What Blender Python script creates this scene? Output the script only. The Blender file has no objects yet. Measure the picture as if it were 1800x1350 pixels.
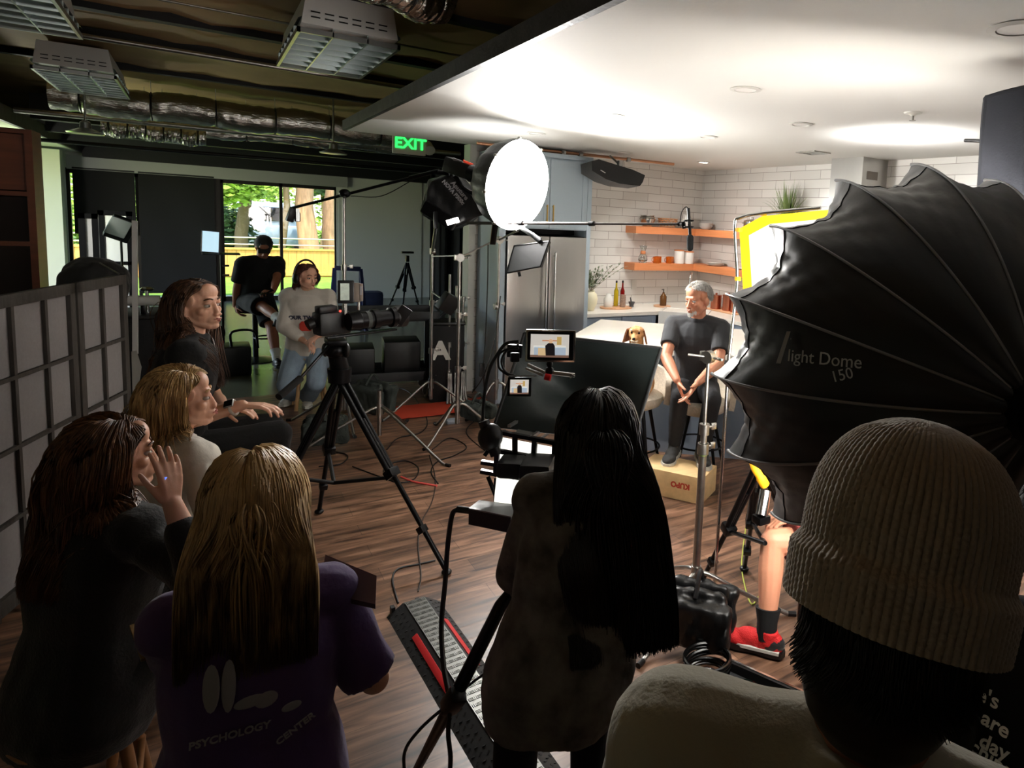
import bpy, bmesh, math, random
import numpy as np
from mathutils import Vector, Matrix, noise, Euler
# ---------------------------------------------------------------- camera, world, exposure
SC = bpy.context.scene
COL = SC.collection
YAW, PITCH, ROLL, FPX, PX, PY = -0.6249, 0.1131, 0.0529, 1166.8, 1186.7, 528.0
CAM = Vector((0, 0, 1.98))
def _rot(y, p, r):
    cy, sy, cp, sp, cr, sr = math.cos(y), math.sin(y), math.cos(p), math.sin(p), math.cos(r), math.sin(r)
    Ry = np.array([[cy, 0, sy], [0, 1, 0], [-sy, 0, cy]]); Rx = np.array([[1, 0, 0], [0, cp, -sp], [0, sp, cp]])
    Rz = np.array([[cr, -sr, 0], [sr, cr, 0], [0, 0, 1]])
    return Rz @ Rx @ Ry
RR = _rot(YAW, PITCH, ROLL)
cam_data = bpy.data.cameras.new('camera'); cam = bpy.data.objects.new('camera', cam_data); COL.objects.link(cam)
cam_data.sensor_width = 36; cam_data.lens = FPX / 1800 * 36
cam_data.shift_x = (900 - PX) / 1800; cam_data.shift_y = -(675 - PY) / 1800
cam_data.clip_start = .05; cam_data.clip_end = 300
ax = Vector((RR[0, 0], RR[0, 2], -RR[0, 1])); ay = -Vector((RR[1, 0], RR[1, 2], -RR[1, 1])); az = -Vector((RR[2, 0], RR[2, 2], -RR[2, 1]))
mw = Matrix((ax, ay, az)).transposed().to_4x4(); mw.translation = CAM
cam.matrix_world = mw
SC.camera = cam
SC.view_settings.view_transform = 'Standard'; SC.view_settings.look = 'None'
SC.view_settings.gamma = 1; SC.view_settings.use_curve_mapping = False
SC.view_settings.exposure = 0.92
world = bpy.data.worlds.new('world'); SC.world = world; world.use_nodes = True
wn = world.node_tree
sky = wn.nodes.new('ShaderNodeTexSky'); sky.sky_type = 'NISHITA'; sky.sun_disc = False
sky.sun_elevation = math.radians(48); sky.sun_rotation = math.radians(200)
wn.links.new(sky.outputs[0], wn.nodes['Background'].inputs[0]); wn.nodes['Background'].inputs[1].default_value = 0.55
def lamp(name, kind, loc, energy, color=(1, 1, 1), aim=None, **kw):
    d = bpy.data.lights.new(name, kind); d.energy = energy; d.color = color
    for k, v in kw.items(): setattr(d, k, v)
    o = bpy.data.objects.new(name, d); COL.objects.link(o); o.location = loc
    if aim is not None: o.rotation_euler = (Vector(aim) - Vector(loc)).to_track_quat('-Z', 'Y').to_euler()
    return o
lamp('sun', 'SUN', (0, 20, 20), 5.5, (1, .95, .85), aim=(2.5, 27, 0), angle=.01)
DOME_C = Vector((2.164, 1.473, 1.496)); DOME_N = Vector((.486, .872, -.051))
# round softbox front, giant softbox front, and two added spots, without heads, for the bright ceiling streaks
lamp('softbox_light', 'AREA', (2.151, 5.079, 2.211), 44, (1, .98, .95), aim=(2.615, 4.211, 2.034), shape='DISK', size=.66)
lamp('dome_light', 'AREA', DOME_C - DOME_N * .22, 185, (1, .98, .95), aim=DOME_C + DOME_N, shape='DISK', size=1.1, spread=2.0)
lamp('ceiling_bounce_left', 'SPOT', (2.15, 5.75, 2.2), 14, (1, .98, .95), aim=(2.12, 5.85, 2.73), spot_size=2.4, spot_blend=.6, shadow_soft_size=.05)
lamp('ceiling_bounce_right', 'SPOT', (4.2, 3.15, 2.2), 26, (1, .98, .98), aim=(4.3, 3.15, 2.73), spot_size=2.2, spot_blend=.8, shadow_soft_size=.08)
lamp('hanging_light_glow', 'AREA', (3.98, 6.33, 2.36), 10, (1, .98, .95), aim=(4.7, 5.8, .9), shape='DISK', size=.3)
lamp('deck_fill_behind_camera', 'SPOT', (-.6, -1.8, 2.6), 45, (1, .95, .85), aim=(-.2, 4.6, 3.5), spot_size=.95, spot_blend=.6, shadow_soft_size=.3)  # unseen lamp added to lift the brown deck and the troffer ends
lamp('side_room_light', 'POINT', (-2.25, 11.6, 1.5), 60, (1, .97, .85), shadow_soft_size=.12)
lamp('corner_downlight', 'SPOT', (4.85, 6.3, 2.71), 40, (1, .97, .92), aim=(4.85, 6.3, 0), spot_size=1.9, spot_blend=.6, shadow_soft_size=.05)
# ---------------------------------------------------------------- helpers
def ray(px, py):
    d = RR.T @ np.array([(px - PX) / FPX, (py - PY) / FPX, 1.0])
    return Vector((d[0], d[2], -d[1]))
def at(px, py, x=None, y=None, z=None, d=None):
    r = ray(px, py)
    if x is not None: t = x / r.x
    elif y is not None: t = y / r.y
    elif z is not None: t = (z - CAM.z) / r.z
    else: t = d                      # distance along the optical axis
    return CAM + r * t
V = Vector
def hexc(r, g, b): # sRGB 0-255 -> linear
    f = lambda c: (c / 255 / 12.92) if c / 255 <= .04045 else ((c / 255 + .055) / 1.055) ** 2.4
    return (f(r), f(g), f(b))
_mats = {}
def mat(name, col=(128, 128, 128), rough=.5, metal=0, nz=None, bump=None, emit=None, trans=0, ior=1.45, alpha=1, spec=.5, sheen=0, sub=0, coat=0, wave=None):
    """procedural principled material; nz=(scale, amount[, stretch]) varies the colour, bump=(scale, strength[, stretch])"""
    if name in _mats: return _mats[name]
    m = bpy.data.materials.new(name); m.use_nodes = True; nt = m.node_tree; b = nt.nodes['Principled BSDF']; L = nt.links.new
    c = hexc(*col); b.inputs['Base Color'].default_value = (*c, 1); b.inputs['Roughness'].default_value = rough
    b.inputs['Metallic'].default_value = metal; b.inputs['IOR'].default_value = ior; b.inputs['Specular IOR Level'].default_value = spec
    b.inputs['Transmission Weight'].default_value = trans; b.inputs['Alpha'].default_value = alpha
    b.inputs['Sheen Weight'].default_value = sheen; b.inputs['Coat Weight'].default_value = coat
    if sub: b.inputs['Subsurface Weight'].default_value = sub; b.inputs['Subsurface Radius'].default_value = (.012, .005, .003); b.inputs['Subsurface Scale'].default_value = 1
    if emit: b.inputs['Emission Color'].default_value = (*[v for v in emit[0]], 1); b.inputs['Emission Strength'].default_value = emit[1]
    tc = nt.nodes.new('ShaderNodeTexCoord')
    def tex(sc, st=None):
        src = tc.outputs['Object']
        if st:
            mp = nt.nodes.new('ShaderNodeMapping'); mp.inputs['Scale'].default_value = st; L(src, mp.inputs[0]); src = mp.outputs[0]
        n = nt.nodes.new('ShaderNodeTexNoise'); n.inputs['Scale'].default_value = sc; n.inputs['Detail'].default_value = 5; L(src, n.inputs['Vector']); return n
    if nz:
        n = tex(nz[0], nz[2] if len(nz) > 2 else None); r = nt.nodes.new('ShaderNodeMapRange')
        r.inputs[1].default_value = .3; r.inputs[2].default_value = .7; r.inputs[3].default_value = 1 - nz[1]; r.inputs[4].default_value = 1 + nz[1]
        mx = nt.nodes.new('ShaderNodeVectorMath'); mx.operation = 'SCALE'; mx.inputs[0].default_value = c
        L(n.outputs[0], r.inputs[0]); L(r.outputs[0], mx.inputs['Scale']); L(mx.outputs[0], b.inputs['Base Color'])
    if bump:
        n = tex(bump[0], bump[2] if len(bump) > 2 else None); bp = nt.nodes.new('ShaderNodeBump')
        bp.inputs['Strength'].default_value = bump[1]; bp.inputs['Distance'].default_value = .01
        L(n.outputs[0], bp.inputs['Height']); L(bp.outputs[0], b.inputs['Normal'])
    _mats[name] = m; return m
def basis(d):
    d = V(d).normalized(); a = V((0, 0, 1)) if abs(d.z) < .95 else V((1, 0, 0))
    u = d.cross(a).normalized(); return u, u.cross(d).normalized(), d
def frame(o, z, x=None):
    """matrix with origin o, local z along z, local x near x"""
    z = V(z).normalized(); x = V(x) if x is not None else V((1, 0, 0)) if abs(z.x) < .9 else V((0, 1, 0))
    y = z.cross(x).normalized(); x = y.cross(z).normalized()
    m = Matrix((x, y, z)).transposed().to_4x4(); m.translation = V(o); return m
def frame_yx(o, yaxis, z=(0, 0, 1)):
    """matrix with origin o, local y along yaxis, local z near z"""
    y = V(yaxis).normalized(); x = y.cross(V(z)).normalized(); z = x.cross(y)
    m = Matrix((x, y, z)).transposed().to_4x4(); m.translation = V(o); return m
def crv(pts, n=6, closed=False):
    """catmull-rom through pts"""
    P = [V(p) for p in pts]; out = []; N = len(P)
    if N < 3: return P
    rng = range(N if closed else N - 1)
    for i in rng:
        p0 = P[(i - 1) % N] if closed or i > 0 else P[0] * 2 - P[1]; p1 = P[i]; p2 = P[(i + 1) % N]; p3 = P[(i + 2) % N] if closed or i + 2 < N else P[-1] * 2 - P[-2]
        for k in range(n):
            t = k / n; out.append(.5 * ((2 * p1) + (p2 - p0) * t + (2 * p0 - 5 * p1 + 4 * p2 - p3) * t * t + (3 * p1 - p0 - 3 * p2 + p3) * t ** 3))
    if not closed: out.append(P[-1])
    return out
class M:
    """mesh collector; T transforms local shapes into the world"""
    def __init__(s, T=None): s.v = []; s.f = []; s.mi = []; s.k = 0; s.T = T or Matrix.Identity(4)
    def add(s, vs, fs):
        o = len(s.v); T = s.T
        s.v += [T @ V(p) for p in vs]; s.f += [tuple(i + o for i in f) for f in fs]; s.mi += [s.k] * len(fs); return s
    def box(s, c, size, R=None, bev=0):
        hx, hy, hz = [a / 2 for a in size]; c = V(c)
        if bev:
            bm = bmesh.new(); bmesh.ops.create_cube(bm, size=1, matrix=Matrix.Diagonal((*size, 1)))
            bmesh.ops.bevel(bm, geom=bm.edges[:], offset=min(bev, .49 * min(size)), segments=2, affect='EDGES', profile=.6)
            vs = [v.co.copy() for v in bm.verts]; fs = [[v.index for v in f.verts] for f in bm.faces]; bm.free()
        else:
            vs = [V((x, y, z)) for x in (-hx, hx) for y in (-hy, hy) for z in (-hz, hz)]
            fs = [(0, 1, 3, 2), (4, 6, 7, 5), (0, 4, 5, 1), (2, 3, 7, 6), (0, 2, 6, 4), (1, 5, 7, 3)]
        if R is not None: vs = [R @ v for v in vs]
        return s.add([v + c for v in vs], fs)
    def b2(s, a, b, bev=0): 
        a = V(a); b = V(b); return s.box((a + b) / 2, [abs(b[i] - a[i]) for i in range(3)], bev=bev)
    def bar(s, a, b, w, h, up=(0, 0, 1), bev=0):
        """rectangular bar from a to b, w sideways, h along up"""
        a = V(a); b = V(b); y = (b - a); L = y.length; y.normalize(); x = y.cross(V(up))
        x = x.normalized() if x.length > 1e-4 else V((1, 0, 0)); z = x.cross(y)
        return s.box((a + b) / 2, (w, L, h), Matrix((x, y, z)).transposed(), bev)
    def cyl(s, a, b, r, r2=None, n=14, cap=True):
        return s.tube([a, b], [r, r if r2 is None else r2], n, cap=cap)
    def tube(s, pts, r, n=8, closed=False, cap=True):
        P = [V(p) for p in pts]; N = len(P); R = r if hasattr(r, '__len__') else [r] * N
        vs = []; fs = []; u = None
        for i in range(N):
            if closed: d = P[(i + 1) % N] - P[i - 1]
            else: d = P[min(i + 1, N - 1)] - P[max(i - 1, 0)]
            if d.length < 1e-9: d = V((0, 0, 1))
            d.normalize()
            if u is None: u = basis(d)[0]
            else: u = (u - d * u.dot(d)); u = u.normalized() if u.length > 1e-5 else basis(d)[0]
            w = d.cross(u)
            vs += [P[i] + (u * math.cos(2 * math.pi * k / n) + w * math.sin(2 * math.pi * k / n)) * R[i] for k in range(n)]
        for i in range(N if closed else N - 1):
            j = (i + 1) % N
            fs += [(i * n + k, i * n + (k + 1) % n, j * n + (k + 1) % n, j * n + k) for k in range(n)]
        if cap and not closed: fs += [tuple(range(n))[::-1], tuple((N - 1) * n + k for k in range(n))]
        return s.add(vs, fs)
    def rc(s, a, b, ra, rb, n=12):
        """rounded cone"""
        a = V(a); b = V(b); d = (b - a); L = d.length; d = d.normalized() if L > 1e-6 else V((0, 0, 1)); P = []; R = []
        for k in range(1, 5): t = math.pi / 2 * k / 5; P.append(a - d * ra * math.cos(t)); R.append(ra * math.sin(t))
        P.append(a); R.append(ra); P.append(b); R.append(rb)
        for k in range(4, 0, -1): t = math.pi / 2 * k / 5; P.append(b + d * rb * math.cos(t)); R.append(rb * math.sin(t))
        return s.tube(P, R, n)
    def lathe(s, prof, n=24, T=None):
        """prof = [(r, z)...] about local z of T"""
        T = T or Matrix.Identity(4); vs = []; fs = []; N = len(prof)
        for r, z in prof: vs += [T @ V((r * math.cos(2 * math.pi * k / n), r * math.sin(2 * math.pi * k / n), z)) for k in range(n)]
        for i in range(N - 1): fs += [(i * n + k, i * n + (k + 1) % n, (i + 1) * n + (k + 1) % n, (i + 1) * n + k) for k in range(n)]
        if prof[0][0] > 1e-5: fs.append(tuple(range(n))[::-1])
        if prof[-1][0] > 1e-5: fs.append(tuple((N - 1) * n + k for k in range(n)))
        return s.add(vs, fs)
    def ell(s, c, r, R=None, n=16, m=10):
        c = V(c); r = r if hasattr(r, '__len__') else (r, r, r); vs = []; fs = []
        vs.append(V((0, 0, -r[2])))
        for i in range(1, m):
            t = math.pi * i / m - math.pi / 2
            for k in range(n): p = 2 * math.pi * k / n; vs.append(V((r[0] * math.cos(t) * math.cos(p), r[1] * math.cos(t) * math.sin(p), r[2] * math.sin(t))))
        vs.append(V((0, 0, r[2])))
        for k in range(n):
            fs.append((0, 1 + (k + 1) % n, 1 + k))
            for i in range(m - 2): a = 1 + i * n; fs.append((a + k, a + (k + 1) % n, a + n + (k + 1) % n, a + n + k))
            a = 1 + (m - 2) * n; fs.append((a + k, a + (k + 1) % n, len(vs) - 1))
        if R is not None: R = R.to_3x3() if len(R) == 4 else R; vs = [R @ v for v in vs]
        return s.add([v + c for v in vs], fs)
    def grid(s, G, closed=False, thick=0):
        """G[i][j] points; thick makes a closed slab"""
        n, m = len(G), len(G[0]); P = [[V(p) for p in row] for row in G]
        if not thick:
            return s.add([p for r in P for p in r], [(i * m + j, i * m + (j + 1) % m, (i + 1) * m + (j + 1) % m, (i + 1) * m + j) for i in range(n - 1) for j in range(m if closed else m - 1)])
        nr = [[None] * m for _ in range(n)]
        for i in range(n):
            for j in range(m):
                a = P[min(i + 1, n - 1)][j] - P[max(i - 1, 0)][j]
                b = (P[i][(j + 1) % m] - P[i][(j - 1) % m]) if closed else P[i][min(j + 1, m - 1)] - P[i][max(j - 1, 0)]
                q = a.cross(b); nr[i][j] = q.normalized() * thick if q.length > 1e-9 else V((0, 0, thick))
        vs = [p for r in P for p in r] + [P[i][j] + nr[i][j] for i in range(n) for j in range(m)]; o = n * m; fs = []
        for i in range(n - 1):
            for j in range(m if closed else m - 1):
                q = (i * m + j, i * m + (j + 1) % m, (i + 1) * m + (j + 1) % m, (i + 1) * m + j); fs.append(q); fs.append(tuple(k + o for k in q[::-1]))
        for j in range(m if closed else m - 1):
            j2 = (j + 1) % m
            fs.append((j2, j, j + o, j2 + o)); a = (n - 1) * m; fs.append((a + j, a + j2, a + j2 + o, a + j + o))
        if not closed:
            for i in range(n - 1): fs.append((i * m, (i + 1) * m, (i + 1) * m + o, i * m + o)); fs.append(((i + 1) * m + m - 1, i * m + m - 1, i * m + m - 1 + o, (i + 1) * m + m - 1 + o))
        return s.add(vs, fs)
    def prism(s, poly, z0, z1, T=None):
        T = T or Matrix.Identity(4); n = len(poly)
        vs = [T @ V((x, y, z0)) for x, y in poly] + [T @ V((x, y, z1)) for x, y in poly]
        return s.add(vs, [tuple(range(n))[::-1], tuple(range(n, 2 * n))] + [(k, (k + 1) % n, (k + 1) % n + n, k + n) for k in range(n)])
    def mesh(s, name, off=V((0, 0, 0)), ang=40, fix=True):
        me = bpy.data.meshes.new(name); me.from_pydata([tuple(p - off) for p in s.v], [], s.f)
        if fix:
            bm = bmesh.new(); bm.from_mesh(me); bmesh.ops.recalc_face_normals(bm, faces=bm.faces[:]); bm.to_mesh(me); bm.free()
        me.polygons.foreach_set('material_index', s.mi); me.shade_smooth(); me.set_sharp_from_angle(angle=math.radians(ang)); me.update(); return me
    def build(s, name, m, parent=None, origin=None, ang=40, fix=True, post=None):
        if origin is None:
            if parent is not None: origin = wloc(parent)
            else:
                a = np.array([tuple(p) for p in s.v]); lo, hi = a.min(0), a.max(0); origin = V(((lo[0] + hi[0]) / 2, (lo[1] + hi[1]) / 2, lo[2]))
        origin = V(origin); me = s.mesh(name, origin, ang, fix)
        o = bpy.data.objects.new(name, me); COL.objects.link(o)
        for q in (m if isinstance(m, (list, tuple)) else [m]): me.materials.append(q)
        if parent is not None: o.parent = parent; o.location = origin - wloc(parent)
        else: o.location = origin
        return o
def wloc(o):
    p = o.location.copy()
    while o.parent is not None: o = o.parent; p = p + o.location
    return p
def tag(o, label=None, cat=None, group=None, kind=None):
    if label: o['label'] = label
    if cat: o['category'] = cat
    if group: o['group'] = group
    if kind: o['kind'] = kind
    return o
def thing(name, label, cat, loc=(0, 0, 0), group=None):
    o = bpy.data.objects.new(name, None); COL.objects.link(o); o.location = loc; o.empty_display_size = .1
    return tag(o, label, cat, group)
def struct(name, m, ma, label=None, **kw):
    return tag(m.build(name, ma, **kw), label, kind='structure')
def kids(o): return [c for c in bpy.data.objects if c.parent == o]
def dup(o, dloc, label=None, parent=None):
    c = o.copy(); COL.objects.link(c)
    if parent is not None: c.parent = parent
    else: c.location = V(o.location) + V(dloc)
    if label: c['label'] = label
    for k in kids(o): dup(k, (0, 0, 0), parent=c)
    return c
def text_mesh(s, size, T, depth=.0006, bold=0):
    """builds lettering as flat raised mesh data in an M"""
    cu = bpy.data.curves.new('t', 'FONT'); cu.body = s; cu.size = size; cu.extrude = depth; cu.align_x = 'CENTER'; cu.align_y = 'CENTER'; cu.offset = bold; cu.resolution_u = 3
    o = bpy.data.objects.new('t', cu); me = bpy.data.meshes.new_from_object(o)
    m = M(T); m.add([v.co.copy() for v in me.vertices], [tuple(p.vertices) for p in me.polygons])
    bpy.data.objects.remove(o); bpy.data.curves.remove(cu); bpy.data.meshes.remove(me); return m
# ---------------------------------------------------------------- materials
def nodemat(name):
    m = bpy.data.materials.new(name); m.use_nodes = True; _mats[name] = m; return m, m.node_tree, m.node_tree.nodes['Principled BSDF'], m.node_tree.links.new
def wood_floor():
    m, nt, b, L = nodemat('walnut plank floor'); N = nt.nodes.new
    tc = N('ShaderNodeTexCoord'); mp = N('ShaderNodeMapping'); L(tc.outputs['Object'], mp.inputs[0])
    br = N('ShaderNodeTexBrick'); br.inputs['Scale'].default_value = 1; br.inputs['Brick Width'].default_value = 1.22; br.inputs['Row Height'].default_value = .15
    br.inputs['Mortar Size'].default_value = .0012; br.inputs['Color1'].default_value = (.62, .62, .62, 1); br.inputs['Color2'].default_value = (1.25, 1.25, 1.25, 1); br.inputs['Mortar'].default_value = (.25, .25, .25, 1); br.inputs['Bias'].default_value = 0
    br.offset = .37; L(mp.outputs[0], br.inputs['Vector'])
    st = N('ShaderNodeMapping'); st.inputs['Scale'].default_value = (1.2, 9, 1); L(tc.outputs['Object'], st.inputs[0])
    nz = N('ShaderNodeTexNoise'); nz.inputs['Scale'].default_value = 2.2; nz.inputs['Detail'].default_value = 8; nz.inputs['Distortion'].default_value = .8; L(st.outputs[0], nz.inputs['Vector'])
    cr = N('ShaderNodeValToRGB'); e = cr.color_ramp.elements; e[0].position = .33; e[0].color = (.05, .026, .017, 1); e[1].position = .72; e[1].color = (.36, .2, .125, 1)
    q = cr.color_ramp.elements.new(.5); q.color = (.18, .092, .055, 1); L(nz.outputs[0], cr.inputs[0])
    mx = N('ShaderNodeMix'); mx.data_type = 'RGBA'; mx.blend_type = 'MULTIPLY'; mx.inputs[0].default_value = 1; L(cr.outputs[0], mx.inputs[6]); L(br.outputs[0], mx.inputs[7]); L(mx.outputs[2], b.inputs['Base Color'])
    b.inputs['Roughness'].default_value = .36
    bp = N('ShaderNodeBump'); bp.inputs['Strength'].default_value = .25; bp.inputs['Distance'].default_value = .004; L(nz.outputs[0], bp.inputs['Height']); L(bp.outputs[0], b.inputs['Normal'])
    return m
def tile_mat(name, axis, length):
    m, nt, b, L = nodemat(name); N = nt.nodes.new
    tc = N('ShaderNodeTexCoord'); sp = N('ShaderNodeSeparateXYZ'); cb = N('ShaderNodeCombineXYZ'); L(tc.outputs['Object'], sp.inputs[0]); L(sp.outputs[axis], cb.inputs[0]); L(sp.outputs[2], cb.inputs[1])
    br = N('ShaderNodeTexBrick'); br.inputs['Scale'].default_value = 1; br.inputs['Brick Width'].default_value = length; br.inputs['Row Height'].default_value = .1016; br.inputs['Mortar Size'].default_value = .0028; br.inputs['Mortar Smooth'].default_value = .2
    br.inputs['Color1'].default_value = (*hexc(222, 219, 213), 1); br.inputs['Color2'].default_value = (*hexc(208, 205, 199), 1); br.inputs['Mortar'].default_value = (*hexc(150, 144, 136), 1); br.offset = .5
    L(cb.outputs[0], br.inputs['Vector']); L(br.outputs[0], b.inputs['Base Color']); b.inputs['Roughness'].default_value = .25
    bp = N('ShaderNodeBump'); bp.inputs['Strength'].default_value = .4; bp.inputs['Distance'].default_value = .003; bp.invert = True; L(br.outputs['Fac'], bp.inputs['Height']); L(bp.outputs[0], b.inputs['Normal'])
    return m
FLOOR = wood_floor(); TILEX = tile_mat('white subway tile back', 0, .376); TILEY = tile_mat('white subway tile side', 1, .465)
WHITE = mat('white ceiling paint', (214, 213, 208), .7, bump=(60, .05))
CREAM = mat('cream wall paint', (190, 194, 176), .8, bump=(120, .1))
GREYW = mat('grey wall paint', (204, 206, 198), .8, bump=(90, .1))
BLACKP = mat('black paint', (14, 14, 15), .7, bump=(40, .2))
SOOT = mat('scuffed black metal edge', (40, 40, 40), .5, nz=(9, .8), bump=(30, .3))
KRAFT = mat('brown kraft insulation', (158, 130, 92), .75, nz=(1.5, .25), bump=(2.5, .8, (1, .4, 1)))
BLUE = mat('pale blue cabinet paint', (164, 178, 188), .45)
BLUE2 = mat('island blue paint', (146, 160, 176), .5)
STEEL = mat('brushed stainless steel', (178, 176, 172), .32, 1, nz=(3, .08, (1, 1, .05)), bump=(300, .05, (1, 1, .01)))
CHROME = mat('chrome', (205, 205, 205), .18, 1)
ZINC = mat('worn zinc steel', (165, 163, 158), .34, 1, nz=(20, .15))
BRASS = mat('brass', (205, 170, 95), .3, 1)
QUARTZ = mat('white quartz', (226, 221, 210), .22, nz=(4, .03))
OAK = mat('orange oak shelf', (196, 122, 76), .5, nz=(5, .14, (.4, .4, 6)), bump=(30, .1, (.2, .2, 3)))
BLK = mat('black plastic', (18, 18, 19), .42, bump=(200, .05))
BLKM = mat('black anodised metal', (22, 22, 24), .32, .6)
BLKF = mat('black fabric', (15, 15, 16), .75, sheen=.25, bump=(40, .25))
RUB = mat('black rubber cable', (14, 14, 14), .5)
PANE, nt_, b_s, L_ = nodemat('window glass'); gl_ = nt_.nodes.new('ShaderNodeBsdfGlossy'); gl_.inputs['Roughness'].default_value = .02; tp_ = nt_.nodes.new('ShaderNodeBsdfTransparent'); mx_ = nt_.nodes.new('ShaderNodeMixShader'); mx_.inputs[0].default_value = .06; L_(tp_.outputs[0], mx_.inputs[1]); L_(gl_.outputs[0], mx_.inputs[2]); L_(mx_.outputs[0], nt_.nodes['Material Output'].inputs[0])
GLASS = mat('clear glass', (235, 240, 238), .03, trans=1)
WHITEG = mat('white glazed ceramic', (222, 220, 214), .2)
LIGHTW = mat('white trim paint', (205, 204, 196), .5)
RED = mat('red rubber', (196, 40, 42), .5)
SCREENK = mat('dark screen glass', (10, 10, 12), .12)
ALU = mat('aluminium', (170, 172, 172), .3, .9)
# ---------------------------------------------------------------- lamps of the place
FILL = hexc(255, 250, 240)
# ---------------------------------------------------------------- room shell
Hc = 2.73; XR = 5.625; YB = 7.3; YF = 15.85
struct('floor', M().b2((-2.7, -3, -.1), (9, 7.9, 0)), FLOOR, origin=(0, 0, 0))
struct('floor_far', M().b2((-2.7, 7.9, -.1), (9, YF + .12, 0)), mat('polished grey vinyl floor', (104, 106, 90), .22, nz=(2, .06)), 'polished light grey floor by the windows', origin=(0, 0, 0))
struct('ceiling', M().b2((1.2, -3, Hc), (XR + .15, YB + .02, Hc + .1)), WHITE)
struct('trim_1', M().b2((1.165, -3, Hc - .002), (1.2, YB + .02, Hc + .09)), SOOT, 'black scuffed metal edge of the white ceiling')
struct('wall_back', M().b2((2.44, YB, 0), (XR + .12, YB + .12, Hc)), TILEX, origin=(4.182 + .376 * 2, YB, 2.669 - .1016 * 30))
struct('wall_right', M().b2((XR, -3, 0), (XR + .12, YB, Hc)), TILEY, origin=(XR, 6.564, 2.669 - .1016 * 30))
struct('trim_2', M().b2((2.40, YB - .06, 0), (2.47, YB + .14, Hc)), LIGHTW, 'white door casing at the end of the kitchen wall')
struct('wall_far', M().b2((2.44, YF - .02, 0), (4.16, YF + .1, 3.9)).b2((4.16, YF, 0), (9.1, YF + .12, 3.9)).b2((-2.7, YF, 2.42), (2.44, YF + .12, 3.9)).b2((-2.7, YF, 0), (-1.88, YF + .12, 2.42)).b2((2.40, YF, 0), (2.47, YF + .12, 2.42)), GREYW)
struct('wall_left', M().b2((-2.82, -3, 0), (-2.7, 10, 3.9)).b2((-2.82, 10, 0), (-2.7, 14, .3)).b2((-2.82, 10, 2.6), (-2.7, 14, 3.9)).b2((-2.82, 14, 0), (-2.7, YF, 3.9)), CREAM)
struct('wall_front', M().b2((-2.82, -3.12, 0), (9.1, -3, 3.9)), BLACKP)
struct('wall_side', M().b2((9, YB + .12, 0), (9.12, YF, 3.9)).b2((XR + .12, -3, 0), (XR + .2, YB + .14, 3.9)).b2((XR+.1, YB+.05, 0), (9.1, YB + .16, 3.9)), BLACKP)
struct('wall_column', M().b2((-2.7, 14.6, 0), (-1.79, 14.9, 2.66)), CREAM)
deck = []
for i in range(71):
    y = -3 + i * .27; deck.append([V((x, y, 3.34 + .04 * noise.noise(V((x * .8, y * 1.1, 0))) + .04 * noise.noise(V((x * 3, y * 2.2, 5))))) for x in np.linspace(-2.8, 9.1, 50)])
struct('ceiling_deck', M().grid(deck, thick=.05), KRAFT, 'brown paper faced insulation between the beams')
struct('ceiling_soffit', M().b2((-2.7, 4, 2.70), (-1.66, YF, 2.8)), CREAM)
struct('trim_3', M().b2((-1.66, 4, 2.69), (-1.62, YF, 2.86)), SOOT, 'dark edge of the left soffit')
for i, (y, z, h, w) in enumerate(((4.6, 3.27, .07, .08), (6.2, 3.27, .07, .1), (7.25, 3.26, .08, .1), (8.8, 3.27, .07, .09), (11.2, 3.0, .3, .2))):
    tag(M().b2((-1.62, y, z - h / 2), (9 if y > 7.5 else 1.9, y + w, z + h / 2)).build('ceiling_beam', BLACKP), ['nearest black beam under the brown deck, crossing over the first troffer', 'second black beam back, between the two hanging troffers', 'third black beam back, just before the far troffer', 'black beam right above the foil duct', 'deep black beam at the front of the low dark ceiling'][i], 'beam', kind='structure')
struct('ceiling_dark', M().b2((-1.62, 11.6, 3.0), (9, YF, 3.1)).b2((-1.62, 12.2, 2.78), (9, 12.4, 3.0)).b2((-1.62, 13.6, 2.72), (9, 13.75, 3.0)), BLACKP, 'black painted low ceiling with ribs')
struct('trim_4', M().b2((-1.62, YF - .3, 2.62), (9, YF - .02, 2.98)), BLACKP, 'black bulkhead over the windows')
struct('trim_5', M().b2((-1.85, YF - .12, 2.40), (2.6, YF - .02, 2.64)), mat('grey valance', (160, 162, 158), .6), 'grey valance above the window blinds')
# windows in the far wall
FR = mat('dark bronze frame', (34, 30, 27), .4, .5)
wx = [-1.88, -.93, .36, 1.36, 2.42]
for i in range(4):
    a, b_ = wx[i], wx[i + 1]
    w = struct('window_%d' % (i + 1), M().b2((a, YF + .02, 0), (a + .05, YF + .1, 2.42)).b2((b_ - .05 if i == 3 else b_ - .004, YF + .02, 0), (b_, YF + .1, 2.42)).b2((a, YF + .02, 0), (b_, YF + .1, .09)).b2((a, YF + .02, 2.33), (b_, YF + .1, 2.42)), FR)
    M().b2((a + .05, YF + .055, .09), (b_ - .01, YF + .061, 2.33)).build('pane', PANE, w)
BLIND = mat('black blind cloth', (12, 12, 13), .8, bump=(120, .1))
def blind(x0, x1, z0, label):
    b = thing('window_blind', label, 'blind', ((x0 + x1) / 2, YF - .1, 2.4)); 
    G = [[V((x, YF - .1 + .006 * math.sin(x * 9 + z * 3), z)) for x in np.linspace(x0, x1, 14)] for z in np.linspace(z0, 2.42, 12)]
    M().grid(G, thick=.004).build('blind_cloth', BLIND, b); M().cyl((x0, YF - .1, z0), (x1, YF - .1, z0), .012).build('bottom_rail', BLK, b); M().cyl((x0, YF - .1, 2.42), (x1, YF - .1, 2.42), .025).build('roller', BLK, b)
blind(-1.78, -.93, 1.28, 'black roller blind pulled halfway down at the left end of the glass wall')
blind(-.88, .26, .2, 'black roller blind pulled low beside the bright window')
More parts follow.
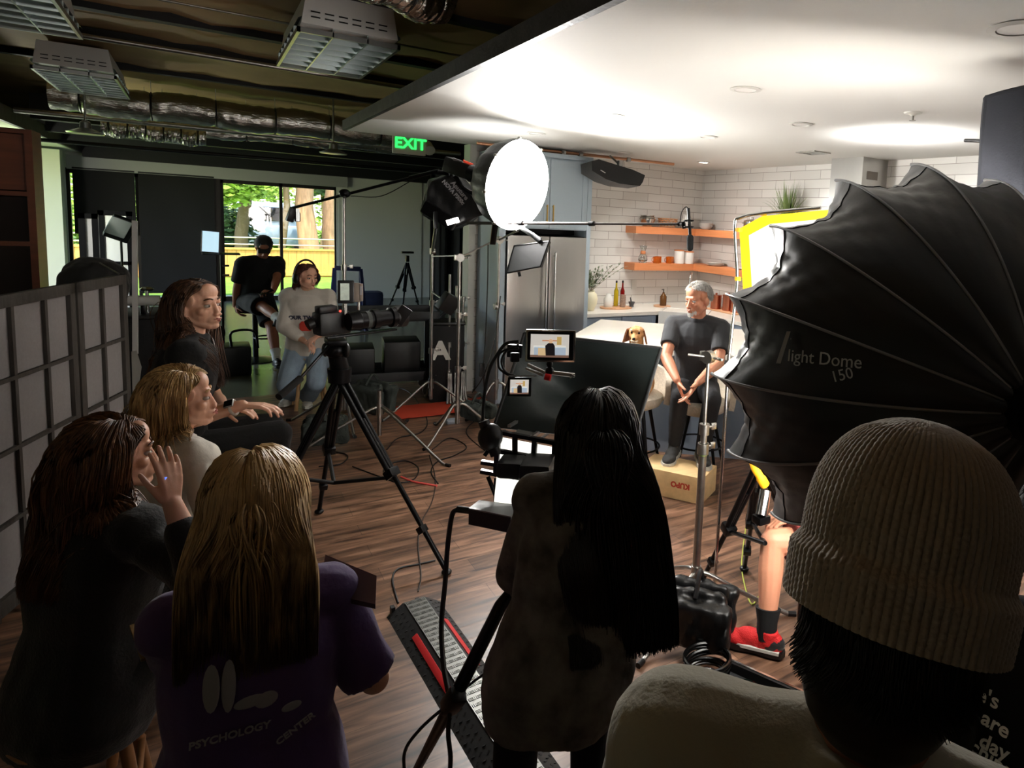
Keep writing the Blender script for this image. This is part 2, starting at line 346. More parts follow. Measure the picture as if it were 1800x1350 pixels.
struct('trim_6', M().b2((.22, YF - .06, 0), (.36, YF + .02, 2.42)), FR, 'dark post left of the bright window')
# black drapes right of the grey wall
G = [[V((x, 14.9 + .07 * math.sin(x * 17) + .03 * math.sin(x * 41), z)) for x in np.linspace(4.1, 8.9, 160)] for z in (0.02, 1.5, 2.8)]
tag(M().grid(G, thick=.01).build('black_curtain', BLKF), 'full height black curtain hanging beside the grey far wall', 'curtain')
# ---------------------------------------------------------------- outside
GRASS = mat('sunlit lawn', (110, 150, 40), .9, nz=(6, .35), bump=(60, .6))
struct('ground_lawn', M().b2((-14, YF + .12, -.12), (22, 60, -.02)).b2((-14, 0, -.12), (-2.82, YF + .12, -.02)), GRASS, 'sunlit lawn beyond the windows')
struct('ground_terrace', M().b2((-14, YF + .12, -.1), (22, YF + 1.0, -.005)), mat('pale concrete', (180, 178, 168), .8, nz=(5, .1)), 'pale concrete strip outside the windows')
FENCE = mat('yellow cedar', (214, 158, 84), .7, nz=(3, .15, (6, 6, .5)), bump=(20, .2))
fe = thing('garden_fence', 'low yellow cedar board fence with metal rails across the lawn', 'fence', (2, 21.1, 0))
m = M()
for i in range(110): m.b2((-9 + i * .2, 21.1, -.05), (-9 + i * .2 + .192, 21.13, .72))
m.build('board_panel', FENCE, fe); M().b2((-9, 21.07, .72), (13, 21.2, .77)).build('cap_board', FENCE, fe); M().b2((-9, 21.06, .02), (13, 21.1, .12)).build('base_board', FENCE, fe)
m = M()
for z in (.86, 1.04): m.cyl((-9, 21.16, z), (13, 21.16, z), .018)
m.build('rail', mat('pale metal rail', (190, 188, 170), .5, .3), fe)
for i in range(12): M().cyl((-9 + i * 2 + .35, 21.16, .77), (-9 + i * 2 + .35, 21.16, 1.05), .018).build('rail_post', _mats['pale metal rail'], fe)
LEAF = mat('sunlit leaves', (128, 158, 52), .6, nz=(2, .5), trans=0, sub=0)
LEAFD = mat('shaded leaves', (52, 78, 34), .7, nz=(2, .5))  # darker copy of the leaf green, shade put into its colour
BARK = mat('pale bark', (176, 136, 98), .9, nz=(4, .25, (4, 4, .6)), bump=(12, .6))
def leaves(m, c, R, n, s, rnd):
    for i in range(n):
        d = V((rnd.gauss(0, 1), rnd.gauss(0, 1), rnd.gauss(0, 1))).normalized(); p = V(c) + V((d.x * R[0], d.y * R[1], d.z * R[2])) * rnd.random() ** .4
        u, w, _ = basis(V((rnd.uniform(-1, 1), rnd.uniform(-1, 1), rnd.uniform(-.3, 1)))); k = s * rnd.uniform(.6, 1.3)
        m.add([p - u * k, p + w * k * .45, p + u * k, p - w * k * .45], [(0, 1, 2, 3)])
def tree(x, y, r, h, crown, lab, bark=BARK, leaf=LEAF, n=900, seed=1, nm='tree'):
    rnd = random.Random(seed); t = thing(nm, lab, 'tree', (x, y, 0))
    pts = [V((x + .12 * math.sin(k * 1.3 + seed), y + .1 * math.cos(k + seed), -.05 + h * k / 6)) for k in range(7)]
    tm = M().tube(pts, [r * (1.25 - .1 * k) for k in range(7)], 12)
    for k in range(3): tm.tube([pts[4 + k % 3], pts[4 + k % 3] + V((rnd.uniform(-1, 1), rnd.uniform(-.6, .6), .9)), pts[4 + k % 3] + V((rnd.uniform(-1.6, 1.6), 0, 1.9))], [r * .5, r * .35, r * .15], 8)
    tm.build('trunk', bark, t); lm = M()
    for c, R in crown: leaves(lm, V((x, y, 0)) + V(c), R, n, .13 if y < 30 else .3, rnd)
    lm.build('foliage', leaf, t, fix=False); return t
tree(2.95, 25.1, .26, 6, [((0, 0, 5.2), (2.4, 1.6, 1.4))], 'thick pale trunk left of the pair in the right window pane', seed=2)
tree(3.75, 25.6, .2, 6, [((0, 0, 5.2), (2, 1.6, 1.2))], 'thick pale trunk right of the pair in the right window pane', seed=3)
tree(1.2, 25.4, .16, 6, [((-.6, -1.2, 2.6), (1.3, .7, .8)), ((-.7, -1, 3.8), (1.6, 1, .9))], 'leafy tree with bright green leaves in the left window pane', bark=mat('brown bark', (110, 92, 62), .9), seed=4, n=1500)
tree(2.2, 24.6, .09, 6, [((.3, 0, 5), (1.5, 1, 1))], 'thin dark trunk just right of the window mullion', bark=_mats['brown bark'], seed=5)
for i, (x, y, s) in enumerate(((-3, 27, 2.2), (-1, 28, 2.4), (.4, 26.2, 1.5), (6, 27.5, 2.6), (4.9, 26.3, 1.6), (8.5, 28, 2.8), (2.2, 31, 2.6), (-6, 27, 3), (11, 27, 3))):
    rnd = random.Random(40 + i); m = M(); leaves(m, (x, y, s * .55), (s * .85, s * .6, s * .7), 2600, .11, rnd)
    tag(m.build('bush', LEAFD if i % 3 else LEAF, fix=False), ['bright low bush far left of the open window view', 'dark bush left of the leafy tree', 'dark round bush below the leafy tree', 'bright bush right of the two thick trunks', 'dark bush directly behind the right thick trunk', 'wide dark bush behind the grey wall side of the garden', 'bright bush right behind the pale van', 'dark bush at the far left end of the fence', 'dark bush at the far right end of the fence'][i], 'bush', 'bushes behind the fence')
for i, (x, y) in enumerate(((-7, 36), (-2.5, 37), (1.5, 38), (5, 36), (9, 37), (13, 36))):
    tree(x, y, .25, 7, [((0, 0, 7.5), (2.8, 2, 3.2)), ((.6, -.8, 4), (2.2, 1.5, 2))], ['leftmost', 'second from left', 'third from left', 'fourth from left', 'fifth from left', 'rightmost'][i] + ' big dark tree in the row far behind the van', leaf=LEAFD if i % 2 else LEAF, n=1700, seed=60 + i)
vn = thing('parked_van', 'pale blue white van parked behind the trees', 'vehicle', (2.1, 29.2, 0))
M().box((2.1, 29.2, 1.55), (1.9, 2.2, .95), bev=.2).build('cab', mat('van paint', (160, 176, 186), .3), vn); M().box((2.1, 29.2, .85), (2.0, 2.4, .7), bev=.12).build('body', _mats['van paint'], vn)
M().box((2.1, 28.09, 1.6), (1.5, .03, .5), bev=.01).build('windscreen', SCREENK, vn)
for s in (-1, 1): M().cyl((2.1 + s * .95, 28.5, .36), (2.1 + s * .75, 28.5, .36), .36, n=20).build('wheel', BLK, vn)
# ---------------------------------------------------------------- ceiling services
def troffer(x0, x1, y0, y1, z, label):
    t = thing('fluorescent_troffer', label, 'light fixture', ((x0 + x1) / 2, (y0 + y1) / 2, z), 'unlit parabolic troffers under the deck')
    cx, cy = (x0 + x1) / 2, (y0 + y1) / 2
    m = M(); w = .018
    for a, b_ in (((x0, y0, z), (x0 + w, y1, z + .03)), ((x1 - w, y0, z), (x1, y1, z + .03)), ((x0, y0, z), (x1, y0 + w, z + .03)), ((x0, y1 - w, z), (x1, y1, z + .03))): m.b2(a, b_)
    m.build('frame', ALU, t)
    LOU = mat('parabolic louvre', (170, 180, 182), .28, .85)
    m = M(); nx, ny = 3, max(4, round((y1 - y0) / .19))
    for i in range(1, nx): m.b2((x0 + (x1 - x0) * i / nx - .004, y0, z + .002), (x0 + (x1 - x0) * i / nx + .004, y1, z + .06))
    for j in range(1, ny):
        y = y0 + (y1 - y0) * j / ny; m.prism([(-.012, .065), (.012, .065), (.003, 0), (-.003, 0)], x0, x1, Matrix(((0, 0, 1, 0), (1, 0, 0, y), (0, 1, 0, z + .002), (0, 0, 0, 1))))
    m.build('louvre', LOU, t)
    m = M()   # curved reflector behind each cell row
    for i in range(nx):
        xa = x0 + (x1 - x0) * i / nx; w = (x1 - x0) / nx
        m.grid([[V((xa + w * (.5 - .5 * math.cos(math.pi * k / 8)), y, z + .065 + .04 * math.sin(math.pi * k / 8))) for k in range(9)] for y in (y0, y1)])
    m.build('reflector', LOU, t)
    hm = M(); ye = y0 - .02
    P = [(x0 + .02, z + .05), (x0 + .05, z + .24), (x1 - .05, z + .24), (x1 - .02, z + .05)]
    T = Matrix(((1, 0, 0, 0), (0, 0, 1, 0), (0, 1, 0, 0), (0, 0, 0, 1)))
    hm.prism(P, ye, y1 - .02, T); h = hm.build('housing', mat('white enamel', (190, 190, 188), .5), t)
    for r in range(2):
        for i in range(6): M().b2((x0 + .07 + i * .075, ye - .002, z + .09 + r * .03), (x0 + .12 + i * .075, ye + .001, z + .098 + r * .03)).build('vent_slot', BLK, h)
    for x in (x0 + .08, x1 - .08): M().cyl((x, cy, z + .24), (x, cy, 3.33), .002, n=5).build('hanging_wire', ZINC, t)
    return t
troffer(.5, 1.08, 4.65, 5.95, 3.0, 'parabolic troffer hanging nearest the white ceiling edge')
troffer(-1.12, -.56, 7.85, 9.35, 3.0, 'parabolic troffer hanging over the foil duct at the left')
troffer(-1.2, -.6, 4.7, 6.1, 3.0, 'parabolic troffer cut by the top left corner of the photo')
troffer(-.55, .02, 11.3, 11.55, 2.72, 'small troffer end peeking out below the foil duct')
FOIL = mat('crinkled foil', (175, 172, 165), .24, 1, bump=(14, .9, (1, 3, 3)))
def duct(a, b, r, label, seed=0, name='foil_duct', folds=True):
    rnd = random.Random(seed); a = V(a); b = V(b); n = 130; pts = [a.lerp(b, i / n) + V((0, 0, -.03 * math.sin(math.pi * i / n * 3) ** 2)) for i in range(n + 1)]
    u, w, d = basis(b - a); vs = []; k = 28
    G = [[pts[i] + (u * math.cos(2 * math.pi * j / k) + w * math.sin(2 * math.pi * j / k)) * (r * (1 - (.10 if i % 22 == 9 else 0) - (.05 if i % 22 in (8, 10) else 0)) + .012 * noise.noise(V((i * .45, math.cos(2 * math.pi * j / k) * 2.5, math.sin(2 * math.pi * j / k) * 2.5 + seed)))) for j in range(k)] for i in range(n + 1)]
    t = thing(name, label, 'duct', a.lerp(b, .5)); M().grid(G, closed=True).build('foil_jacket', FOIL, t, ang=30)
    for i in range(9, n, 22): M().tube([pts[i] + (u * math.cos(q) + w * math.sin(q)) * (r * .93) for q in np.linspace(0, 2 * math.pi, 25)[:-1]], .008, 6, closed=True).build('duct_strap', BLK, t); M().cyl(pts[i] + V((0, 0, r * .9)), (pts[i].x, pts[i].y, 3.33), .003, n=5).build('hanger_wire', ZINC, t)
duct((-1.25, 9.75, 3.02), (2.3, 9.75, 3.0), .165, 'big crinkled foil duct running across under the deck', 1)
duct((-.9, 10.35, 2.78), (.1, 10.4, 2.76), .1, 'short foil duct stub below the big duct', 2)
duct((-.2, 10.6, 2.86), (2.9, 10.5, 2.90), .075, 'slim foil wrapped pipe just below the big duct', 3)
for (a, b, r, lab) in (((-1.6, 10.2, 2.84), (3.2, 10.1, 2.86), .03, 'steel pipe running directly under the foil duct'), ((-1.6, 11.2, 2.6), (6, 11.0, 2.62), .025, 'black pipe crossing below the dark low ceiling'),
                       ((-1.6, 6.95, 3.18), (1.9, 6.95, 3.16), .02, 'thin sprinkler pipe crossing in front of the foil duct'), ((-1.6, 5.6, 3.24), (1.9, 5.55, 3.24), .008, 'thin conduit crossing under the brown deck')):
    tag(M().cyl(a, b, r).build('ceiling_pipe', ZINC if r != .025 else BLKM), lab, 'pipe')
for (p, lab) in (((-.94, 9.4, 2.6), 'round metal ceiling disc at the left below the duct'), ((1.38, 9.3, 2.63), 'round metal ceiling disc below the right end of the duct')):
    t = thing('ceiling_disc', lab, 'ceiling fixture', p); T = Matrix.Translation(p)
    M(T).lathe([(.15, 0), (.16, .012), (.12, .03), (.05, .06), (.045, .12), (.02, .14)], 24).build('disc', ALU, t); M().cyl(V(p) + V((0, 0, .13)), (p[0], p[1], 3.33), .01, n=8).build('drop_pipe', ZINC, t)
# big foil wrapped duct near the top edge of the picture
duct((.25, 3.55, 3.16), (1.15, 4.0, 3.16), .12, 'foil duct piece at the top edge beside the white ceiling', 5)
# exit sign
ex = thing('exit_sign', 'green lit EXIT sign on a white box under the pipes', 'sign', (1.98, 8.1, 2.62))
M().box((1.98, 8.1, 2.73), (.36, .05, .22), bev=.01).build('sign_box', LIGHTW, ex)
EXG = mat('green exit glow', (30, 220, 60), .5, emit=((.02, .75, .09), 1.4))
T = Matrix(((1, 0, 0, 1.99), (0, 0, -1, 8.07), (0, 1, 0, 2.735), (0, 0, 0, 1)))
text_mesh('EXIT', .17, T, .002, .004).build('letters', EXG, ex, ang=20)
M().cyl((1.98, 8.12, 2.84), (1.98, 8.12, 3.36), .01).build('sign_stem', ZINC, ex)
em = thing('emergency_lamp', 'small white emergency lamp head right of the EXIT sign', 'lamp', (2.3, 8.3, 2.7)); M().cyl((2.25, 8.35, 2.78), (2.25, 8.25, 2.70), .05, .065).build('lamp_head', LIGHTW, em); M().cyl((2.25, 8.36, 2.78), (2.05, 8.2, 2.8), .012).cyl((2.25, 8.36, 2.76), (2.25, 8.36, 3.36), .01).build('arm', LIGHTW, em)
# recessed downlights, sprinkler, air vents in the white ceiling
DL = mat('downlight baffle', (200, 200, 195), .4); DLE = mat('lit downlight lens', (255, 250, 240), .4, emit=((1, .96, .88), 9))
def downlight(x, y, r, lit, label):
    t = thing('recessed_downlight', label, 'downlight', (x, y, Hc), 'recessed downlights in the white ceiling'); T = Matrix.Translation((x, y, Hc))
    M(T).lathe([(r, 0), (r + .002, -.004), (r * .72, -.008), (r * .7, -.001)], 32).build('trim_ring', mat('downlight trim', (196, 194, 188), .5), t, fix=True)
    M(T).cyl((0, 0, -.001), (0, 0, -.005), r * .68, n=28).build('lens', DLE if lit else mat('unlit downlight lens', (225, 224, 220), .3), t)
for x, y, r, lit, lab in ((2.43, 2.82, .085, 0, 'large unlit downlight nearest the camera, middle of the ceiling'), (2.42, 4.23, .085, 0, 'unlit downlight third row back, left file'), (2.48, 5.7, .085, 0, 'unlit downlight just above the glowing round softbox'),
                          (3.46, 3.4, .085, 0, 'unlit downlight at the left end of the bright ceiling streak'), (3.49, 4.5, .085, 0, 'unlit downlight left of the bright ceiling streak'), (4.85, 6.3, .075, 1, 'lit downlight near the tiled corner'),
                          (2.36, 1.3, .1, 0, 'unlit downlight cut by the right edge of the photo'), (3.78, 6.3, .08, 0, 'unlit downlight above the black hanging light')):
    downlight(x, y, r, lit, lab)
t = thing('ceiling_sprinkler', 'small sprinkler head hanging from a white rosette', 'sprinkler', (3.53, 2.54, Hc - .06)); T = Matrix.Translation((3.53, 2.54, Hc))
M(T).lathe([(.055, 0), (.05, -.008), (.02, -.012), (.012, -.02)], 20).build('rosette', LIGHTW, t); M(T).lathe([(.008, -.01), (.008, -.045), (.02, -.047), (.02, -.05), (.001, -.05)], 14).build('head', RED if 0 else ZINC, t)
t = thing('ceiling_vent', 'square metal vent in the white ceiling beside the hood', 'vent', (4.76, 4.48, Hc - .01)); m = M()
for i in range(5): m.b2((4.66 + i * .04, 4.38, Hc - .008), (4.67 + i * .04, 4.58, Hc - .001))
m.build('slat', ZINC, t); M().b2((4.64, 4.36, Hc - .01), (4.86, 4.38, Hc)).b2((4.64, 4.58, Hc - .01), (4.86, 4.6, Hc)).b2((4.64, 4.38, Hc - .01), (4.66, 4.58, Hc)).b2((4.84, 4.38, Hc - .01), (4.86, 4.58, Hc)).build('vent_frame', ZINC, t)
# ---------------------------------------------------------------- kitchen
def shaker(m, c0, c1, y, fw=.06, d=.02):
    """shaker door in the xz plane with its face at y"""
    x0, z0 = c0; x1, z1 = c1
    m.b2((x0, y, z0), (x0 + fw, y + d, z1)); m.b2((x1 - fw, y, z0), (x1, y + d, z1)); m.b2((x0 + fw, y, z0), (x1 - fw, y + d, z0 + fw)); m.b2((x0 + fw, y, z1 - fw), (x1 - fw, y + d, z1)); m.b2((x0 + fw, y + .008, z0 + fw), (x1 - fw, y + d, z1 - fw)); return m
fx0, fx1, fy = 2.5, 3.55, 6.6
cab = thing('fridge_cabinet', 'tall pale blue cabinet built around and above the steel fridge', 'cabinet', ((fx0 + fx1) / 2, 6.95, 0))
M().b2((fx0, fy, 0), (fx0 + .07, YB - .06, 2.66)).b2((fx1 - .05, fy, 0), (fx1, YB - .02, 2.66)).b2((fx0 + .07, fy + .02, 1.86), (fx1 - .05, YB - .02, 2.66)).b2((fx0, fy - .005, 2.62), (fx1, fy + .03, 2.665)).build('carcass', BLUE, cab)
M().b2((fx0 + .07, fy + .3, 1.8), (fx1 - .05, fy + .32, 1.86)).build('shadow_strip', BLKM, cab)  # dark strip that paints the shade in the gap over the fridge
xm = at(965, 400, y=fy).x
for a, b, hx in ((fx0 + .075, xm - .003, xm - .035), (xm + .003, fx1 - .055, xm + .035)):
    dr = shaker(M(), (a, 1.87), (b, 2.6), fy - .002).build('door', BLUE, cab)
    M().b2((hx - .006, fy - .03, 1.94), (hx + .006, fy - .018, 2.12)).b2((hx - .004, fy - .02, 1.95), (hx + .004, fy, 1.96)).b2((hx - .004, fy - .02, 2.10), (hx + .004, fy, 2.11)).build('handle', BRASS, dr)
fr = thing('refrigerator', 'stainless steel double door refrigerator', 'refrigerator', (3.03, 6.9, 0))
M().b2((fx0 + .08, fy + .03, .03), (fx1 - .06, YB - .05, 1.79)).build('body', BLKM, fr)
for a, b, s in ((fx0 + .082, xm - .004, -1), (xm + .004, fx1 - .062, 1)):
    d = M().b2((a, fy - .035, .1), (b, fy + .03, 1.785), bev=.008).build('door', STEEL, fr)
    hx = xm + s * .05; M().cyl((hx, fy - .085, .55), (hx, fy - .085, 1.62), .013).cyl((hx, fy - .035, .6), (hx, fy - .085, .6), .008).cyl((hx, fy - .035, 1.58), (hx, fy - .085, 1.58), .008).build('handle', CHROME, d)
M().b2((fx0 + .082, fy - .01, .02), (fx1 - .062, fy + .03, .095)).build('toe_grille', BLKM, fr)
# pipe grid over the cabinet with clamps
cp = thing('overhead_pipe', 'long copper coloured pipe with clamps resting above the fridge cabinet', 'pipe', (3.3, 6.7, 2.7))
M().cyl((2.3, 6.75, 2.693), (4.6, 6.55, 2.693), .016).build('pipe', mat('copper pipe', (190, 140, 110), .35, .9), cp)
for x in (2.62, 3.22, 3.42, 4.0): M().box((x, 6.75 - (x - 2.3) * .087, 2.69), (.05, .05, .05), bev=.01).cyl((x, 6.7, 2.68), (x - .02, 6.62, 2.7), .01).build('clamp', ZINC, cp)
# black hanging light with barn cloth
hl = thing('hanging_flag_light', 'black cloth skirted light hanging over the tiled wall beside the cabinet', 'light fixture', (3.95, 6.5, 2.45))
def px3(p, y): return at(p[0], p[1], y=y)
sil = [(1040, 283), (1053, 280), (1095, 293), (1112, 298), (1134, 308), (1130, 320), (1125, 327), (1090, 323), (1065, 315), (1041, 300)]
m = M(); A = [px3(p, 6.25) for p in sil]; B = [px3(p, 6.25) + V((.03, .3, -.02)) for p in sil]; n = len(A)
m.add(A + B, [tuple(range(n)), tuple(range(2 * n - 1, n - 1, -1))] + [(i, (i + 1) % n, (i + 1) % n + n, i + n) for i in range(n)])
m.build('cloth_skirt', BLKF, hl, ang=60)
q = px3((1092, 292), 6.3); M().cyl(q, (q.x, q.y + .25, 2.7), .012).box(q + V((0, .02, .03)), (.06, .05, .06), bev=.01).build('mount_clamp', ZINC, hl)
q = px3((1056, 299), 6.24); q2 = px3((1064, 304), 6.24); M().bar(q, q2, .004, .014, up=(0, -1, .2)).build('label_tag', mat('white label', (215, 215, 215), .5), hl)
# counters
ct = tag(M().prism([(fx1, 7.3), (fx1, 6.64), (4.55, 6.64), (4.98, 6.2), (4.98, 4.9), (5.625, 4.9), (5.625, 7.3)], .88, .92).build('countertop', QUARTZ), 'white quartz worktop wrapping the tiled corner', 'worktop')
bc = thing('base_cabinet', 'pale blue base cabinet under the worktop right of the fridge', 'cabinet', (4.05, 6.97, 0))
M().b2((fx1 + .002, 6.68, .08), (4.53, 7.28, .878)).build('carcass', BLUE2, bc); M().b2((fx1 + .002, 6.74, 0), (4.53, 7.2, .08)).build('plinth', BLK, bc)
for i in range(2):
    a = fx1 + .01 + i * .49; d = shaker(M(), (a, .64), (a + .475, .865), 6.66, .05).build('drawer', BLUE2, bc); M().b2((a + .17, 6.635, .76), (a + .31, 6.645, .772)).b2((a + .18, 6.64, .762), (a + .19, 6.66, .77)).b2((a + .29, 6.64, .762), (a + .3, 6.66, .77)).build('handle', BRASS, d)
    shaker(M(), (a, .1), (a + .475, .62), 6.66, .05).build('door', BLUE2, bc)
bc2 = thing('base_cabinet', 'pale blue base cabinet along the right tiled wall behind the man', 'cabinet', (5.3, 5.6, 0))
M().b2((5.02, 4.9, 0), (5.62, 6.15, .878)).build('carcass', BLUE2, bc2)
bc3 = thing('sink_cabinet', 'diagonal pale blue corner cabinet that carries the sink', 'cabinet', (4.9, 6.6, 0))
M().prism([(4.56, 7.28), (4.56, 6.68), (5.0, 6.24), (5.6, 6.24), (5.6, 7.28)], 0, .6).build('carcass', BLUE2, bc3)
sk = thing('farmhouse_sink', 'white apron front farmhouse sink set diagonally in the corner', 'sink', (4.82, 6.5, .62))
u = V((.72, -.70, 0)).normalized(); w_ = V((-.7, -.72, 0)).normalized(); c = V((4.765, 6.42, 0)); R = Matrix((u, -w_, V((0, 0, 1)))).transposed()
m = M(Matrix.Translation(c) @ R.to_4x4()); m.b2((-.3, -.03, .62), (.3, .0, .93)).b2((-.3, 0, .62), (-.27, .4, .93)).b2((.27, 0, .62), (.3, .4, .93)).b2((-.3, .4, .62), (.3, .43, .93)).b2((-.3, 0, .62), (.3, .4, .66)); m.build('basin', WHITEG, sk)
fc = thing('kitchen_faucet', 'tall brushed steel arched faucet behind the man', 'faucet', (5.05, 6.75, .92))
q = at(1223, 510, x=5.1); q.z = .92; q = V((5.08, 6.72, .92))
M().cyl(q, q + V((0, 0, .05)), .025).tube(crv([q, q + V((0, 0, .38)), q + V((-.03, -.05, .46)), q + V((-.1, -.12, .44)), q + V((-.13, -.15, .34))]), .013, 10).build('spout', CHROME, fc)
M().cyl(q + V((.02, 0, .06)), q + V((.09, .02, .08)), .008).build('lever', CHROME, fc)
# island
isl = thing('kitchen_island', 'pale blue island with a wide white quartz top', 'kitchen island', (3.9, 4.9, 0))
b = V((3.53, 6.25, 0)); du = V((.68, .73, 0)).normalized(); dv = V((du.y, -du.x, 0)); a = b - du * 1.5
ic = [a, b, b + dv * 1.85, a + dv * 1.85]
M().prism([(p.x, p.y) for p in ic], .88, .92).build('top', QUARTZ, isl)
f_ = lambda s, t: a + du * s + dv * t
L1 = (b - a).length
M().prism([(p.x, p.y) for p in (f_(.1, .04), f_(L1 - .04, .04), f_(L1 - .04, 1.8), f_(.1, 1.8))], 0, .88).build('body', BLUE2, isl)
m = M()
for s in (0.1, .67, 1.24): m.prism([(p.x, p.y) for p in (f_(.245, s), f_(.1, s), f_(.1, s + .5), f_(.245, s + .5))], .1, .84)
m.build('panel', BLUE2, isl)
# shelves and what stands on them
for z, lab in ((1.85, 'upper orange oak corner shelf on the tiled wall'), (1.385, 'lower orange oak corner shelf on the tiled wall')):
    tag(M().prism([(4.43, 7.3), (4.43, 7.05), (5.36, 7.05), (5.36, 5.3), (5.625, 5.3), (5.625, 7.3)], z, z + .09).build('corner_shelf', OAK), lab, 'shelf')
def lath(name, p, prof, m_, label, cat, group=None, extra=None):
    t = thing(name, label, cat, p, group) if extra else None
    o = M(Matrix.Translation(p)).lathe(prof, 28).build('body' if extra else name, m_, t, origin=None if extra else p)
    if not extra: tag(o, label, cat, group)
    return t or o
def cy_prof(r, h, t=.006): return [(.001, 0), (r, 0), (r, h), (r - t, h), (r - t, t), (.001, t)]
S1, S2, CT = 1.941, 1.476, .921
for i, (r, z) in enumerate(((.105, 0), (.098, .02), (.09, .04))):
    lath('mixing_bowl', (4.66, 7.16, S1 + z), [(.001, 0), (r * .5, 0), (r * .85, .05), (r, .1), (r + .008, .102), (r - .004, .1), (r * .8, .05), (.001, .006)], mat('polished steel bowl', (190, 188, 182), .2, 1), ['outermost', 'middle', 'innermost'][i] + ' steel mixing bowl in the nest on the upper shelf', 'bowl', 'nested mixing bowls')
# wooden bead basket
bk = thing('woven_basket', 'round woven rattan basket between the bowls and the white jug on the upper shelf', 'basket', (4.98, 7.16, S1)); m = M()
for k in range(5):
    r = .1 + .03 * math.sin(k / 4 * 1.5); m.tube([(4.98 + r * math.cos(q), 7.16 + r * math.sin(q), S1 + .012 + k * .025) for q in np.linspace(0, 2 * math.pi, 29)[:-1]], .006, 6, closed=True)
for k in range(14):
    q = k / 14 * 2 * math.pi; m.tube(crv([(4.98 + (.09 + .035 * t) * math.cos(q + .5 * t), 7.16 + (.09 + .035 * t) * math.sin(q + .5 * t), S1 + .006 + .11 * t) for t in (0, .33, .66, 1)], 3), .006, 5)
RAT = mat('rattan', (182, 128, 84), .6); m.build('weave', RAT, bk)
jg = thing('white_jug', 'white rounded ceramic jug at the corner of the upper shelf', 'jug', (5.27, 7.14, S1)); T = Matrix.Translation((5.27, 7.14, S1))
M(T).lathe([(.001, 0), (.06, 0), (.075, .05), (.07, .1), (.055, .15), (.06, .185), (.052, .185), (.045, .15), (.001, .01)], 28).build('body', WHITEG, jg)
M(T).tube(crv([(.055, 0, .16), (.1, .02, .15), (.1, .02, .08), (.07, 0, .05)]), .008).build('handle', WHITEG, jg)
for i in range(3): lath('white_bowl', (5.49, 7.0, S1 + i * .022), [(.001, 0), (.05, 0), (.09, .035), (.092, .04), (.085, .038), (.001, .01)], WHITEG, 'white bowl in the low stack beside the jug, %s' % ['lowest', 'middle', 'topmost'][i], 'bowl', 'stacked white bowls')
pt = thing('steel_pot', 'steel stock pot with side handles on the upper shelf near the yellow frame', 'pot', (5.49, 6.1, S1)); T = Matrix.Translation((5.49, 6.1, S1))
POT = _mats['polished steel bowl']
M(T).lathe([(.001, 0), (.095, 0), (.1, .01), (.1, .125), (.106, .13), (.096, .13), (.001, .127)], 32).build('body', POT, pt); M(T).lathe([(.102, .131), (.09, .142), (.02, .155), (.001, .156)], 32).build('lid', POT, pt); M(T).tube([(-.02, 0, .155), (-.02, 0, .18), (.02, 0, .18), (.02, 0, .155)], .006).build('lid_handle', POT, pt)
for s in (-1, 1): M(T).tube(crv([(-.03, s * .1, .1), (-.03, s * .135, .105), (.03, s * .135, .105), (.03, s * .1, .1)]), .006).build('side_handle', POT, pt)
lath('wooden_bowl', (5.49, 5.8, S1), [(.001, 0), (.05, 0), (.1, .07), (.105, .08), (.095, .075), (.001, .012)], RAT, 'brown wooden bowl half hidden by the yellow frame', 'bowl')
# plant
pp = thing('grass_plant', 'spiky grass like plant in a pot above the yellow frame', 'plant', (5.47, 5.48, S1)); T = Matrix.Translation((5.47, 5.48, S1))
M(T).lathe([(.001, 0), (.06, 0), (.085, .12), (.08, .12), (.055, .02), (.001, .02)], 24).build('pot', WHITEG, pp)
rnd = random.Random(9); m = M(); GB = mat('grass blade', (112, 132, 72), .5, nz=(8, .3))
for i in range(120):
    a_ = rnd.uniform(0, 6.28); l = rnd.uniform(.3, .58); s = rnd.uniform(.1, .7); d = V((math.cos(a_), math.sin(a_), 0)); p0 = V((5.47, 5.48, S1 + .1)) + d * rnd.uniform(0, .05)
    if d.x > .2: s *= .4
    pts = [p0 + d * (l * s * t) + V((0, 0, l * (t - .45 * s * t * t * 1.6))) for t in np.linspace(0, 1, 7)]; side = V((-d.y, d.x, 0))
    w = [.006, .007, .006, .005, .004, .003, .0005]; m.grid([[pts[k] - side * w[k], pts[k] + side * w[k]] for k in range(7)])
m.build('leaves', GB, pp, fix=False)
# lower shelf
cf = thing('glass_carafe', 'hourglass shaped glass coffee carafe with a wooden collar on the lower shelf', 'carafe', (4.62, 7.16, S2)); T = Matrix.Translation((4.62, 7.16, S2))
M(T).lathe([(.001, 0), (.045, 0), (.06, .04), (.05, .09), (.022, .13), (.05, .22), (.047, .22), (.019, .13), (.045, .09), (.055, .04), (.001, .006)], 28).build('glass', GLASS, cf); M(T).lathe([(.03, .11), (.034, .13), (.03, .155), (.024, .13)], 20).build('collar', OAK, cf)
AMB = mat('amber glass', (232, 132, 30), .08, trans=.75)
for i, (x, y) in enumerate(((4.79, 7.1), (4.88, 7.19), (4.99, 7.1), (5.07, 7.18))):
    t = thing('amber_mug', ['front left', 'rear left', 'front right', 'rear right'][i] + ' amber glass mug on the lower shelf', 'mug', (x, y, S2), 'amber mugs on the lower shelf'); T = Matrix.Translation((x, y, S2))
    M(T).lathe(cy_prof(.042, .085, .004), 24).build('cup', AMB, t); M(T).tube(crv([(-.04, 0, .07), (-.065, 0, .065), (-.065, 0, .025), (-.04, 0, .02)]), .005).build('handle', AMB, t)
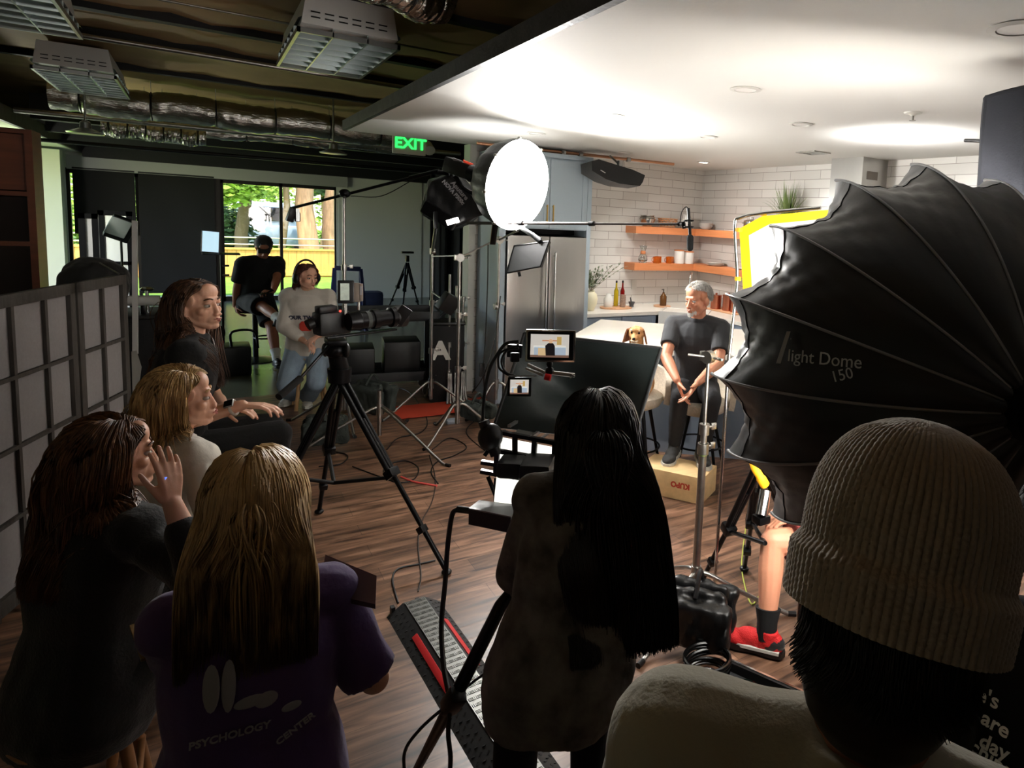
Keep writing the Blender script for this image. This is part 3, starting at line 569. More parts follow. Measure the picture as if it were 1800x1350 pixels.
for x, y, h, lab in ((5.17, 7.13, .165, 'left'), (5.33, 7.13, .15, 'right')):
    t = thing('white_canister', lab + ' white ceramic canister in the shelf corner', 'canister', (x, y, S2), 'white canisters on the lower shelf'); T = Matrix.Translation((x, y, S2))
    M(T).lathe([(.001, 0), (.066, 0), (.068, .01), (.068, h), (.001, h)], 28).build('jar', WHITEG, t); M(T).lathe([(.07, h), (.07, h + .012), (.02, h + .016), (.001, h + .016)], 28).build('lid', OAK, t)
for i in range(3): lath('white_plate', (5.49, 6.75, S2 + i * .012), [(.001, 0), (.08, 0), (.12, .015), (.122, .018), (.08, .006), (.001, .006)], WHITEG, ['lowest', 'middle', 'topmost'][i] + ' white plate in the small stack on the lower shelf', 'plate', 'stacked plates')
lath('white_plate', (5.49, 6.2, S2), [(.001, 0), (.09, 0), (.13, .012), (.132, .015), (.09, .006), (.001, .006)], WHITEG, 'single flat white plate at the right end of the lower shelf', 'plate')
# counter items
vs = thing('olive_vase', 'cream round vase holding olive branches beside the fridge', 'vase', (3.74, 6.9, CT)); T = Matrix.Translation((3.74, 6.9, CT))
M(T).lathe([(.001, 0), (.045, 0), (.08, .08), (.09, .14), (.075, .2), (.05, .225), (.055, .24), (.045, .24), (.04, .225), (.001, .22)], 30).build('vase_body', mat('cream stoneware', (216, 208, 178), .55), vs)
rnd = random.Random(4); m = M(); lm = M()
for i in range(15):
    a_ = rnd.uniform(-.2, 6.0); s = rnd.uniform(.15, .5); d = V((math.cos(a_), math.sin(a_) * .35 - .12, 0)); p0 = V((3.74, 6.9, CT + .22)); l = rnd.uniform(.2, .36)
    if i < 3: d = V((1, 0, 0)); s = .55 + .15 * i; l = .38
    pts = [p0 + d * (l * s * t * 1.4) + V((0, 0, l * t * (1 - .25 * s * t))) for t in np.linspace(0, 1, 9)]; m.tube(pts, .0022, 5)
    for k in range(2, 9):
        for sgn in (-1, 1, 0):
            u_ = (d * rnd.uniform(.2, 1) + V((rnd.uniform(-.8, .8), rnd.uniform(-.5, .5), rnd.uniform(-.1, .9)))).normalized(); w2 = basis(u_)[0]; p = pts[k]; ll = rnd.uniform(.04, .06)
            lm.add([p, p + u_ * ll * .5 + w2 * .011, p + u_ * ll, p + u_ * ll * .5 - w2 * .011], [(0, 1, 2, 3)])
m.build('branch', mat('olive twig', (120, 110, 80), .7), vs); lm.build('leaves', mat('olive leaf', (128, 140, 112), .5, nz=(30, .35)), vs, fix=False)
cb_ = thing('cutting_board', 'round wooden cutting board lying under the bottles and mortar', 'cutting board', (4.17, 7.02, CT))
BW = mat('pale board wood', (206, 158, 120), .5, nz=(8, .1, (1, 6, 1)))
M(Matrix.Translation((4.17, 7.02, CT)) @ Matrix.Diagonal((1.25, .85, 1, 1))).lathe([(.001, 0), (.17, 0), (.172, .009), (.17, .018), (.001, .018)], 36).build('board', BW, cb_)
CB = CT + .019
lath('white_jar', (4.06, 7.02, CB), [(.001, 0), (.05, 0), (.058, .02), (.058, .1), (.035, .14), (.03, .165), (.001, .165)], WHITEG, 'white round jar on the cutting board', 'jar')
pm = lath('wooden_mill', (4.24, 6.98, CB), [(.001, 0), (.036, 0), (.036, .13), (.034, .132), (.034, .15), (.001, .155)], mat('speckled marble mill', (140, 116, 100), .5, nz=(60, .4)), 'speckled cylinder on the cutting board in front of the bottles', 'mill')
for x, c, lab in ((4.2, (216, 190, 40), 'yellow'), (4.29, (150, 24, 20), 'red')):
    t = thing('oil_bottle', 'slim glass bottle filled with %s oil on the cutting board' % lab, 'bottle', (x, 7.08, CB), 'oil bottles'); T = Matrix.Translation((x, 7.08, CB))
    M(T).lathe([(.001, 0), (.026, 0), (.028, .02), (.028, .19), (.012, .23), (.01, .29), (.001, .29)], 20).build('bottle', mat(lab + ' oil glass', c, .05, trans=.5), t); M(T).lathe([(.011, .29), (.013, .315), (.001, .32)], 14).build('stopper', BLKM, t)
mo = thing('mortar', 'dark stone mortar with its pestle on the cutting board', 'mortar', (4.37, 6.98, CB)); T = Matrix.Translation((4.37, 6.98, CB)); ST = mat('dark stone', (70, 70, 72), .6, nz=(40, .3))
M(T).lathe([(.001, 0), (.03, 0), (.025, .015), (.042, .06), (.038, .062), (.02, .025), (.001, .02)], 22).build('bowl', ST, mo); M(T).rc((0, 0, .03), (-.02, 0, .11), .011, .008).build('pestle', ST, mo)
tr = thing('round_tray', 'small round wooden tray beside the sink', 'tray', (4.86, 7.02, CT)); M(Matrix.Translation((4.86, 7.02, CT))).lathe([(.001, 0), (.11, 0), (.112, .014), (.001, .014)], 28).build('tray_body', BW, tr)
sb = thing('soap_bottle', 'brown glass pump bottle on the small tray left of the man', 'bottle', (4.86, 7.0, CT + .015)); T = Matrix.Translation((4.86, 7.0, CT + .015))
M(T).lathe([(.001, 0), (.042, 0), (.044, .015), (.044, .12), (.02, .15), (.014, .16), (.014, .175), (.001, .175)], 24).build('bottle', mat('brown glass', (108, 68, 30), .1, trans=.3), sb); M(T).cyl((0, 0, .17), (0, 0, .215), .006).cyl((0, 0, .212), (-.04, -.02, .21), .005).build('pump', BLKM, sb)
cbd = thing('marble_board', 'pale board under the copper canisters', 'board', (5.45, 6.4, CT)); M().b2((5.3, 6.1, CT), (5.6, 6.7, CT + .018), bev=.004).build('slab', BW, cbd)
COP = mat('copper', (190, 118, 92), .28, 1, nz=(3, .1, (6, 6, .3)))
for i, (x, y, h) in enumerate(((5.38, 6.56, .16), (5.43, 6.38, .18), (5.42, 6.21, .15))):
    t = thing('copper_canister', ['left', 'middle', 'right'][i] + ' copper canister on the board behind the man', 'canister', (x, y, CT + .019), 'copper canisters behind the man'); T = Matrix.Translation((x, y, CT + .019))
    M(T).lathe([(.001, 0), (.07, 0), (.07, h), (.001, h)], 28).build('body', COP, t); M(T).lathe([(.073, h), (.073, h + .018), (.001, h + .02)], 28).lathe([(.012, h + .02), (.016, h + .04), (.001, h + .045)], 14).build('lid', COP, t)
# wall outlet plates
for i, (x, z) in enumerate(((4.55, 1.12), (5.0, 1.75))): tag(M().b2((x, 7.29, z), (x + .08, 7.3, z + .12), bev=.002).build('outlet_plate', LIGHTW), 'white outlet plate on the tiles ' + ['above the cutting board', 'between the two shelves'][i], 'outlet')
# range hood
hd = thing('range_hood', 'stainless steel chimney hood on the right tiled wall', 'range hood', (5.4, 4.48, 1.7))
M().b2((5.24, 4.28, 1.9), (5.62, 4.68, Hc)).build('chimney', STEEL, hd)
v0 = [(5.1, 4.05), (5.62, 4.05), (5.62, 4.9), (5.1, 4.9)]; v1 = [(5.24, 4.28), (5.62, 4.28), (5.62, 4.68), (5.24, 4.68)]
M().add([(*p, 1.7) for p in v0] + [(*p, 1.9) for p in v1], [(3, 2, 1, 0), (4, 5, 6, 7)] + [(i, (i + 1) % 4, (i + 1) % 4 + 4, i + 4) for i in range(4)]).build('canopy', STEEL, hd)
M().b2((5.31, 4.276, 2.52), (5.47, 4.281, 2.6)).build('vent_grille', mat('hood vent', (120, 112, 104), .6), hd)
rg = thing('kitchen_range', 'stainless range standing under the hood, hidden by the softbox', 'range', (5.3, 4.4, 0)); M().b2((5.0, 3.95, .02), (5.62, 4.88, .92), bev=.01).build('body', STEEL, rg); M().b2((5.02, 3.97, .92), (5.6, 4.86, .945)).build('cooktop', BLKM, rg)
# ---------------------------------------------------------------- people toolkit
def skinmat(name, col, rough=.5): return mat(name, col, rough, nz=(18, .03), bump=(300, .06), sub=.12)
def R3(d): return math.radians(d)
def ik(a, t, l1, l2, pole):
    a = V(a); t = V(t); d = t - a; L = d.length
    if L > (l1 + l2) * .998: t = a + d.normalized() * (l1 + l2) * .998; d = t - a; L = d.length
    L = max(L, abs(l1 - l2) + .01); u = d.normalized(); c = (l1 * l1 + L * L - l2 * l2) / (2 * L); h = math.sqrt(max(0, l1 * l1 - c * c))
    p = V(pole); p = p - u * p.dot(u); p = p.normalized() if p.length > 1e-4 else basis(u)[0]
    return a + u * c + p * h, t
def hand(m, W, f, n, side, curl=(.35, .4, .45, .5), spread=.06, thumb=(.7, .3), s=1.0, lift=(0, 0, 0, 0)):
    """hand: W wrist, f finger direction, n palm normal, side +1 right -1 left"""
    W = V(W); f = V(f).normalized(); n = V(n); n = (n - f * n.dot(f)).normalized(); t = f.cross(n) * side
    kb = ((.027, .088), (.009, .092), (-.0105, .088), (-.029, .079)); ln = ((.042, .026, .02), (.047, .03, .022), (.043, .028, .021), (.033, .021, .018))
    for i in range(4):
        x, y = kb[i]; K = W + (f * y + t * x) * s
        m.rc(W + (t * x * .55 + f * .012) * s, K, .0125 * s, .0112 * s, 10)
        d = (f + t * (spread * (1.5 - i) * .7)).normalized(); p = K; nn = n; a0 = curl[i] + lift[i]
        for j in range(3):
            ang = (a0 * .9 if j == 0 else a0 * 1.25 if j == 1 else a0 * .8)
            d2 = (d * math.cos(ang) + nn * math.sin(ang)).normalized(); nn = (nn * math.cos(ang) - d * math.sin(ang)).normalized(); d = d2
            q = p + d * ln[i][j] * s; m.rc(p, q, (.0098, .0088, .008)[j] * s, (.0088, .008, .0068)[j] * s, 10); p = q
    m.ell(W + (f * .048 - n * .0) * s, (.034 * s, .045 * s, .0135 * s), Matrix((t, f, t.cross(f))).transposed())
    th = W + (f * .022 + t * .024 + n * .006) * s; d = (f * math.cos(thumb[0]) + t * math.sin(thumb[0]) + n * .25).normalized(); m.ell(W + (f * .034 + t * .02 + n * .01) * s, (.018 * s, .03 * s, .016 * s), Matrix((t, f, t.cross(f))).transposed())
    ax_ = (n * .6 - t * .5).normalized(); p = th
    for j, l in enumerate((.044, .032, .026)):
        if j: d = (d * math.cos(thumb[1]) + ((f * .7 + n * .5 - t * .2).normalized()) * math.sin(thumb[1])).normalized()
        q = p + d * l * s; m.rc(p, q, (.0135, .0105, .0092)[j] * s, (.0105, .0092, .0078)[j] * s, 10); p = q
def loft(m, rings, n=20):
    """rings: (centre, xdir, ydir, rx, ry)"""
    vs = []; fs = []; N = len(rings)
    for c, x, y, rx, ry in rings:
        for k in range(n):
            q = 2 * math.pi * k / n; cc, ss = math.cos(q), math.sin(q); e = .8
            vs.append(c + x * rx * math.copysign(abs(cc) ** e, cc) + y * ry * math.copysign(abs(ss) ** e, ss))
    for i in range(N - 1): fs += [(i * n + k, i * n + (k + 1) % n, (i + 1) * n + (k + 1) % n, (i + 1) * n + k) for k in range(n)]
    fs += [tuple(range(n))[::-1], tuple((N - 1) * n + k for k in range(n))]
    m.add(vs, fs)
def organic(m, name, material, parent, vox=.007, smooth=2, wr=None, seed=0, fac=.5):
    """union of everything in m as one continuous surface"""
    o = m.build(name, material, parent); md = o.modifiers.new('r', 'REMESH'); md.mode = 'VOXEL'; md.voxel_size = vox; md.use_smooth_shade = True
    if smooth: s = o.modifiers.new('s', 'SMOOTH'); s.factor = fac; s.iterations = smooth
    dg = bpy.context.evaluated_depsgraph_get(); me = bpy.data.meshes.new_from_object(o.evaluated_get(dg)); o.modifiers.clear(); old = o.data; o.data = me; bpy.data.meshes.remove(old)
    me.name = name
    if not len(me.materials): me.materials.append(material)
    if wr:
        sc, am = wr[0], wr[1]; st = wr[2] if len(wr) > 2 else (1, 1, .45); n = len(me.vertices); co = np.empty(n * 3); me.vertices.foreach_get('co', co); co = co.reshape(-1, 3); no = np.empty(n * 3); me.vertices.foreach_get('normal', no); no = no.reshape(-1, 3)
        d = np.array([noise.noise(V((p[0] * sc * st[0] + seed, p[1] * sc * st[1], p[2] * sc * st[2]))) + .5 * noise.noise(V((p[0] * sc * 2.3 + seed, p[1] * sc * 2.3, p[2] * sc * 1.4))) for p in co])
        co += no * (d * am)[:, None]; me.vertices.foreach_set('co', co.ravel()); me.update()
    me.shade_smooth(); return o
def head_prims(m, T, s, nose=1.0, jaw=1.0, female=False):
    """T: origin between the ears, x right, y forward, z up"""
    keep = m.T; m.T = T @ Matrix.Diagonal((s, s, s, 1)); e = m.ell
    e((0, -.012, .028), (.077, .098, .088)); e((0, .028, -.03), (.062 * jaw, .06, .078)); e((0, .072, -.094), (.022 * jaw, .02, .018))
    for x in (-1, 1):
        m.rc((x * .058, -.005, -.055), (x * .02, .066, -.096), .017, .015); e((x * .042, .058, -.024), (.022, .022, .02)); e((x * .078, -.008, -.012), (.009, .02, .031), Euler((.15, 0, x * .35)).to_matrix())
        e((x * .031, .079, .0105), (.017, .011, .0055)); e((x * .031, .078, -.0125), (.015, .009, .004)); e((x * .0115, .1, -.043), (.0085, .0095, .0075))
        e((x * .07, .02, .03), (.008, .03, .03))
    m.rc((-.03, .081, .024), (.03, .081, .024), .012, .012); e((0, .062, .06), (.05, .03, .04))
    m.rc((0, .086, .006), (0, .094 + .010 * nose, -.034), .0085, .0105); e((0, .096 + .010 * nose, -.037), (.0115, .0105, .0095))
    e((0, .072, -.066), (.032, .026, .027)); e((0, .0955, -.0615), (.022, .009, .0062)); e((0, .0935, -.0725), (.019, .01, .007))
    m.T = keep
def face_parts(T, s, parent, hairm, lipm, brow=True, closed=False, eyes=(74, 52, 36)):
    EW = mat('eye white', (176, 168, 162), .25); IR = mat('iris %d %d %d' % eyes, eyes, .15); TT = T @ Matrix.Diagonal((s, s, s, 1))
    for x in (-1, 1):
        ev = M(TT).ell((x * .031, .0765, -.001), (.0135, .0125, .0085 if not closed else .004)).build('eye', EW, parent)
        M(TT).ell((x * .031, .0875, -.001), (.0055, .0025, .0055)).build('iris', IR, ev)
        if brow: M(TT).tube(crv([(x * .014, .0935, .026), (x * .032, .0925, .032), (x * .05, .078, .026)], 4), [.0035] * 8 + [.0015], 6).build('eyebrow', hairm, parent)
    m = M(TT); m.tube([(-.021, .093, -.0655), (-.01, .104, -.0615), (0, .1055, -.063), (.01, .104, -.0615), (.021, .093, -.0655)], [.001, .0038, .0032, .0038, .001], 8); m.tube([(-.019, .093, -.067), (0, .1035, -.0725), (.019, .093, -.067)], [.001, .0052, .001], 8)
    m.build('lips', lipm, parent)
class Fig: pass
def figure(H, pelvis, yaw, lean=0, side=0, sh=0, head=(0, 0, 0), arms=None, legs=None, w=1.0, fem=False, nl=0, neck=None):
    """skeleton of a posed person; angles in degrees, yaw of the facing direction from +x"""
    F = Fig(); F.H = H; F.P = V(pelvis); y = R3(yaw); F.f = V((math.cos(y), math.sin(y), 0)); F.l = V((-F.f.y, F.f.x, 0)); F.w = w; F.fem = fem
    up = (V((0, 0, 1)) * math.cos(R3(lean)) + F.f * math.sin(R3(lean))); up = (up + F.l * math.sin(R3(side))).normalized(); F.up = up
    y2 = R3(yaw + sh); F.f2 = V((math.cos(y2), math.sin(y2), 0)); F.f2 = (F.f2 - up * F.f2.dot(up)).normalized(); F.l2 = up.cross(F.f2).normalized(); F.sh = F.l2
    F.C = F.P + up * .285 * H; hw = (.090 if fem else .106) * H * (1 + (w - 1) * .5)
    F.S = {'L': F.C + F.l2 * hw - up * .012 * H, 'R': F.C - F.l2 * hw - up * .012 * H}
    nk = (up * .8 + V((0, 0, 1)) * .5 + F.f2 * nl).normalized(); F.N = F.C + up * .022 * H
    F.Hd = F.N + nk * (.088 * H + (neck or 0)) + F.f2 * .012 * H; F.hs = .13 * H / .222
    hy, hp, hr = [R3(a) for a in head]
    F.hT = Matrix.Translation(F.Hd) @ Euler((0, 0, hy - math.pi / 2)).to_matrix().to_4x4() @ Euler((hp, 0, 0)).to_matrix().to_4x4() @ Euler((0, hr, 0)).to_matrix().to_4x4()
    F.E = {}; F.W = {}; F.hand = {}; F.K = {}; F.A = {}; F.fd = {}
    F.Hp = {'L': F.P + F.l * .052 * H, 'R': F.P - F.l * .052 * H}
    for k, v in (arms or {}).items():
        F.E[k], F.W[k] = ik(F.S[k], v[0], .172 * H, .15 * H, v[1]); F.hand[k] = v[2] if len(v) > 2 else None
    for k, v in (legs or {}).items():
        F.K[k], F.A[k] = ik(F.Hp[k], v[0], .242 * H, .243 * H, v[1]); F.fd[k] = V(v[2]) if len(v) > 2 else F.f
    return F
def torso_rings(F, inf=0, z0=-.07, z1=.30, taper=0):
    H = F.H; w = F.w; out = []
    prof = ((-.10, .083, .062), (-.06, .098, .072), (-.01, .1, .07), (.05, .09, .062), (.10, .078, .056), (.16, .087, .062), (.21, .095, .066), (.25, .092, .062), (.278, .075, .052), (.298, .05, .042)) if F.fem else \
           ((-.10, .085, .062), (-.06, .095, .07), (-.01, .096, .07), (.05, .09, .066), (.10, .088, .064), (.16, .096, .068), (.21, .104, .07), (.25, .1, .066), (.28, .08, .054), (.3, .05, .044))
    for z, rx, ry in prof:
        if z < z0 - 1e-6 or z > z1 + 1e-6: continue
        t = max(0, min(1, z / .25)); x = (F.l * (1 - t) + F.l2 * t).normalized(); f = (F.f * (1 - t) + F.f2 * t).normalized()
        c = F.P + F.up * z * H + (f * .0); g = inf + taper * (1 - t)
        out.append((c, x, f, rx * H * w + g, ry * H * w + g))
    return out
def body_mesh(F, name, material, parent, vox=.008, jaw=1.0, nose=1.0, hair_skip=False, legs=True, feet=True, arms=True):
    H = F.H; w = F.w; m = M(); loft(m, torso_rings(F, -.006))
    m.rc(F.S['L'], F.S['R'], .036 * H * w, .036 * H * w); m.rc(F.N - F.up * .01 * H, F.Hd - F.f2 * .01, .036 * H, .032 * H)
    for k in 'LR': m.rc(F.N + F.up * .004 * H, F.S[k] + F.up * .008 * H, .026 * H, .026 * H)
    head_prims(m, F.hT, F.hs, nose, jaw, F.fem)
    a = .9 if F.fem else 1.0; a *= .5 + .5 * w
    for k in F.E:
        m.rc(F.S[k], F.E[k], .031 * H * a, .0245 * H * a); m.rc(F.E[k], F.E[k].lerp(F.W[k], .35), .0245 * H * a, .0255 * H * a); m.rc(F.E[k].lerp(F.W[k], .35), F.W[k], .0255 * H * a, .0155 * H * a)
        hd = F.hand[k]; fdir = (F.W[k] - F.E[k]).normalized()
        if hd is None: hd = dict(n=-F.f2)
        hd = dict(hd); f_ = hd.pop('f', fdir); n_ = hd.pop('n', V((0, 0, -1)))
        hand(m, F.W[k], f_, n_, 1 if k == 'R' else -1, s=(.9 if F.fem else 1.0) * H / 1.72, **hd)
    if legs:
        for k in F.K:
            m.rc(F.Hp[k], F.K[k], .051 * H * w, .032 * H * w); m.rc(F.K[k], F.K[k].lerp(F.A[k], .3), .031 * H * w, .033 * H * w); m.rc(F.K[k].lerp(F.A[k], .3), F.A[k], .033 * H * w, .0195 * H)
            if feet: fd = F.fd[k].normalized(); m.rc(F.A[k], F.A[k] - fd * .03 * H - V((0, 0, .012 * H)), .02 * H, .018 * H); m.rc(F.A[k] - V((0, 0, .01 * H)), F.A[k] + fd * .085 * H - V((0, 0, .022 * H)), .02 * H, .015 * H)
    return organic(m, name, material, parent, vox, 2)
def shirt(F, name, material, parent, inf=.014, sleeve=.62, vox=.009, hem=-.06, wr=(9, .007), neckr=.043, seed=0, sl_inf=.013, collar=None, loose=0):
    H = F.H; m = M(); r = torso_rings(F, inf, z0=hem, z1=.31, taper=loose); loft(m, r)
    a = (.9 if F.fem else 1.1) * (.5 + .5 * F.w)
    m.rc(F.S['L'], F.S['R'], .036 * H * F.w + inf, .036 * H * F.w + inf)
    for k in 'LR': m.rc(F.N - F.up * .012 * H, F.S[k] + F.up * .008 * H, .032 * H + inf * .8, .032 * H + inf * .6)
    m.rc(F.C - F.up * .03 * H, F.N - F.up * .012 * H, .045 * H + inf * .5, .037 * H + inf * .6)
    m.lathe([(neckr * H + .004, 0), (neckr * H + .007, .012 * H), (neckr * H, .02 * H), (.001, .012 * H)], 20, frame(F.N - F.up * .004 * H, (F.Hd - F.N), F.l2))
    for k in F.E:
        S = F.S[k]; E = F.E[k]; W = F.W[k]
        if sleeve <= 1:
            e = S.lerp(E, sleeve); m.rc(S, S.lerp(E, .3), .033 * H * a + sl_inf, .031 * H * a + sl_inf); m.tube([S, S.lerp(E, sleeve * .6), e], [.034 * H * a + sl_inf, .031 * H * a + sl_inf, .0295 * H * a + sl_inf], 18)
        else:
            t = sleeve - 1; e = E.lerp(W, t); m.rc(S, E, .033 * H * a + sl_inf, .026 * H * a + sl_inf); m.rc(E, E.lerp(W, t * .9), .026 * H * a + sl_inf, .021 * H * a + sl_inf); m.tube([E, e], [.026 * H * a + sl_inf, .02 * H * a + sl_inf * .8], 18)
    return organic(m, name, material, parent, vox, 3, wr, seed)
def pants(F, name, material, parent, inf=.01, upto=1.0, vox=.009, wr=(8, .005), cuff=0, seed=3):
    """upto: 0..1 down the thigh, 1..2 down the shin"""
    H = F.H; w = F.w; m = M(); loft(m, torso_rings(F, inf * .7, z0=-.1, z1=.05))
    for k in F.K:
        A = F.A[k]; K = F.K[k]; P = F.Hp[k]
        if upto <= 1: m.rc(P, P.lerp(K, upto * .6), .053 * H * w + inf, .048 * H * w + inf); m.tube([P, P.lerp(K, upto)], [.055 * H * w + inf, .047 * H * w + inf * 1.5], 18)
        else:
            t = upto - 1; m.rc(P, K, .053 * H * w + inf, .034 * H * w + inf); m.rc(K, K.lerp(A, t * .5), .033 * H * w + inf, .032 * H * w + inf); m.tube([K, K.lerp(A, t * .5), K.lerp(A, t)], [.034 * H * w + inf, .032 * H * w + inf, .023 * H * w + inf + cuff], 18)
    return organic(m, name, material, parent, vox, 3, wr, seed)
def shoes(F, parent, upper, sole, sock=None, size=1.0):
    for k in F.A:
        f = F.fd[k].copy(); f.normalize(); A = F.A[k]; H = F.H; dn = V((0, 0, -1)); dn = (dn - f * dn.dot(f)).normalized() if abs(f.z) < .9 else dn
        T = Matrix((f.cross(-dn) * -1, f, -dn)).transposed().to_4x4(); x = f.cross(dn * -1); T = Matrix((x, f, -dn)).transposed().to_4x4(); T.translation = A + dn * .04 * H
        s = H / 1.75 * size; m = M(T @ Matrix.Diagonal((s, s, s, 1)))
        m.ell((0, .12, .032), (.046, .075, .034)); m.ell((0, .02, .045), (.04, .075, .05)); m.ell((0, -.04, .045), (.036, .04, .05)); m.tube([(0, -.005, .05), (0, -.012, .105)], [.045, .04], 16); m.ell((0, .07, .05), (.04, .07, .04))
        sh = organic(m, 'shoe', upper, parent, .006, 3)
        P = [(.036, -.075), (.042, -.02), (.04, .05), (.05, .11), (.046, .165), (.02, .198), (-.02, .198), (-.046, .165), (-.048, .11), (-.036, .05), (-.04, -.02), (-.034, -.075), (0, -.088)]
        M(T @ Matrix.Diagonal((s, s, s, 1))).prism(P, -.001, .024).build('shoe_sole', sole, sh)
        if sock: M().tube([A + V((0, 0, -.01)), A.lerp(F.K[k], .16), A.lerp(F.K[k], .3)], [.027 * H, .027 * H, .034 * H], 16).build('sock', sock, parent)
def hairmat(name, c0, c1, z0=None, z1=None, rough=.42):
    """streaked hair; c0 towards z0 (low), c1 towards z1 (high), world heights"""
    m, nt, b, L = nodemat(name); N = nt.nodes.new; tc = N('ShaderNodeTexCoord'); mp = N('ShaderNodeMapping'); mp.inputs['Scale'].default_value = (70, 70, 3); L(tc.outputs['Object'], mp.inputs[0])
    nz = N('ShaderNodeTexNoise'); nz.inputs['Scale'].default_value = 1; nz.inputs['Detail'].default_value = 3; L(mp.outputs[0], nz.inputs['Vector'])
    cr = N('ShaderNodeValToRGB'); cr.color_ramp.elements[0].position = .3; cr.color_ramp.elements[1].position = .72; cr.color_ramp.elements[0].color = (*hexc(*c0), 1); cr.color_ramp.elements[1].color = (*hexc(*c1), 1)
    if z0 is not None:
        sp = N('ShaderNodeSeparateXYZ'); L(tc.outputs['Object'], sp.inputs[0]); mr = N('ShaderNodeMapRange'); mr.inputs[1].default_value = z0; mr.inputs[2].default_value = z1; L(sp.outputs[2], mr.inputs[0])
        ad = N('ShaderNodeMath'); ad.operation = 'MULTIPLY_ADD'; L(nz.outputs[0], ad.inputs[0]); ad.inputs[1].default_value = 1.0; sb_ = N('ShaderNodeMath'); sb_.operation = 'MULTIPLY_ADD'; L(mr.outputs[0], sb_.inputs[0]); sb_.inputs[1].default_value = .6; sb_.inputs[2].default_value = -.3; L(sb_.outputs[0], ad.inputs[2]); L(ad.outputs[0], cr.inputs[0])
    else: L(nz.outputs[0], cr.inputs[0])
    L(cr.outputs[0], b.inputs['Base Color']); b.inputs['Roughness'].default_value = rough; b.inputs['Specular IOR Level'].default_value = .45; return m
def colliders(F, inf=.012):
    H = F.H; c = [(F.hT @ V((0, -.012 * F.hs, .028 * F.hs)), F.hT.to_3x3(), V((.077, .098, .088)) * F.hs * 1.03), (F.hT @ V((0, .02 * F.hs, -.03 * F.hs)), F.hT.to_3x3(), V((.066, .062, .08)) * F.hs)]
    T = Matrix((F.l2, F.f2, F.up)).transposed()
    c.append((F.P + F.up * .17 * H, T, V((.1 * H * F.w + inf, .07 * H * F.w + inf, .15 * H)))); c.append((F.C - F.up * .01 * H, T, V((.125 * H, .052 * H + inf, .052 * H + inf)))); c.append((F.P, T, V((.11 * H * F.w + inf, .085 * H * F.w + inf, .12 * H))))
    c.append((F.N + F.up * .02 * H, T, V((.042 * H, .042 * H, .08 * H))))
    for k in F.E:
        a, b = F.S[k], F.E[k]; d = (b - a).normalized(); u, w_, _ = basis(d); c.append(((a + b) / 2, Matrix((u, w_, d)).transposed(), V((.036 * H + inf, .036 * H + inf, (b - a).length * .62))))
    return c
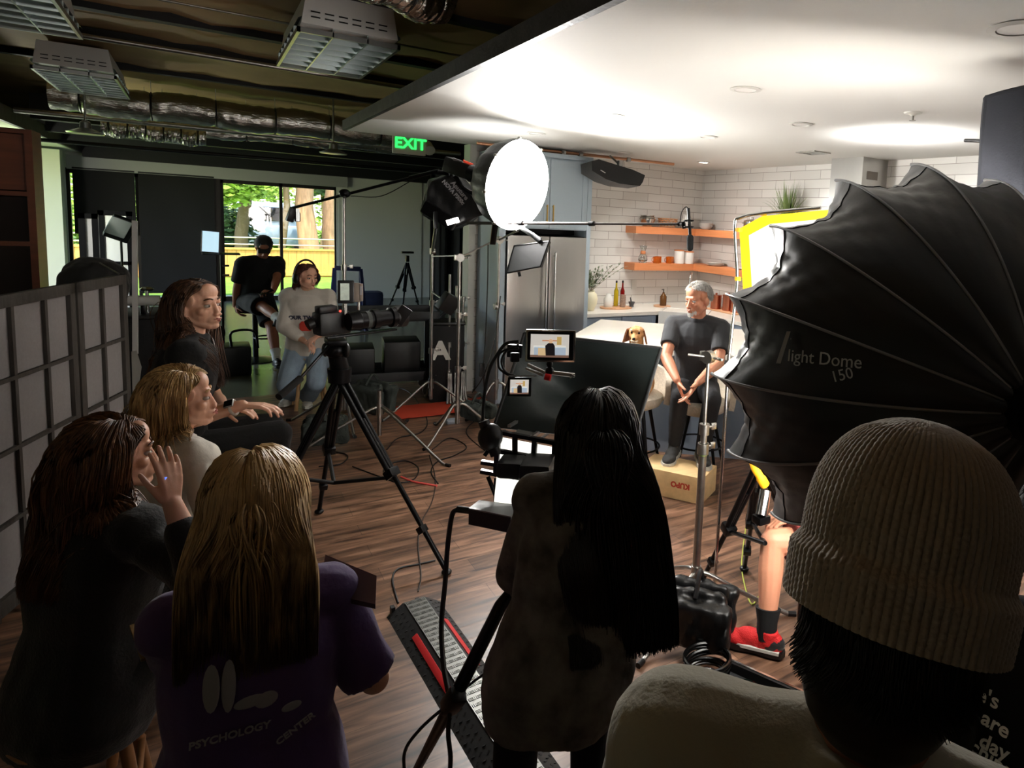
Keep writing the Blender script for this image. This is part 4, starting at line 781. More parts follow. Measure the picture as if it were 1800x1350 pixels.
def hair(F, material, parent, length=.5, n=3000, part=.0, seed=1, r=.0024, front=.45, wave=.0, stiff=.45, taper=.25, lo=-.55, steps=16, cap=True, outward=0, jit=.1, sweep=.35, maxw=.13, behind=False, fwd=0, xoff=0, blunt=.1):
    """long or short hair as many fine strands that fall over head and shoulders"""
    rs = np.random.RandomState(seed); T = np.array(F.hT.to_3x3()); o = np.array(F.hT.translation); s = F.hs
    q = rs.normal(size=(n * 6, 3)); q /= np.linalg.norm(q, axis=1)[:, None]; x, y, z = q.T
    ok = (z > lo) & ~((y > 0) & (z < front + .30 * y)) & ~((y > -.15) & (z < .05) & (np.abs(x) > .5) & (z < front - .35)); q = q[ok][:n]; n = len(q)
    c0 = np.array([0, -.012, .028]) * s; rad = np.array([.077, .098, .088]) * s * 1.02
    p = c0 + q * rad; lx = q[:, 0] - part
    d = np.stack([np.sign(lx) * (.55 + .5 * np.abs(lx)) * np.clip(.75 + q[:, 1], .12, 1), -sweep * np.ones(n) + q[:, 1] * .3, -.25 * np.ones(n)], 1)
    nrm = q / rad; nrm /= np.linalg.norm(nrm, axis=1)[:, None]; d -= nrm * (d * nrm).sum(1)[:, None] * .95; d += rs.normal(size=(n, 3)) * jit * .5; d /= np.linalg.norm(d, axis=1)[:, None]
    p = p @ T.T + o; d = d @ T.T; L = length * (1 + rs.uniform(-blunt, blunt * .5, n)) + (.09 * q[:, 2] if length > .3 else 0); st = L / steps; off = rs.uniform(0, .35, n) + .65 * np.clip((q[:, 2] - lo) / (1 - lo), 0, 1); cols = colliders(F); path = [p.copy()]; g = np.array([0, 0, -1.0])
    rank = np.empty(n); rank[np.argsort(q[:, 0] + rs.normal(size=n) * .12)] = np.linspace(-1, 1, n)
    ph = rs.uniform(0, 6.3, 40); cl = (np.floor((q[:, 0] * 3 + q[:, 1] * 2 + 6) * 3.3)).astype(int) % 40
    for k in range(steps):
        kk = 1 - stiff * (.6 if k > 2 else 1); d = d * (1 - kk * .6) + g * kk * .6 + rs.normal(size=(n, 3)) * jit * .1
        if wave: d += np.stack([np.sin(k * 1.0 + ph[cl]), np.cos(k * .9 + ph[cl]), 0 * off], 1) * wave
        d /= np.linalg.norm(d, axis=1)[:, None]; nxt = p + d * st[:, None]
        for cc, RR_, ra in cols:
            Rm = np.array(RR_); cc = np.array(cc); ra_ = np.array(ra) + (.001 + .012 * off[:, None]) * (1 + outward); l = (nxt - cc) @ Rm; m2 = np.sqrt(((l / ra_) ** 2).sum(1)); ins = m2 < 1
            if ins.any(): l2 = l / np.maximum(m2, .05)[:, None]; nxt = np.where(ins[:, None], l2 @ Rm.T + cc, nxt)
        hl = ((nxt - o) @ T) / s
        if length > .1:
            zz = hl[:, 2]; band = (zz < .085) & (zz > -.14); lim = .008 + .02 * off + np.where(zz > .04, (zz - .04) * 1.2, 0); fc = band & (hl[:, 1] > lim)
            hl[:, 0] = np.where(fc & (np.abs(hl[:, 0]) < .074), np.sign(hl[:, 0] + 1e-6) * .074, hl[:, 0]); hl[:, 1] = np.where(fc, lim, hl[:, 1])
        low = np.clip((.0 - hl[:, 2]) / .14, 0, 1); tx = xoff * np.clip((-hl[:, 2]) / .5, 0, 1) + maxw * rank; hl[:, 0] += (tx - hl[:, 0]) * low * .22
        if behind: yt = -.075 - .045 * off; hl[:, 1] += np.where(hl[:, 1] > yt, (yt - hl[:, 1]) * low * .5, 0)
        if fwd: hl[:, 1] += low * fwd * .3 * (np.abs(rank) > .35)
        nxt = (hl * s) @ T.T + o
        dd = nxt - p; ll = np.linalg.norm(dd, axis=1); d = np.where(ll[:, None] > 1e-6, dd / np.maximum(ll, 1e-6)[:, None], d); p = p + d * st[:, None]; path.append(p.copy())
    P = np.array(path); K = steps + 1; rr = r * rs.uniform(.6, 1.3, n); tz = np.array([.6] + [1.0] * (K - 1)); e_ = int(K * .6); tz[e_:] = np.linspace(1, taper, K - e_)
    tang = np.gradient(P, axis=0); tang /= np.maximum(np.linalg.norm(tang, axis=2), 1e-8)[..., None]
    ref = np.cross(tang, np.array([.31, .2, .93])); ref /= np.maximum(np.linalg.norm(ref, axis=2), 1e-8)[..., None]; bi = np.cross(tang, ref)
    VV = np.stack([P + (ref * math.cos(a_) + bi * math.sin(a_)) * (rr[None, :, None] * tz[:, None, None]) for a_ in (0, 2.09, 4.19)], 2)   # K,n,3,3
    VV = VV.transpose(1, 0, 2, 3).reshape(-1, 3); base = np.arange(n)[:, None, None] * K * 3 + np.arange(K - 1)[None, :, None] * 3; a_ = np.arange(3)[None, None, :]; b_ = (a_ + 1) % 3
    FF = np.stack([base + a_, base + b_, base + 3 + b_, base + 3 + a_], 3).reshape(-1, 4).tolist()
    if cap:
        m = M(F.hT @ Matrix.Diagonal((s, s, s, 1))); m.ell((0, -.016, .03), (.0785, .097, .0895), n=24, m=16); N0 = len(VV); Ti = m.T.inverted(); loc = [Ti @ v for v in m.v]
        for f in m.f:
            c = sum((loc[i] for i in f), V()) / len(f); e = V((c.x / .0785, (c.y + .016) / .097, (c.z - .03) / .0895))
            if e.z < -.75 or (e.y > 0 and e.z < front + .3 * e.y + .03) or (e.y > -.1 and e.z < -.1 and abs(e.x) > .4): continue
            FF.append([i + N0 for i in f])
        VV = np.vstack([VV, np.array([tuple(v) for v in m.v])])
    og = np.array(wloc(parent)); me = bpy.data.meshes.new('hair'); me.from_pydata((VV - og).tolist(), [], FF); me.shade_smooth(); me.materials.append(material); ob = bpy.data.objects.new('hair', me); COL.objects.link(ob); ob.parent = parent
    return ob
def person(F, label, loc=None):
    return thing('person', label, 'person', loc or V((F.P.x, F.P.y, 0)))
# ---------------------------------------------------------------- the people
SK1 = skinmat('tanned skin', (205, 142, 112)); SK2 = skinmat('fair skin', (218, 168, 142)); SK3 = skinmat('light skin', (206, 156, 130)); SK4 = skinmat('warm skin', (150, 98, 74))
LIP = mat('lips', (168, 92, 84), .45); LIPM = mat('man lips', (176, 112, 92), .5)
TEEB = mat('black cotton', (13, 13, 14), .9, sheen=.04, bump=(90, .15)); TEEG = mat('charcoal cotton', (46, 47, 50), .85, sheen=.15, bump=(90, .15)); DENB = mat('black denim', (34, 35, 38), .8, nz=(30, .15), bump=(120, .2))
WSOLE = mat('white shoe sole', (205, 203, 196), .6); GSUE = mat('grey suede', (66, 66, 66), .9, nz=(20, .15), bump=(120, .2))
def glasses(*a): pass
# --- man on the stool
pm_ = V((3.25, 4.16, .675))
F = figure(1.87, pm_, 222, lean=7, head=(190, -.09 * 57, 3), w=.94,
    arms=dict(R=(at(1190, 668, d=4.88), V((-.9, -.1, -.8)) + V((0, .4, 0)), dict(f=V((.1, -.05, -1)) + V((.25, -.15, 0)), n=V((.85, -.55, .1)), curl=(.16, .18, .2, .22), spread=.22, thumb=(1.35, .1))),
              L=(at(1227, 672, d=4.84), V((.9, -.3, -.6)), dict(f=V((-.55, .2, -.85)), n=V((-.75, .5, .3)), curl=(.16, .18, .2, .22), spread=.22, thumb=(1.35, .1)))),
    legs=dict(R=(at(1184, 803, z=.2) * 1 + V((0, 0, .075)), V((-.3, -.5, 1.2)), V((-.75, -.62, -.05))), L=(at(1233, 812, z=.2) + V((0.02, .03, .075)), V((-.25, -.6, 1.2)), V((-.45, -.85, 0)))))
P = person(F, 'white haired person in a charcoal T-shirt sitting with steepled hands', V((3.29, 4.14, 0)))
body_mesh(F, 'body', SK1, P, .005, jaw=1.08, nose=1.3)
shirt(F, 't_shirt', TEEG, P, .016, .66, .008, wr=(8, .008), seed=1, hem=-.06); pants(F, 'trousers', DENB, P, .01, 1.93, .009, seed=2)
shoes(F, P, GSUE, WSOLE, size=1.05)
WH = hairmat('white hair', (150, 146, 140), (226, 222, 214)); face_parts(F.hT, F.hs, P, WH, LIPM, brow=False)
hair(F, WH, P, length=.032, n=2600, seed=5, r=.0018, front=.36, stiff=.8, steps=5, lo=-.3, jit=.35, sweep=.6)
T = F.hT @ Matrix.Diagonal((F.hs,) * 3 + (1,)); m = M(T)   # short white beard
rs = random.Random(3)
for i in range(260):
    a = rs.uniform(-1.9, 1.9); z = rs.uniform(-.105, -.072) + abs(a) * .016; r_ = .052 + .002; x = math.sin(a) * r_ * .78; y = .022 + math.cos(a) * .068
    if abs(a) < .5 and z > -.082: z = rs.choice((-.052, -.09, -.098)) 
    p = V((x, y + (.004 if abs(a) < .6 else 0), z)); m.rc(p, p + V((x * .05, .004, -.01)), .0035, .002, 5)
m.build('beard', WH, P, fix=False)
# --- stools at the island
BOU = mat('oatmeal boucle', (206, 194, 176), .9, nz=(60, .12), bump=(160, .5))
def barstool(loc, yaw, label, h=.64):
    t = thing('bar_stool', label, 'stool', loc, 'boucle bar stools at the island'); T = Matrix.Translation(loc) @ Euler((0, 0, R3(yaw))).to_matrix().to_4x4()
    M(T).lathe([(.001, h - .045), (.15, h - .045), (.2, h - .02), (.225, h + .02), (.222, h + .055), (.19, h + .075), (.001, h + .08)], 36).build('seat', BOU, t)
    G = []
    for j in range(8):
        z = h + .0 + j / 7 * .26; w = .95 if j < 6 else .8 if j == 6 else .55
        G.append([V(((.235 + .012 * math.sin(j / 7 * 3)) * math.cos(q), (.235 + .012 * math.sin(j / 7 * 3)) * math.sin(q), z - .05 * (abs(q - math.pi) / 1.6) ** 2 * (j / 7))) for q in np.linspace(math.pi - 1.7 * w, math.pi + 1.7 * w, 26)])
    M(T).grid(G, thick=-.045).build('backrest', BOU, t, ang=60)
    for a in (45, 135, 225, 315):
        c, s = math.cos(R3(a)), math.sin(R3(a)); M(T).cyl((c * .13, s * .13, h - .03), (c * .26, s * .26, 0), .016, .011, n=12).build('leg', BLKM, t)
    M(T).tube([(.212 * math.cos(q), .212 * math.sin(q), .21) for q in np.linspace(0, 2 * math.pi, 41)[:-1]], .008, 8, closed=True).build('foot_ring', BLKM, t)
    return t
barstool((3.31, 4.16, 0), 222, 'cream boucle bar stool that the white haired man sits on', .51)
DQ = at(1122, 578, y=4.35); barstool((DQ.x, DQ.y, 0), 222, 'cream boucle bar stool that the dog sits on', DQ.z - .50 - .08)
# apple box
bx = thing('apple_box', 'plywood apple box under the man\'s shoes with red stencil lettering', 'wooden box', (2.9, 3.85, 0))
A = V((2.875, 3.535, 0)); e1 = V((.85, .52, 0)).normalized(); e2 = V((-.52, .85, 0)).normalized(); T = Matrix((e2, -e1, V((0, 0, 1)))).transposed().to_4x4(); T.translation = A + e1 * .1525 + e2 * .2575 + V((0, 0, .1))
PLY = mat('birch plywood', (226, 192, 140), .55, nz=(4, .1, (1, 5, 5)), bump=(20, .05))
M(T).box((0, 0, 0), (.515, .305, .196), bev=.006).build('box_body', PLY, bx)
M(T).box((.2585, 0, .02), (.003, .1, .03), bev=.001).build('hand_hole', mat('dark slot', (60, 40, 26), .9), bx)
REDP = mat('red stencil paint', (190, 70, 50), .7)
f1 = -e1; T2 = Matrix((-e2, V((0, 0, 1)), f1)).transposed().to_4x4()
T3 = Matrix((e2, V((0, 0, -1)), -e1)).transposed().to_4x4(); T3.translation = A + e2 * .17 + V((0, 0, .115)) - e1 * .0008
text_mesh('KUPO', .055, T3, .0008, .003).build('stencil_letters', REDP, bx, ang=20)
# --- dog
def dog():
    D = at(1122, 578, y=4.35); D.z -= .50; T = Matrix.Translation(D) @ Euler((0, 0, R3(228 - 90))).to_matrix().to_4x4()   # local +y = forward
    t = thing('dog', 'golden brown dog with floppy ears sitting upright on the stool beside the man', 'dog', D)
    FUR = mat('golden fur', (196, 146, 94), .85, nz=(14, .25), bump=(90, .8)); FURD = mat('brown ear fur', (138, 88, 54), .85, nz=(20, .2), bump=(90, .8)); FURW = mat('cream fur', (226, 206, 176), .85, nz=(20, .1), bump=(90, .8))
    m = M(T); m.ell((0, -.06, .08), (.11, .13, .11)); m.ell((0, .0, .2), (.1, .1, .15)); m.ell((0, .04, .3), (.085, .085, .1)); m.rc((0, .04, .34), (0, .06, .43), .065, .055)
    m.ell((0, .07, .475), (.066, .07, .06)); m.rc((0, .11, .465), (0, .165, .445), .036, .026); m.ell((0, .1, .5), (.05, .04, .03))
    for s in (-1, 1):
        m.rc((s * .06, .08, .28), (s * .062, .12, .12), .042, .028); m.rc((s * .062, .12, .12), (s * .06, .12, .02), .028, .022); m.ell((s * .06, .15, .012), (.026, .042, .018))
        m.ell((s * .1, .0, .07), (.05, .1, .075)); m.rc((s * .11, .05, .03), (s * .11, .12, .015), .028, .02)
    m.tube(crv([(0, -.16, .05), (.08, -.22, .02), (.16, -.16, .03)]), [.03] * 10 + [.02] * 3, 10)
    organic(m, 'body', FUR, t, .006, 3, (26, .004, (1, 1, 1)))
    for s in (-1, 1):
        e = M(T); e.grid([[V((s * (.052 + .03 * k / 6 + .012 * math.sin(q)), .075 - .03 + .055 * math.sin(q), .505 - .105 * (k / 6) ** 1.3 - .0 * q)) for q in np.linspace(-1.5, 1.5, 7)] for k in range(7)], thick=.012); e.build('ear', FURD, t, ang=80)
        ev = M(T).ell((s * .028, .131, .488), (.0095, .006, .0085)).build('eye', mat('dog eye', (24, 14, 10), .1), t)
        M(T).ell((s * .026, .126, .505), (.014, .01, .007)).build('brow_patch', FURW, t)
    M(T).ell((0, .19, .452), (.013, .009, .01)).build('nose', BLK, t); M(T).ell((0, .162, .432), (.03, .03, .017)).build('muzzle_patch', FURW, t)
    organic(M(T).ell((0, .095, .27), (.06, .045, .1)).ell((0, .09, .37), (.045, .04, .05)), 'chest_fur', FURW, t, .006, 2, (26, .008, (1, 1, 1)))
    return t
dog()
# --- black haired woman at the camera rig, from behind
CAMO = mat('dark floral shirt', (100, 96, 90), .9, nz=(13, .6), bump=(60, .3))
b = at(985, 1200, d=1.9); 
F = figure(1.58, V((b.x, b.y, .745)), 62, neck=.03, lean=9, side=-8, head=(70, -10, 0), fem=True, w=1.0,
    arms=dict(L=(at(955, 965, d=2.2), V((-1, -.5, -1)), dict(f=V((.5, .8, .1)), n=V((0, 0, -1)), curl=(.6, .6, .6, .6))), R=(at(1080, 1000, d=2.25), V((.1, -.3, -1)), dict(n=V((0, 0, -1)), curl=(.6, .6, .6, .6)))),
    legs=dict(L=(V((b.x - .12, b.y + .02, .07)), V((.3, 1, 0)), V((.4, .9, 0))), R=(V((b.x + .1, b.y - .05, .07)), V((.5, .9, 0)), V((.6, .8, 0)))))
P = person(F, 'person with very long black hair seen from behind in a dark patterned shirt')
BW_ = F
body_mesh(F, 'body', SK3, P, .006); shirt(F, 'shirt', CAMO, P, .022, 1.6, .009, hem=-.10, wr=(7, .012), seed=8, sl_inf=.02, loose=.03)
pants(F, 'trousers', TEEB, P, .014, 1.95, .01); shoes(F, P, BLK, BLK)
BHAIR = hairmat('black hair', (9, 8, 8), (24, 20, 19), rough=.38)
hair(F, BHAIR, P, length=.66, n=7000, seed=11, r=.0026, stiff=.4, steps=20, jit=.05, outward=.3, taper=.4, sweep=.7, maxw=.17, xoff=.07, behind=True, blunt=.05)
# --- blonde woman in the purple T-shirt with a laptop, from behind
PUR = mat('purple cotton', (74, 50, 104), .85, sheen=.2, bump=(80, .15), nz=(4, .1)); b = at(440, 1330, d=1.52)
F = figure(1.5, V((b.x, b.y, .65)), 88, neck=.075, lean=5, side=-2, head=(80, -12, 0), fem=True, w=1.08,
    arms=dict(L=(at(360, 1190, d=1.85), V((-1, -.4, -.6))), R=(at(600, 1110, d=1.8), V((.5, -.5, -1)), dict(n=V((-1, 0, .1)), f=V((-.3, 1, .3)), curl=(.3, .3, .3, .3)))),
    legs=dict(L=(V((b.x - .1, b.y, .07)), V((0, 1, 0)), V((0, 1, 0))), R=(V((b.x + .1, b.y, .07)), V((0, 1, 0)), V((.1, 1, 0)))))
P = person(F, 'person with long blonde hair seen from behind in a purple T-shirt, holding a laptop'); PW = F; PWP = P
body_mesh(F, 'body', SK3, P, .006); ts = shirt(F, 't_shirt', PUR, P, .022, .92, .008, hem=-.1, wr=(7, .010), seed=4, sl_inf=.022, loose=.02)
pants(F, 'trousers', TEEB, P, .012, 1.95, .01); shoes(F, P, BLK, BLK)
BLH = hairmat('blonde hair paler on top', (66, 46, 32), (206, 172, 120), .98, 1.4, rough=.4)  # pale towards the crown, dark brown towards the ends
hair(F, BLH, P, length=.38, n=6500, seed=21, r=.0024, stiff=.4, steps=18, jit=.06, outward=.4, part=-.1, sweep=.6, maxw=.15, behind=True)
# print on the back of the shirt, floating letters follow the back
PRT = mat('pale grey shirt print', (150, 150, 155), .8); bk_ = F.P + F.up * .06 * F.H - F.f2 * (.066 * F.H * F.w + .045)
TP = frame_yx(bk_, F.up, -F.f2); PRN = [('LIVING WITH CENTER', -.07, .028), ('. .  .  .', .07, .04)]
def wrap(m, T, R=.3):
    Ti = T.inverted(); out = []
    for v in m.v:
        l = Ti @ v; l.z -= (1 - math.cos(l.x / R)) * R * .5; l.y -= 1.1 * l.x * l.x * 0; out.append(T @ l)
    m.v = out; return m
# --- woman with brown hair at the far left raising her hand
BDR = mat('black knit top', (10, 10, 11), .9, sheen=.2, bump=(120, .3))
b = at(150, 1180, d=1.98)
F = figure(1.66, V((b.x, b.y, .55)), 38, lean=8, head=(12, 2, 0), fem=True, w=1.08,
    arms=dict(R=(at(303, 885, d=1.85), V((.5, -.6, -.9)), dict(f=V((-.05, .1, 1)), n=V((-.55, .75, .1)), curl=(.12, .1, .12, .2), spread=.16, thumb=(.5, .2))), L=(at(300, 1080, d=2.05), V((-.4, .6, -.8)), dict(n=V((0, 0, -1)), curl=(.4, .4, .4, .4)))),
    legs=dict(R=(V((b.x + .28, b.y + .22, .32)), V((1, .6, .6)), V((.8, .5, 0))), L=(V((b.x + .12, b.y + .42, .32)), V((.6, 1, .6)), V((.6, .7, 0)))))
P = person(F, 'person with wavy brown hair in black at the left edge, raising an open hand'); LW = F
body_mesh(F, 'body', SK2, P, .0045, nose=.4); shirt(F, 'top', BDR, P, .022, 1.72, .009, hem=-.10, loose=.015, wr=(8, .008), seed=14)
pants(F, 'skirt', BDR, P, .026, .98, .01); shoes(F, P, BLK, BLK)
BRH = hairmat('wavy brown hair', (44, 27, 18), (126, 82, 46), rough=.42); face_parts(F.hT, F.hs, P, BRH, LIP)
hair(F, BRH, P, length=.4, n=4000, seed=31, r=.0025, stiff=.45, steps=16, jit=.1, wave=.12, outward=.8, part=.1, front=.4, sweep=.5, maxw=.12)
# --- blonde woman in the white blouse
WBL = mat('white blouse', (214, 210, 200), .8, bump=(60, .2)); b = at(272, 940, d=2.42)
F = figure(1.66, V((b.x, b.y, .595)), 30, lean=8, head=(-2, 4, 0), fem=True,
    arms=dict(R=(at(330, 1000, d=2.35), V((.2, -.8, -.7)), dict(n=V((0, 0, -1)), curl=(.5, .5, .5, .5))), L=(at(350, 950, d=2.7), V((-.4, .7, -.8)))),
    legs=dict(R=(V((b.x + .36, b.y + .1, .34)), V((1, .3, .6)), V((.9, .3, 0))), L=(V((b.x + .3, b.y + .3, .34)), V((1, .7, .6)), V((.9, .5, 0)))))
P = person(F, 'person with golden blonde hair in a white blouse, in profile'); WW = F
body_mesh(F, 'body', SK2, P, .0045, nose=.4); shirt(F, 'blouse', WBL, P, .02, 1.75, .008, hem=-.06, wr=(9, .012), seed=17)
pants(F, 'trousers', TEEB, P, .012, 1.95, .01); shoes(F, P, BLK, BLK)
BLH2 = hairmat('golden blonde hair', (120, 86, 48), (224, 188, 128), rough=.4); face_parts(F.hT, F.hs, P, BLH2, LIP)
hair(F, BLH2, P, length=.27, n=4000, seed=41, r=.0024, stiff=.45, steps=14, jit=.08, wave=.06, outward=.5, part=.25, front=.42, sweep=.5, maxw=.1)
# --- woman in the black tee with a watch
b = at(303, 780, d=3.05)
F = figure(1.70, V((b.x, b.y, .835)), 2, lean=8, head=(-40, 5, 0), fem=True, nl=.0,
    arms=dict(R=(at(425, 712, d=2.85), V((.1, -.6, -.9)), dict(f=V((1, -.2, -.1)), n=V((0, 0, -1)), curl=(.25, .3, .35, .4))), L=(at(392, 716, d=3.05), V((.3, .6, -1)), dict(f=V((1, -.6, 0)), n=V((0, .2, -1)), curl=(.3, .35, .4, .4)))),
    legs=dict(R=(V((b.x + .36, b.y + .0, .46)), V((1, 0, .7)), V((.9, -.2, 0))), L=(V((b.x + .33, b.y + .16, .44)), V((1, .2, .7)), V((.9, .1, 0)))))
P = person(F, 'seated person with long brown hair, black T-shirt and smart watch'); TW = F
body_mesh(F, 'body', SK2, P, .0045, nose=.4); shirt(F, 't_shirt', TEEB, P, .018, .85, .008, hem=-.06, wr=(8, .009), seed=24, sl_inf=.018)
pants(F, 'leggings', TEEB, P, .006, 1.95, .009); shoes(F, P, BLK, BLK)
DBH = hairmat('dark brown hair', (34, 22, 17), (104, 70, 46), rough=.4); face_parts(F.hT, F.hs, P, DBH, LIP)
hair(F, DBH, P, length=.44, n=4000, seed=51, r=.0024, stiff=.4, steps=16, jit=.07, wave=.03, outward=0, part=.05, front=.40, sweep=.5, maxw=.11, fwd=.01)
d = (F.W['R'] - F.E['R']).normalized(); wp = F.W['R'] - d * .035; wt = thing('wrist_watch', 'smart watch with a dark square face and pale strap on the seated person\'s wrist', 'watch', wp)
M().tube([wp + (basis(d)[0] * math.cos(q) + basis(d)[1] * math.sin(q)) * .031 for q in np.linspace(0, 2 * math.pi, 25)[:-1]], .006, 8, closed=True).build('strap', mat('pale watch strap', (170, 160, 150), .6), wt)
uu = (CAM - wp).normalized() + V((0, 0, .8)); uu = uu - d * d.dot(uu); TW_ = frame_yx(wp + uu.normalized() * .033, d, uu); M(TW_).box((0, 0, 0), (.034, .04, .01), bev=.004).build('watch_case', ALU, wt); M(TW_).box((0, 0, .0055), (.028, .034, .002)).build('watch_face', SCREENK, wt)
# --- sound recordist in the grey sweatshirt
SWE = mat('pale grey sweatshirt', (198, 192, 182), .9, sheen=.2, bump=(60, .2)); JEAN = mat('light blue jeans', (138, 156, 172), .85, nz=(9, .15), bump=(90, .2)); b = V((.86, 7.25, .64))
F = figure(1.70, b, 252, lean=8, head=(296, -3, 0), fem=True, w=1.1,
    arms=dict(L=(at(560, 590, d=6.15), V((.9, .2, -.8)), dict(n=V((0, 0, -1)), curl=(.5, .5, .5, .5))), R=(at(535, 600, d=6.2), V((-.9, .2, -.8)), dict(n=V((0, 0, -1)), curl=(.5, .5, .5, .5)))),
    legs=dict(R=(at(512, 708, z=.0) + V((0, 0, .08)), V((-.2, -1, .6)), V((-.5, -.85, 0))), L=(at(540, 712, z=0) + V((0, 0, .08)), V((.1, -1, .6)), V((-.1, -1, 0)))))
P = person(F, 'seated person wearing headphones, pale grey sweatshirt and jeans'); SW = F
body_mesh(F, 'body', SK2, P, .006); shirt(F, 'sweatshirt', SWE, P, .03, 1.75, .009, hem=-.06, wr=(6, .016), seed=27, sl_inf=.024); pants(F, 'jeans', JEAN, P, .02, 1.88, .01, cuff=.02)
WSH = mat('white canvas shoe', (208, 206, 198), .7); shoes(F, P, WSH, WSOLE, sock=WSH)
AUB = hairmat('auburn hair', (52, 26, 20), (110, 58, 42)); face_parts(F.hT, F.hs, P, AUB, LIP)
hair(F, AUB, P, length=.2, n=1500, seed=61, r=.0032, stiff=.45, steps=10, jit=.08, front=.4, sweep=.6, maxw=.09)
hp_ = thing('headphones', 'black over ear headphones on the person in the grey sweatshirt', 'headphones', F.Hd); T = F.hT @ Matrix.Diagonal((F.hs * 1.2,) * 3 + (1,))
M(T).tube([(.092 * math.cos(q), -.02, .02 + .115 * math.sin(q)) for q in np.linspace(0, math.pi, 24)], .008, 8).build('headband', BLK, hp_)
for s in (-1, 1): M(T).ell((s * .09, -.005, -.01), (.02, .035, .042)).build('ear_cup', BLK, hp_)
TS = frame_yx(F.P + F.up * .165 * F.H + F.f2 * (.064 * F.H * F.w + .042), F.up, F.f2)
NAVY = mat('navy print', (40, 40, 60), .8); REDPR = mat('red print', (190, 62, 48), .8)
text_mesh('OUR TWICE', .05, TS @ Matrix.Translation((0, .03, 0)), .003, .002).build('chest_lettering', NAVY, P, ang=20)
M(TS).prism([(-.05 + .02 * (k in (0, 3)), y) for k, y in enumerate((-.10, -.08, -.03, -.005))] + [(.05, -.01), (.055, -.05), (.045, -.10)], -.002, .004).build('chest_patch', REDPR, P)
# --- man in black with a cap on the far stool
b = V((.55, 9.75, .78)); SK5 = SK4
F = figure(1.8, b, 292, lean=20, side=0, head=(268, -38, 0), w=1.08,
    arms=dict(R=(at(412, 545, d=8.2), V((-.8, .4, 0)), dict(f=V((.3, -.3, -1)), n=V((.8, 0, 0)), curl=(.5, .5, .5, .5))), L=(at(480, 515, d=7.9), V((.9, .2, -.5)), dict(f=V((-.8, -.5, .1)), n=V((0, 0, -1)), curl=(.6, .6, .6, .6)))),
    legs=dict(L=(V((.74, 9.25, .08)) + V((0, 0, 0)), V((.9, -.6, .4)), V((.1, -1, 0))), R=(at(498, 566, d=7.75), V((.6, -1, 1.0)), V((.9, -.4, -.1)))))
P = person(F, 'person in black shorts and cap looking down on the stool by the window'); KM = F
body_mesh(F, 'body', SK5, P, .007); shirt(F, 't_shirt', TEEB, P, .022, .8, .009, wr=(6, .012), seed=33, sl_inf=.025); pants(F, 'shorts', TEEB, P, .02, .85, .01); shoes(F, P, BLK, BLK, sock=WSH)
hair(F, BHAIR, P, length=.03, n=700, seed=71, r=.005, stiff=.7, steps=5, jit=.6, front=.5)
T = F.hT @ Matrix.Diagonal((F.hs,) * 3 + (1,)); m = M(T); m.lathe([(.088, 0), (.09, .03), (.08, .07), (.05, .098), (.001, .106)], 24, Matrix.Translation((0, -.01, .035))); m.grid([[V((x, .07 + y, .05 - .12 * y)) for x in np.linspace(-.06, .06, 8)] for y in np.linspace(0, .08, 5)], thick=.004); m.build('cap', BLKF, P)
sm = thing('held_phone', 'dark phone in the hand of the person in the cap', 'phone', F.W['L']); M(frame_yx(F.W['L'] + V((-.08, -.07, .0)), (.8, .2, .3), (0, -.3, 1))).box((0, 0, 0), (.075, .15, .01), bev=.004).build('phone_body', SCREENK, sm)
# --- man with the red shoe, behind the foreground beanie
b = at(1560, 1000, d=2.7)
an = at(1347, 1118, z=.09); kn = at(1356, 925, z=.52)
F = figure(1.78, V((kn.x + .36, kn.y - .18, .47)), 152, lean=4, head=(140, 0, 0), w=1.05,
    arms=dict(L=(kn + V((.09, -.07, .05)), V((-.2, -1, 0)), dict(f=V((-.8, .5, -.2)), n=V((-.1, 0, -1)), curl=(.5, .55, .6, .6))), R=(kn + V((.16, .1, .03)), V((1, 1, -.2)), dict(n=V((0, 0, -1)), curl=(.5, .5, .5, .5)))),
    legs=dict(L=(V((an.x, an.y, .085)), V((-.8, .6, 1)), V((-.55, .83, 0))), R=(V((an.x + .34, an.y - .2, .085)), V((.2, .6, 1)), V((.2, .9, 0)))))
P = person(F, 'person with a bare leg and red running shoe sitting behind the beanie wearer'); RM = F
body_mesh(F, 'body', SK1, P, .006); shirt(F, 't_shirt', TEEB, P, .02, .7, .01, seed=37); pants(F, 'shorts', mat('dark red shorts', (96, 30, 26), .85), P, .02, .8, .01)
RSH = mat('red knit shoe', (206, 34, 36), .7, bump=(160, .4)); shoes(F, P, RSH, BLK, sock=mat('black sock', (16, 16, 17), .9), size=1.05)
for k in 'LR': f_ = F.fd[k].normalized(); a_ = F.A[k]; TH = frame_yx(a_ - V((0, 0, .03)), f_); M(TH).ell((0, -.02, .012), (.043, .072, .045)).build('heel_counter', BLKF, P); M(TH).prism([(.042, -.07), (.046, 0), (.052, .1), (.04, .17), (-.04, .17), (-.052, .1), (-.046, 0), (-.042, -.07)], -.022, -.008).build('midsole', WSOLE, P)
hair(F, BHAIR, P, length=.05, n=500, seed=81, r=.004, stiff=.7, steps=5, front=.4)
lst = thing('low_stool', 'low black stool under the person with the red shoe', 'stool', (F.P.x, F.P.y, 0)); M().lathe([(.001, .35), (.17, .35), (.175, .37), (.16, .385), (.001, .385)], 28, Matrix.Translation((F.P.x, F.P.y, 0))).build('seat', BLKF, lst)
for a in (45, 135, 225, 315): M().cyl((F.P.x + .1 * math.cos(R3(a)), F.P.y + .1 * math.sin(R3(a)), .35), (F.P.x + .17 * math.cos(R3(a)), F.P.y + .17 * math.sin(R3(a)), 0), .012).build('leg', BLKM, lst)
